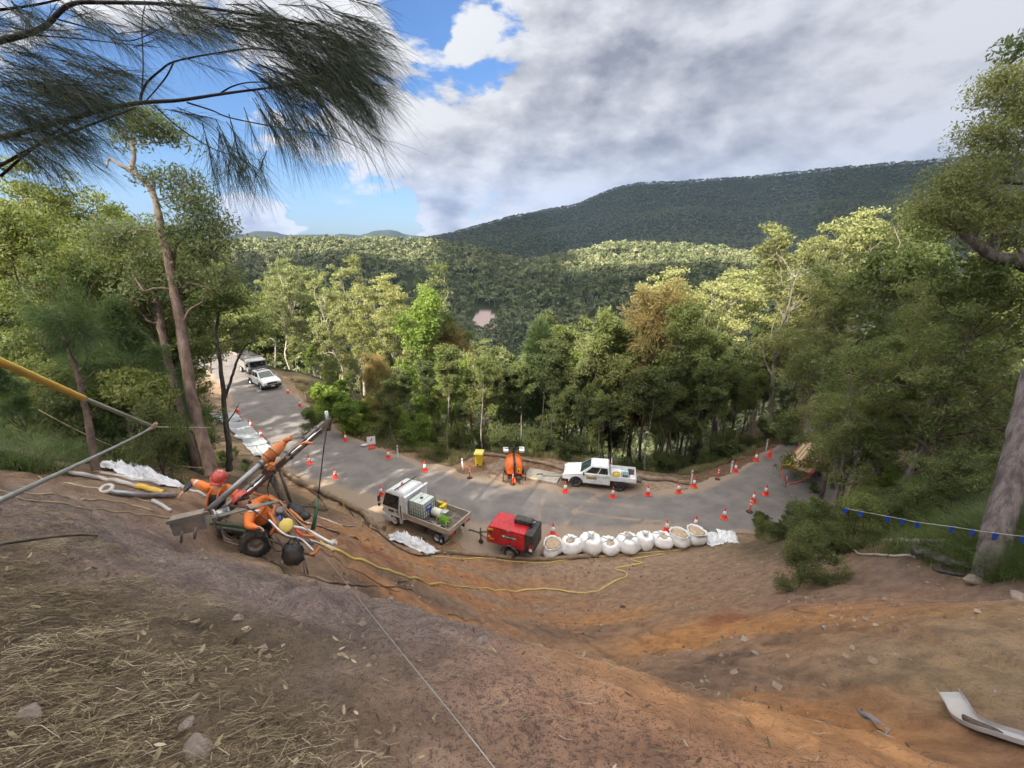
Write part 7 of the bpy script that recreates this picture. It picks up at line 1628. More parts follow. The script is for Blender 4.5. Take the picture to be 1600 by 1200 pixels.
custom_tree('spreading_tree', 'big tree with bent dark limbs and pale limb, rising at the upper right edge', bQ,
 [([(1725, 780, dQ), (1700, 600, dQ), (1650, 450, dQ), (1600, 412, dQ), (1560, 402, dQ), (1530, 385, dQ), (1505, 365, dQ), (1485, 350, dQ), (1468, 338, dQ)], .34, .05), ([(1550, 398, dQ), (1556, 360, dQ), (1548, 320, dQ), (1552, 280, dQ), (1540, 250, dQ)], .15, .03), ([(1650, 450, dQ), (1640, 350, dQ), (1620, 292, dQ), (1590, 285, dQ), (1555, 286, dQ), (1520, 291, dQ)], .15, .03), ([(1640, 350, dQ), (1625, 250, dQ), (1600, 190, dQ), (1580, 150, dQ), (1570, 120, dQ)], .13, .03), ([(1600, 410, dQ), (1590, 370, dQ), (1600, 330, dQ)], .07, .02), ([(1530, 385, dQ), (1520, 355, dQ), (1500, 330, dQ), (1494, 310, dQ)], .06, .02)],
 [(1570, 118, dQ, .7, 14), (1598, 130, dQ, .9, 16), (1545, 150, dQ, .55, 9), (1585, 175, dQ, .8, 14), (1530, 215, dQ, .7, 12), (1565, 212, dQ, .8, 14), (1600, 225, dQ, .9, 14), (1520, 250, dQ, .6, 10), (1575, 265, dQ, .9, 14), (1470, 300, dQ, .9, 15), (1500, 285, dQ, .9, 16), (1450, 330, dQ, .7, 12), (1530, 310, dQ, .9, 15), (1480, 345, dQ, .9, 14), (1560, 330, dQ, .9, 14), (1600, 320, dQ, 1., 16), (1520, 360, dQ, .8, 12), (1590, 380, dQ, .9, 14), (1640, 160, dQ, 1.2, 20), (1680, 300, dQ, 1.4, 20)],
 bark_mat('dark_limb_bark', (.10, .082, .075), (.25, .21, .18), 2.), L_OLIVE, 32000, L=.12, w=.045, seed=7, RL=.68)

# she-oak boughs hanging over the view
def boughs():
    g = np.random.default_rng(44); O = atD(-500, 300, 2.8); O[2] = h1(O[0], O[1]); root = empty('she_oak', tuple(O), 0, 'dark drooping she-oak boughs with long needles, hanging close overhead at the upper left', 'tree')
    D0 = 2.7; lim = [([(-40, 78), (0, 64), (40, 54), (72, 40), (108, 8), (160, 4), (280, 8), (400, 24), (500, 40)], .022, .006), ([(-60, 232), (0, 216), (60, 200), (160, 172), (220, 161), (280, 157), (340, 148), (400, 140), (500, 128)], .020, .005), ([(-60, 290), (0, 258), (60, 226), (140, 195), (212, 168)], .014, .006),
      ([(220, 161), (222, 145), (230, 128), (250, 110), (272, 96), (330, 84), (400, 76), (500, 90)], .010, .004), ([(272, 96), (260, 120), (240, 145), (226, 160)], .006, .004), ([(240, 164), (280, 200), (332, 232), (370, 245), (405, 266)], .006, .002), ([(292, 160), (330, 172), (360, 184), (440, 200), (520, 214), (575, 238)], .006, .002), ([(0, 275), (50, 232), (110, 190), (130, 180)], .010, .005),
      ([(340, 148), (365, 134), (400, 128), (470, 132)], .006, .003), ([(222, 145), (224, 100), (222, 40), (226, 10)], .005, .003), ([(90, 30), (140, 44), (200, 64), (260, 40)], .006, .003), ([(-40, 20), (60, 6), (120, -10)], .010, .006), ([(40, 54), (120, 60), (190, 68), (250, 74)], .005, .002)]
    brs = []
    for l, r0, r1 in lim:
        l = list(l); dj = g.normal(0, .06); P = np.array(cat([atD(a, b_, D0 + dj) for a, b_ in l], 6)) - O; brs.append((P, np.linspace(r0, r1, len(P))))
    t = np.array([atD(-500, 1100, 2.8) * 0 + np.array([O[0], O[1], O[2] - .3]), atD(-480, 500, 2.8), atD(-300, 330, 2.8), atD(-60, 290, 2.75)]) - O; brs.append((np.array(cat(list(t), 5)), np.linspace(.14, .02, 16)))
    t = np.array([atD(-480, 500, 2.8), atD(-350, 200, 2.8), atD(-40, 78, 2.7)]) - O; brs.append((np.array(cat(list(t), 5)), np.linspace(.09, .022, 11)))
    t = np.array([atD(-300, 330, 2.8), atD(-160, 260, 2.75), atD(-60, 232, 2.7)]) - O; brs.append((np.array(cat(list(t), 5)), np.linspace(.05, .02, 11)))
    # twigs that carry needles: (centre px, spread px, count, direction px, jitter)
    M = [((540, 60), (45, 38), 34, (1., .25), .35), ((520, 110), (55, 40), 46, (1., .55), .30), ((560, 150), (28, 28), 22, (.8, .8), .3), ((440, 60), (70, 40), 40, (1., .35), .35), ((460, 130), (60, 30), 36, (1., .6), .3), ((360, 40), (80, 28), 28, (1., .3), .5), ((300, 20), (70, 20), 16, (.9, .5), .6), ((500, 190), (60, 14), 15, (.7, .9), .3), ((430, 195), (50, 12), 9, (.6, 1.), .3),
         ((350, 235), (34, 16), 8, (.3, 1.), .4), ((395, 258), (20, 10), 7, (.5, 1.), .5), ((290, 175), (20, 8), 3, (.8, .6), .4), ((60, 110), (70, 36), 40, (1., .30), .35), ((120, 150), (70, 30), 44, (1., .35), .3), ((40, 190), (60, 34), 34, (1., .40), .3), ((110, 215), (60, 18), 16, (1., .55), .3), ((60, 250), (50, 14), 9, (.9, .8), .3), ((40, 40), (60, 24), 22, (1., .3), .5), ((170, 30), (60, 22), 14, (1., .5), .5), ((-20, 150), (30, 70), 18, (1., .3), .4), ((170, 115), (30, 14), 9, (1., .3), .3)]
    NV = []; NF = []; off = 0; vv = []
    for (cx, cy), (sx, sy), cnt, (dx, dy), jt in M:
        for k in range(int(cnt * 1.25)):
            px, py = cx + g.normal(0, sx * .6), cy + g.normal(0, sy * .6); dep = D0 + g.normal(0, .22); d = CR_ * dx - CU * dy + g.normal(0, jt * .6, 3) ; d /= np.linalg.norm(d); s = atD(px, py, dep) - O; tl = g.uniform(.12, .24)
            e = s + d * tl * .6; brs.append((np.array([s - d * tl * .8, s, e]), np.array([.0028, .002, .0013])))
            n = 26; t = g.uniform(-.7, .6, n)[:, None] * tl; p0 = s + d * t; u = d + g.normal(0, .30, (n, 3)) + np.array([0, 0, -.12]); u /= np.linalg.norm(u, axis=1)[:, None]; ln = (g.uniform(.13, .27, n))[:, None]
            sag = np.array([0, 0, -1.]); sd = np.cross(u, g.normal(0, 1, (n, 3))); sd /= np.linalg.norm(sd, axis=1)[:, None]; sd2 = np.cross(u, sd); pts = []
            for q in range(4):
                f = q / 3; c = p0 + u * ln * f + sag * ln * .22 * f * f; r = .00105 * (1 - .75 * f)
                for a in range(3): pts.append(c + (sd * math.cos(a * 2.094) + sd2 * math.sin(a * 2.094)) * r)
            V = np.stack(pts, 1); NV.append(V.reshape(-1, 3)); i0 = off + np.arange(n)[:, None] * 12; Fq = []
            for q in range(3):
                for a in range(3): Fq.append(np.concatenate([i0 + q * 3 + a, i0 + q * 3 + (a + 1) % 3, i0 + q * 3 + 3 + (a + 1) % 3, i0 + q * 3 + 3 + a], 1))
            NF.append(np.concatenate(Fq)); off += n * 12; vv.append(np.full(n * 9, g.uniform(0, 1)))
    tubes_mesh('branch', brs, B_DARK, root)
    np_mesh('needles', np.concatenate(NV), np.concatenate(NF), L_NEARDK, root, attr={'v': ('FACE', 'FLOAT', np.concatenate(vv))})
boughs()

# shrubs that can be counted
def shrub(key, px, py, h, label, group=None, d=None):
    p = G(px, py) if d is None else atD(px, py, d)
    if d is not None: p[2] = h1(p[0], p[1])
    return place(key, p, h, None, label, 'shrub', group)
SH = [('nearS', 1190, 838, 1.2, 'low leafy shrub at the left tip of the right-hand bushes'), ('nearSD', 1215, 846, 1.0, 'dark shrub where the bushes meet the bare dirt'), ('nearS', 1240, 840, 1.5, 'leafy shrub above the forked pale branch'), ('nearS', 1236, 806, .9, 'shrub hiding the drawbar of the red trailer'),
      ('nearSD', 1270, 770, .8, 'dark shrub against the side of the red trailer'), ('shrubA', 1268, 800, 1.0, 'bright green feathery shrub below the red trailer'), ('nearSD', 1305, 765, 1.2, 'dark shrub at the timber end of the red trailer'), ('nearS', 1290, 830, .9, 'shrub just above the fallen forked branch'), ('nearSD', 1325, 826, .9, 'dark shrub under the first blue flags'),
      ('nearS', 1345, 810, 1.5, 'shrub behind the first two blue flags'), ('shrubA', 1385, 770, 1.3, 'silvery shrub in the dark bank above the flags'), ('nearSD', 1430, 800, 1.2, 'dark shrub between blue flags'), ('nearS', 1470, 770, 1.3, 'shrub left of the leaning grey trunk'), ('nearSD', 1500, 740, 1.6, 'dark shrub close behind the leaning grey trunk'), ('shrubA', 1590, 790, 1.1, 'bright shrub right of the leaning grey trunk'),
      ('nearS', 1250, 865, .5, 'tiny seedling shrub on the bare dirt edge'), ('shrubA', 500, 632, 2.2, 'bright green shrub at the sunny verge below the pale gums'), ('shrubA', 530, 655, 2.6, 'broad bright green shrub overhanging the orange verge'), ('shrubA', 560, 668, 2.4, 'bright green shrub right of the broad one'), ('shrubB', 600, 690, 2.4, 'olive shrub behind the white sign'), ('shrubA', 640, 702, 2.0, 'lime green shrub beside the guide post'), ('shrubB', 690, 715, 1.6, 'green shrub left of the bollard and bin'),
      ('shrubD', 840, 712, 1.2, 'dark shrub behind the lighting tower'), ('shrubD', 880, 716, 1.4, 'dark shrub behind the ute bonnet'), ('shrubB', 1000, 728, 1.6, 'fern-green shrub behind the ute tail'), ('shrubD', 1060, 735, 1.4, 'dark shrub beyond the far fibre roll'), ('shrubB', 1110, 722, 1.3, 'low shrub beyond the bollard on the right verge'), ('shrubB', 1160, 705, 1.5, 'low shrub beyond the guide posts'), ('shrubD', 1225, 680, 2.0, 'dark shrub at the right end of the far verge'),
      ('nearS', 250, 722, 1.6, 'leafy shrub behind the crumpled sheet on the crest'), ('nearSD', 292, 715, 1.7, 'dark shrub at the foot of the leaning gum'), ('nearS', 352, 728, 1.1, 'leafy shrub right of the leaning gum base'), ('nearSD', 385, 735, .9, 'dark shrub behind the drill pipe'), ('nearS', 365, 712, .8, 'soft green shrub below the grey fabric'), ('nearSD', 180, 712, 1.5, 'dark shrub left of the young brown trunk'), ('nearS', 110, 700, 1.2, 'leafy shrub above the pale pipe end'), ('nearSD', 60, 680, 1.2, 'dark shrub above the litter at the left'), ('nearS', 325, 655, 1.2, 'shrub at the top of the left batter'), ('nearSD', 318, 690, 1.4, 'dark shrub right behind the leaning gum trunk')]
for s in SH: shrub(*s)
for i in range(30):
    px = 1178 + 240 * (i + rnd.random()) / 30; py = np.interp(px, [1170, 1250, 1330, 1420], [828, 832, 832, 828]) + rnd.uniform(-14, 6); shrub(rnd.choice(['nearS', 'nearSD', 'nearS']), px, py, rnd.uniform(.35, .8), 'low scrub at the foot of the right-hand bushes' + near_what(px), 'low scrub at the foot of the right-hand bushes')
for i in range(26):
    px = rnd.uniform(1290, 1600); py = rnd.uniform(700, 775); shrub(rnd.choice(['nearS', 'nearSD', 'nearSD']), px, py, rnd.uniform(1.2, 2.2), 'dark shrub on the right-hand bank' + near_what(px), 'understorey shrubs on the right-hand bank', d=rnd.uniform(11, 19))
for i in range(24):
    px = rnd.uniform(-40, 330); py = rnd.uniform(600, 700); shrub(rnd.choice(['nearS', 'nearSD']), px, py, rnd.uniform(1.2, 2.4), 'shrub under the left-hand trees' + near_what(px), 'understorey shrubs on the left-hand slope', d=rnd.uniform(9.5, 18))
for i in range(30):
    px = 760 + 480 * (i + rnd.random()) / 30; shrub(rnd.choice(['shrubD', 'shrubB', 'shrubD']), px, 690, rnd.uniform(1.2, 2.6), 'dark undergrowth shrub' + near_what(px), 'undergrowth of the shaded wood', d=rnd.uniform(34, 42))
for i in range(14):
    px = 480 + 280 * (i + rnd.random()) / 14; shrub(rnd.choice(['shrubA', 'shrubB', 'shrubA']), px, 690, rnd.uniform(1.6, 3.2), 'sunlit undergrowth shrub' + near_what(px), 'undergrowth of the sunlit wood', d=rnd.uniform(37, 44))

# grass and litter
def blades(pos, h, w, seed, lean=.6, seg=3):
    g = np.random.default_rng(seed); n = len(pos); az = g.uniform(0, 2 * math.pi, n); hh = h * g.uniform(.5, 1.3, n); ln = lean * g.uniform(.3, 1.5, n); dx, dy = np.cos(az), np.sin(az); pts = []
    for q in range(seg + 1):
        f = q / seg; c = pos + np.stack([dx * ln * hh * f ** 1.6, dy * ln * hh * f ** 1.6, hh * (f - .35 * ln * f * f)], -1); ww = (w * (1 - .85 * f))
        pts.append(c + np.stack([-dy, dx, 0 * dx], -1) * ww * .5); pts.append(c - np.stack([-dy, dx, 0 * dx], -1) * ww * .5)
    V = np.stack(pts, 1).reshape(-1, 3); m = 2 * (seg + 1); i0 = np.arange(n)[:, None] * m; F_ = np.concatenate([np.concatenate([i0 + 2 * q, i0 + 2 * q + 1, i0 + 2 * q + 3, i0 + 2 * q + 2], 1) for q in range(seg)]); return V, F_
def dry_mat(name, cols, tr=.15):
    m = bpy.data.materials.new(name); m.use_nodes = True; T = NT(m.node_tree); T.n.clear(); out = T.new('ShaderNodeOutputMaterial'); v = T.new('ShaderNodeAttribute', attribute_name='v').outputs['Fac']
    cr = T.new('ShaderNodeValToRGB', ins={0: v}); e = cr.color_ramp.elements; e[0].color = c4(cols[0]); e[0].position = 0; e[1].color = c4(cols[-1]); e[1].position = 1
    for i, c in enumerate(cols[1:-1]): q = e.new((i + 1) / (len(cols) - 1)); q.color = c4(c)
    T.l.new(T.new('ShaderNodeBsdfPrincipled', ins={'Base Color': cr.outputs[0], 'Roughness': .8, 'Specular IOR Level': .2}).outputs[0], out.inputs[0]); return m
GRASS = leaf_mat('grass_blades', (.045, .078, .020), (.125, .175, .05), .35, tint=(.22, .20, .10)); DRYG = leaf_mat('dry_grass_blades', (.10, .10, .045), (.26, .23, .12), .3)
def grass(name, spots, nper, h, w, mt, label, seed, lean=.6, spread=.25, kind='stuff', clump=14):
    g = np.random.default_rng(seed); P = []
    for (x, y, r) in spots:
        k = nper; a = g.uniform(0, 6.283, k); q = np.sqrt(g.uniform(0, 1, k)) * r; nc = max(1, k // clump); cx = x + q[:nc] * np.cos(a[:nc]); cy = y + q[:nc] * np.sin(a[:nc]); j = g.integers(0, nc, k); P.append(np.stack([cx[j] + g.normal(0, spread * .2, k), cy[j] + g.normal(0, spread * .2, k)], -1))
    P = np.concatenate(P); Z = H(P[:, 0], P[:, 1]) - .01; ok = wroad(P[:, 0], P[:, 1]) > .15; P, Z = P[ok], Z[ok]; V, F_ = blades(np.stack([P[:, 0], P[:, 1], Z], -1), h, w, seed + 1, lean); n = len(P); v = np.tile(g.uniform(0, 1, n), 3)
    o = np_mesh(name, V, F_, mt, attr={'v': ('FACE', 'FLOAT', v)}); return tag(o, label, 'grass', kind=kind)
def spots(l): return [(*G(a, b_)[:2], r) for a, b_, r in l]
grass('grass', spots([(1420, 835, .8), (1460, 840, .9), (1500, 842, .7), (1540, 850, .8), (1580, 862, .8), (1600, 850, 1.), (1380, 832, .8), (1340, 830, .8), (1590, 890, .5), (1560, 862, .5), (1570, 840, .8), (1600, 820, .8), (1640, 860, 1.)]), 1300, .62, .011, GRASS, 'long arching green grass on the right-hand bank around the leaning trunk', 1, 1.0)
grass('grass', spots([(20, 690, .7), (60, 700, .6), (100, 712, .5), (10, 720, .6), (40, 730, .5), (90, 690, .6), (130, 705, .5), (20, 660, .7)]), 900, .45, .008, GRASS, 'long green grass on the bank at the left edge above the litter', 2, 1.0)
grass('grass', spots([(x_, np.interp(x_, [1170, 1250, 1330, 1420], [836, 842, 846, 850]) + rnd.uniform(-6, 3), .6) for x_ in range(1172, 1430, 14)]), 260, .28, .012, DRYG, 'thin scrubby grass along the lower edge of the right-hand bushes', 5, .8, .5)
VG = []
for t in np.linspace(0, 1, 40):
    px = 470 + t * 270; py = np.interp(px, [470, 500, 560, 600, 660, 740], [610, 642, 684, 700, 716, 726]); VG.append((px, py - 8 + rnd.uniform(-4, 3), 1.1))
for t in np.linspace(0, 1, 30):
    px = 1070 + t * 170; py = np.interp(px, [1070, 1130, 1200, 1240], [752, 735, 700, 680]); VG.append((px, py - 10 + rnd.uniform(-4, 2), 1.0))
for t in np.linspace(0, 1, 16): VG.append((755 + t * 300, 706 + 30 * t, .8))
grass('verge_grass', spots(VG), 420, .42, .022, DRYG, 'patchy olive and straw grass along the far verges of the road', 3, .6, .5)
LIT = dry_mat('leaf_litter', [(.045, .03, .02), (.105, .078, .045), (.20, .155, .09), (.32, .26, .16), (.48, .41, .29)])
def litter():
    g = np.random.default_rng(8); n = 240000
    def fl(x): return np.interp(x, [-7.5, -5.5, -4.4, -2., -1.2, -.5, -.3, .5], [6.1, 5.1, 4.5, 2.8, 2.3, 1.7, 1.2, .2])
    x = g.uniform(-7.5, 2.6, n); y = np.abs(g.normal(0, 1, n)) * 2.2 + .35
    dens = sstep(fl(x) - y + (fbm(x * 1.6, y * 1.6, 4, 51) - .5) * 2.4, .0, 1.1) * (.25 + .75 * sstep(fbm(x * 3.5, y * 3.5, 3, 52), .36, .6)); dens = np.maximum(dens, .02 * (y < 6))
    k = (g.uniform(0, 1, n) < dens) & (np.hypot(x, y) > .7) & (y < 7.2); x, y = x[k], y[k]; n = len(x); z = H(x, y) + g.uniform(.001, .018, n) + .05 * sstep(fbm(x * 2, y * 2, 3, 61), .5, .75) * g.uniform(0, 1, n)
    L = g.gamma(2., .034, n).clip(.015, .34) * (1 + .0 * y); a = g.normal(.35, .9, n); el = g.normal(0, .22, n); d = np.stack([np.cos(a) * np.cos(el), np.sin(a) * np.cos(el), np.sin(el) - .45 * np.sin(a)], -1); s = np.stack([-np.sin(a), np.cos(a), 0 * a], -1); w = g.uniform(.0012, .0034, n)[:, None]; c = np.stack([x, y, z + .012], -1); bend = g.normal(0, .12, n)[:, None] * L[:, None]; up = np.array([0, 0, 1.])
    r0 = c - d * L[:, None] * .5; r1 = c + s * bend + up * np.abs(bend) * .3; r2 = c + d * L[:, None] * .5
    V = np.stack([r0 - s * w * .5, r0 + s * w * .5, r1 - s * w * .5 , r1 + s * w * .5 + up * w * .4, r2 - s * w * .3, r2 + s * w * .3], 1).reshape(-1, 3); i = np.arange(n)[:, None] * 6; F_ = np.concatenate([i + np.array([[0, 1, 3, 2]]), i + np.array([[2, 3, 5, 4]])]); v = np.clip(g.beta(1.4, 2.0, n) * (.55 + .9 * fbm(x * 2.6, y * 2.6, 3, 91)), 0, 1); vv = np.concatenate([v, v])
    # dead leaves
    m = 8000; x = g.uniform(-6, 2.4, m); y = np.abs(g.normal(0, 1, m)) * 2.2 + .4; dens = sstep(fl(x) - y + (fbm(x * 2, y * 2, 3, 71) - .5) * 2, 0, 1.1); k = (g.uniform(0, 1, m) < np.maximum(dens * .55, .03)) & (y < 6.5); x, y = x[k], y[k]; m = len(x); z = H(x, y) + g.uniform(.008, .03, m); a = g.uniform(0, 6.283, m); L = g.uniform(.008, .034, m)[:, None]; w = L * g.uniform(.22, .42, m)[:, None]; tl = g.normal(0, .3, (m, 1))
    d = np.stack([np.cos(a), np.sin(a), 0 * a - .3], -1); s = np.stack([-np.sin(a), np.cos(a), 0 * a], -1); c = np.stack([x, y, z], -1)
    cu = g.uniform(.1, .5, (m, 1)) * L; V2 = np.stack([c - d * L + up * cu, c - d * L * .35 - s * w + up * (tl * w + .006), c + d * L * .4 - s * w * .85 + up * (tl * w + .006), c + d * L + up * cu, c + d * L * .4 + s * w * .85 + up * (.004 - tl * w), c - d * L * .35 + s * w + up * (.004 - tl * w)], 1).reshape(-1, 3); off = len(V); i6 = np.arange(m)[:, None] * 6 + off; F2 = np.concatenate([i6 + np.array([[0, 1, 2, 3]]), i6 + np.array([[0, 3, 4, 5]])]); v2 = np.tile(np.clip(g.beta(1.6, 2.0, m), 0, 1), 2)
    o = np_mesh('leaf_litter', np.concatenate([V, V2]), np.concatenate([F_, F2]), LIT, attr={'v': ('FACE', 'FLOAT', np.concatenate([vv, v2]))}); tag(o, 'dry straw, casuarina needles and dead leaves strewn over the near left slope', 'leaf litter', kind='stuff')
    # gravel and clods over the cut slope
    n = 9000; x = g.uniform(-7, 11, n); y = g.uniform(2, 20, n) ; k = (wroad(x, y) > .1) & (fbm(x * .8, y * .8, 4, 81) > .47 ) ; x, y = x[k], y[k]; n = len(x); r = (g.gamma(1.6, .0085, n).clip(.006, .07) * (1 + y * .05)); z = H(x, y) + r * .25
    ico = np.array([(1, 0, 0), (-1, 0, 0), (0, 1, 0), (0, -1, 0), (0, 0, .8), (0, 0, -.8)], float); V = np.stack([x, y, z], -1)[:, None] + ico[None] * r[:, None, None] * g.uniform(.6, 1.3, (n, 6, 1)); T3 = np.array([(0, 2, 4), (2, 1, 4), (1, 3, 4), (3, 0, 4), (2, 0, 5), (1, 2, 5), (3, 1, 5), (0, 3, 5)])
    F_ = (np.arange(n)[:, None, None] * 6 + T3[None]).reshape(-1, 3); v = np.repeat(g.beta(2, 1.6, n), 8)
    o = np_mesh('gravel', V.reshape(-1, 3), F_, dry_mat('gravel_stones', [(.10, .07, .055), (.19, .135, .10), (.27, .20, .15), (.34, .27, .21)]), attr={'v': ('FACE', 'FLOAT', v)}); tag(o, 'small stones and clods scattered over the bare slope', 'gravel', kind='stuff')
litter()
# trees keep clear of the road end where the two trucks stand
for c, h in PLACED:
    x, y, z = c.location
    if y > 47 or y < 4: continue
    for px, py in ((382, 568), (392, 580), (405, 590), (420, 600), (372, 590), (360, 620)):
        r = ray(px, py); t = y / r[1]; rx, rz = r[0] * t, CAMZ + r[2] * t; rad = .34 * h
        if z + .12 * h < rz < z + h * 1.08 and abs(x - rx) < rad: c.location.x = x = rx - rad * 1.05
    c.location.z = h1(x, y) - .15
for k, o in PROTO.items():
    for c in list(o.children): bpy.data.objects.remove(c)
    bpy.data.objects.remove(o)
# ---------------- forest that clothes the far hills ----------------
def forest():
    g = np.random.default_rng(5)
    def scatter(r0, r1, step, a0, a1):
        n = int((r1 * r1 - r0 * r0) / 2 * (a1 - a0) / step ** 2)
        r = np.sqrt(g.uniform(r0 * r0, r1 * r1, n)); a = g.uniform(a0, a1, n); return np.sin(a) * r, np.cos(a) * r
    sets = [(75, 160, 4.6, R(-54), R(54), 9), (160, 420, 5.0, R(-50), R(48), 9), (420, 860, 5.8, R(-46), R(44), 10), (1000, 1800, 6.6, R(-16), R(46), 8.)]
    X = []; Y = []; Hh = []
    for r0, r1, st, a0, a1, hh in sets:
        x, y = scatter(r0, r1, st, a0, a1); X.append(x); Y.append(y); Hh.append(hh * g.uniform(.65, 1.3, len(x)))
    X = np.concatenate(X); Y = np.concatenate(Y); Hh = np.concatenate(Hh)
    Z = H(X, Y)
    # keep the road corridor and the rock scar clear
    k = (wroad(X, Y) > 4) & (np.hypot(X - SCAR[0], (Y - SCAR[1]) / 2.2) > 13)
    k &= ~((np.hypot(X, Y) > 250) & (fbm(X * .02, Y * .02, 3, 77) < .30) & (g.uniform(0, 1, len(X)) < .5))
    X, Y, Z, Hh = X[k], Y[k], Z[k], Hh[k]; n = len(X); r = np.hypot(X, Y)
    m = 46; rad = Hh * .33 * g.uniform(.8, 1.25, n)
    u = g.normal(0, 1, (n, m, 3)); u /= np.linalg.norm(u, axis=2)[..., None]; u[..., 2] = np.abs(u[..., 2]) * 1.1 - .35
    lump = 1 + .35 * np.sin(u[..., 0] * 3 + g.uniform(0, 6, n)[:, None]) * np.cos(u[..., 1] * 3 + g.uniform(0, 6, n)[:, None])
    c = np.stack([X, Y, Z + Hh * .72], -1)[:, None] + u * (rad[:, None] * lump * g.uniform(.55, 1.05, (n, m)))[..., None] * np.array([1, 1, .85])
    nrm = u * .8 + g.normal(0, .5, (n, m, 3)) + np.array([0, 0, .4]); ax = g.normal(0, 1, (n, m, 3)); s = np.cross(nrm, ax)
    s /= np.linalg.norm(s, axis=2)[..., None]; t = np.cross(nrm, s); t /= np.linalg.norm(t, axis=2)[..., None]
    q = (rad[:, None] * g.uniform(.16, .34, (n, m)) * np.clip(r / 220, .42, 1)[:, None])[..., None]
    V = np.stack([c - s * q, c + t * q, c + s * q * 1.2, c - t * q * .8], 2).reshape(-1, 3); F_ = np.arange(n * m * 4).reshape(-1, 4)
    tone = np.clip(.55 * fbm(X * .03, Y * .03, 3, 9) + .55 * g.uniform(0, 1, n) ** 1.3 + .20 * sstep(r, 440, 540) * (1 - sstep(r, 800, 900)) + .14 * (r > 1000), 0, 1); dry = (g.uniform(0, 1, n) < .04)  # paler foliage on the middle ridge paints in its sunlit band
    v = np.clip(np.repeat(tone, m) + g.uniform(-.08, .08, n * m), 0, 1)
    # thin pale stems
    k = (g.uniform(0, 1, n) < .4) & (r < 800); xs, ys, zs, hs, rs = X[k], Y[k], Z[k], Hh[k] * g.uniform(.75, 1.2, k.sum()), np.hypot(X[k], Y[k]); nk = len(xs); w = np.clip(rs * .00045, .12, .5)
    px_ = ys / rs; py_ = -xs / rs; lx = g.normal(0, .06, nk) * hs
    a = np.stack([xs - px_ * w, ys - py_ * w, zs], -1); b = np.stack([xs + px_ * w, ys + py_ * w, zs], -1); e = np.stack([xs + py_ * w * 1.5, ys - px_ * w * 1.5, zs], -1)
    tp = np.stack([xs + lx, ys, zs + hs], -1); off = len(V)
    V2 = np.stack([a, b, e, tp], 1).reshape(-1, 3); i = np.arange(nk)[:, None] * 4 + off
    F2 = np.concatenate([i + np.array([[0, 1, 3, 3]]), i + np.array([[1, 2, 3, 3]]), i + np.array([[2, 0, 3, 3]])])
    V = np.concatenate([V, V2]); 
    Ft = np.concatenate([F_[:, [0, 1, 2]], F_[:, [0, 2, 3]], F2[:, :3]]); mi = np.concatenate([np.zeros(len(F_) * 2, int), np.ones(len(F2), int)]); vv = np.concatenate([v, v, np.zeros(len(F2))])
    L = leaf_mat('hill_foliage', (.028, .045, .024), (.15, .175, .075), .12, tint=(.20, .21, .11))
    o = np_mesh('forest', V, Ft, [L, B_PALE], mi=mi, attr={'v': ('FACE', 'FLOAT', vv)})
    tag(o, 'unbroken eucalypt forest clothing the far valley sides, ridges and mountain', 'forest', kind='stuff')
forest()

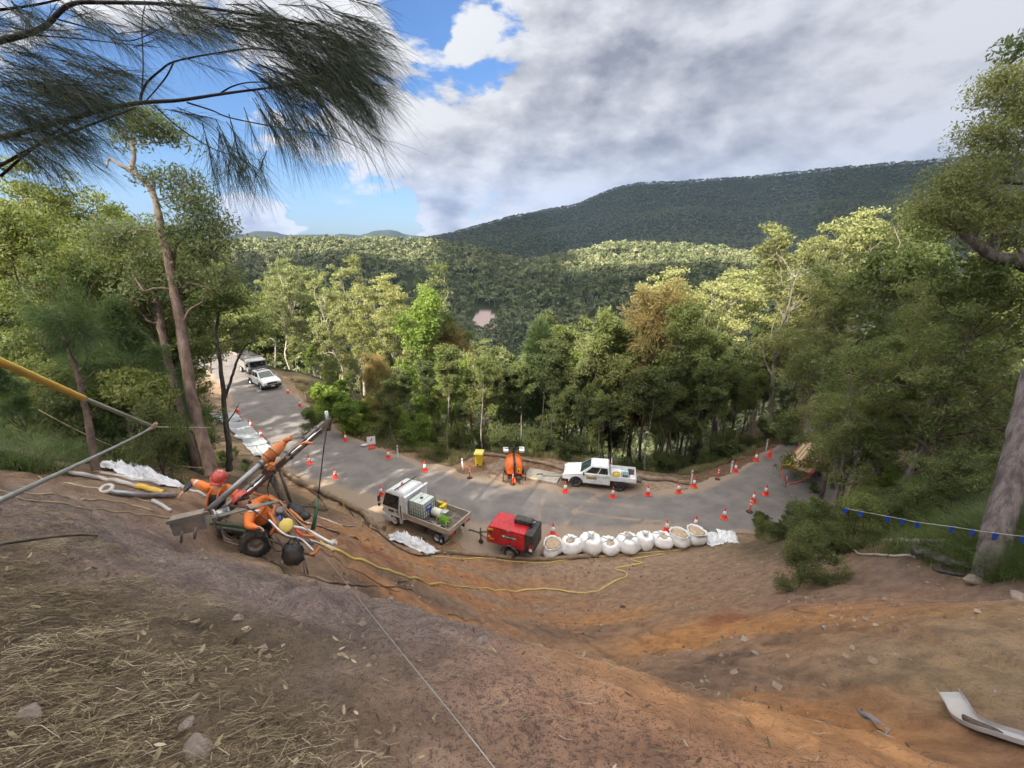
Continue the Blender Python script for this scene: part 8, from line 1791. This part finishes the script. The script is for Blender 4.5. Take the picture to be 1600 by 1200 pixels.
def haze():
    bb = MB(); m = bpy.data.materials.new('haze'); m.use_nodes = True; T = NT(m.node_tree); T.n.clear(); bb.m(m)
    out = T.new('ShaderNodeOutputMaterial'); v = T.new('ShaderNodeVolumePrincipled', ins={'Color': (.42, .60, 1.0, 1), 'Density': .00013, 'Anisotropy': .0})
    T.l.new(v.outputs[0], out.inputs['Volume'])
    bb.box((0, 1600, 70), (11000, 5600, 720)); o = bb.build('haze'); tag(o, 'thin blue haze in the valley air', 'haze', kind='stuff')
haze()
def shade_clouds():
    """broad unseen shade caster, added overhead, with gaps that let sun onto the ridges"""
    ZC = 900.; st = 30.; xs = np.arange(-2300, 1300, st); ys = np.arange(-1500, 1200, st); XX, YY = np.meshgrid(xs, ys)
    zg = np.zeros(XX.shape)
    for _ in range(4):
        t = (ZC - zg) / SV.z; gx = XX - SV.x * t; gy = YY - SV.y * t; zg = np.where(gy > 60, farz(gx, np.maximum(gy, 5)), 0)
    r = np.hypot(gx, gy); az = np.arctan2(gx, gy)
    n = fbm(gx * .006, gy * .006, 4, 12)
    def A(px): v = ray(px, 385); return math.atan2(v[0], v[1])
    m = (r > 135 + 90 * (n - .5)) & (gy > 0)
    m &= ~((az < A(690)) & (r > 490 + 110 * (n - .5)) & (r < 760))
    m &= ~((az > A(870)) & (az < A(1290)) & (r > 490 + 110 * (n - .5)) & (r < 790))
    m &= (r < 2300)
    cells = np.argwhere(m[:-1, :-1]); mt = bpy.data.materials.new('cloud'); mt.use_nodes = True; T = NT(mt.node_tree); T.n.clear()
    out = T.new('ShaderNodeOutputMaterial'); a = T.new('ShaderNodeBsdfTranslucent', ins={'Color': (.97, .97, .97, 1)}); b = T.new('ShaderNodeBsdfDiffuse', ins={'Color': (.9, .9, .9, 1)})
    mx = T.new('ShaderNodeMixShader', ins={0: .25, 1: a.outputs[0], 2: b.outputs[0]}); T.l.new(mx.outputs[0], out.inputs[0])
    W_ = XX.shape[1]; N = XX.size; lump = fbm(XX * .004, YY * .004, 4, 5)
    V = np.concatenate([np.stack([XX, YY, ZC - 8 * lump], -1).reshape(-1, 3), np.stack([XX, YY, ZC + 8 + 20 * lump], -1).reshape(-1, 3)])
    F_ = []; M_ = np.zeros(XX.shape, bool); M_[:-1, :-1] = m[:-1, :-1]
    def ok(i, j): return 0 <= i < M_.shape[0] and 0 <= j < M_.shape[1] and M_[i, j]
    for i, j in cells:
        p = i * W_ + j; F_.append((p, p + W_, p + W_ + 1, p + 1)); F_.append((p + N, p + N + 1, p + N + W_ + 1, p + N + W_))
        if not ok(i - 1, j): F_.append((p, p + 1, p + N + 1, p + N))
        if not ok(i + 1, j): F_.append((p + W_ + 1, p + W_, p + N + W_, p + N + W_ + 1))
        if not ok(i, j - 1): F_.append((p + W_, p, p + N, p + N + W_))
        if not ok(i, j + 1): F_.append((p + 1, p + W_ + 1, p + N + W_ + 1, p + N + 1))
    F_ = np.array(F_); u = np.unique(F_); mp = np.zeros(len(V), int); mp[u] = np.arange(len(u))
    o = np_mesh('cloud', V[u], mp[F_], mt, smooth=True); tag(o, 'broken unseen shade caster added overhead to darken the valley', 'cloud', kind='structure')
    # smaller unseen shade caster, added to darken the cutting and foot of the wood
    pl = cat(NEARSHADE + [NEARSHADE[0]], 6); pl = [q + np.array([0., 0.]) for q in pl[:-1]]; off = np.array([SV.x, SV.y]) * (700 / SV.z); g = np.random.default_rng(2)
    rings = []; c0 = sum(pl) / len(pl)
    for z, k in ((700, .72), (694, .92), (700, 1.0), (712, .95), (720, .6)): rings.append([(c0[0] + (q[0] - c0[0]) * k + off[0], c0[1] + (q[1] - c0[1]) * k + off[1], z + 2 * math.sin(i)) for i, q in enumerate(pl)])
    b = MB().m(mt, True); b.loft(rings); o = b.build('cloud'); tag(o, 'small unseen shade caster added overhead to darken the road cutting', 'cloud', kind='structure')
NEARSHADE = [(4, 36), (10, 38), (20, 38), (26, 34), (34, 10), (36, -30), (-16, -45), (-26, -8), (-13, 9), (-2, 23)]
shade_clouds()
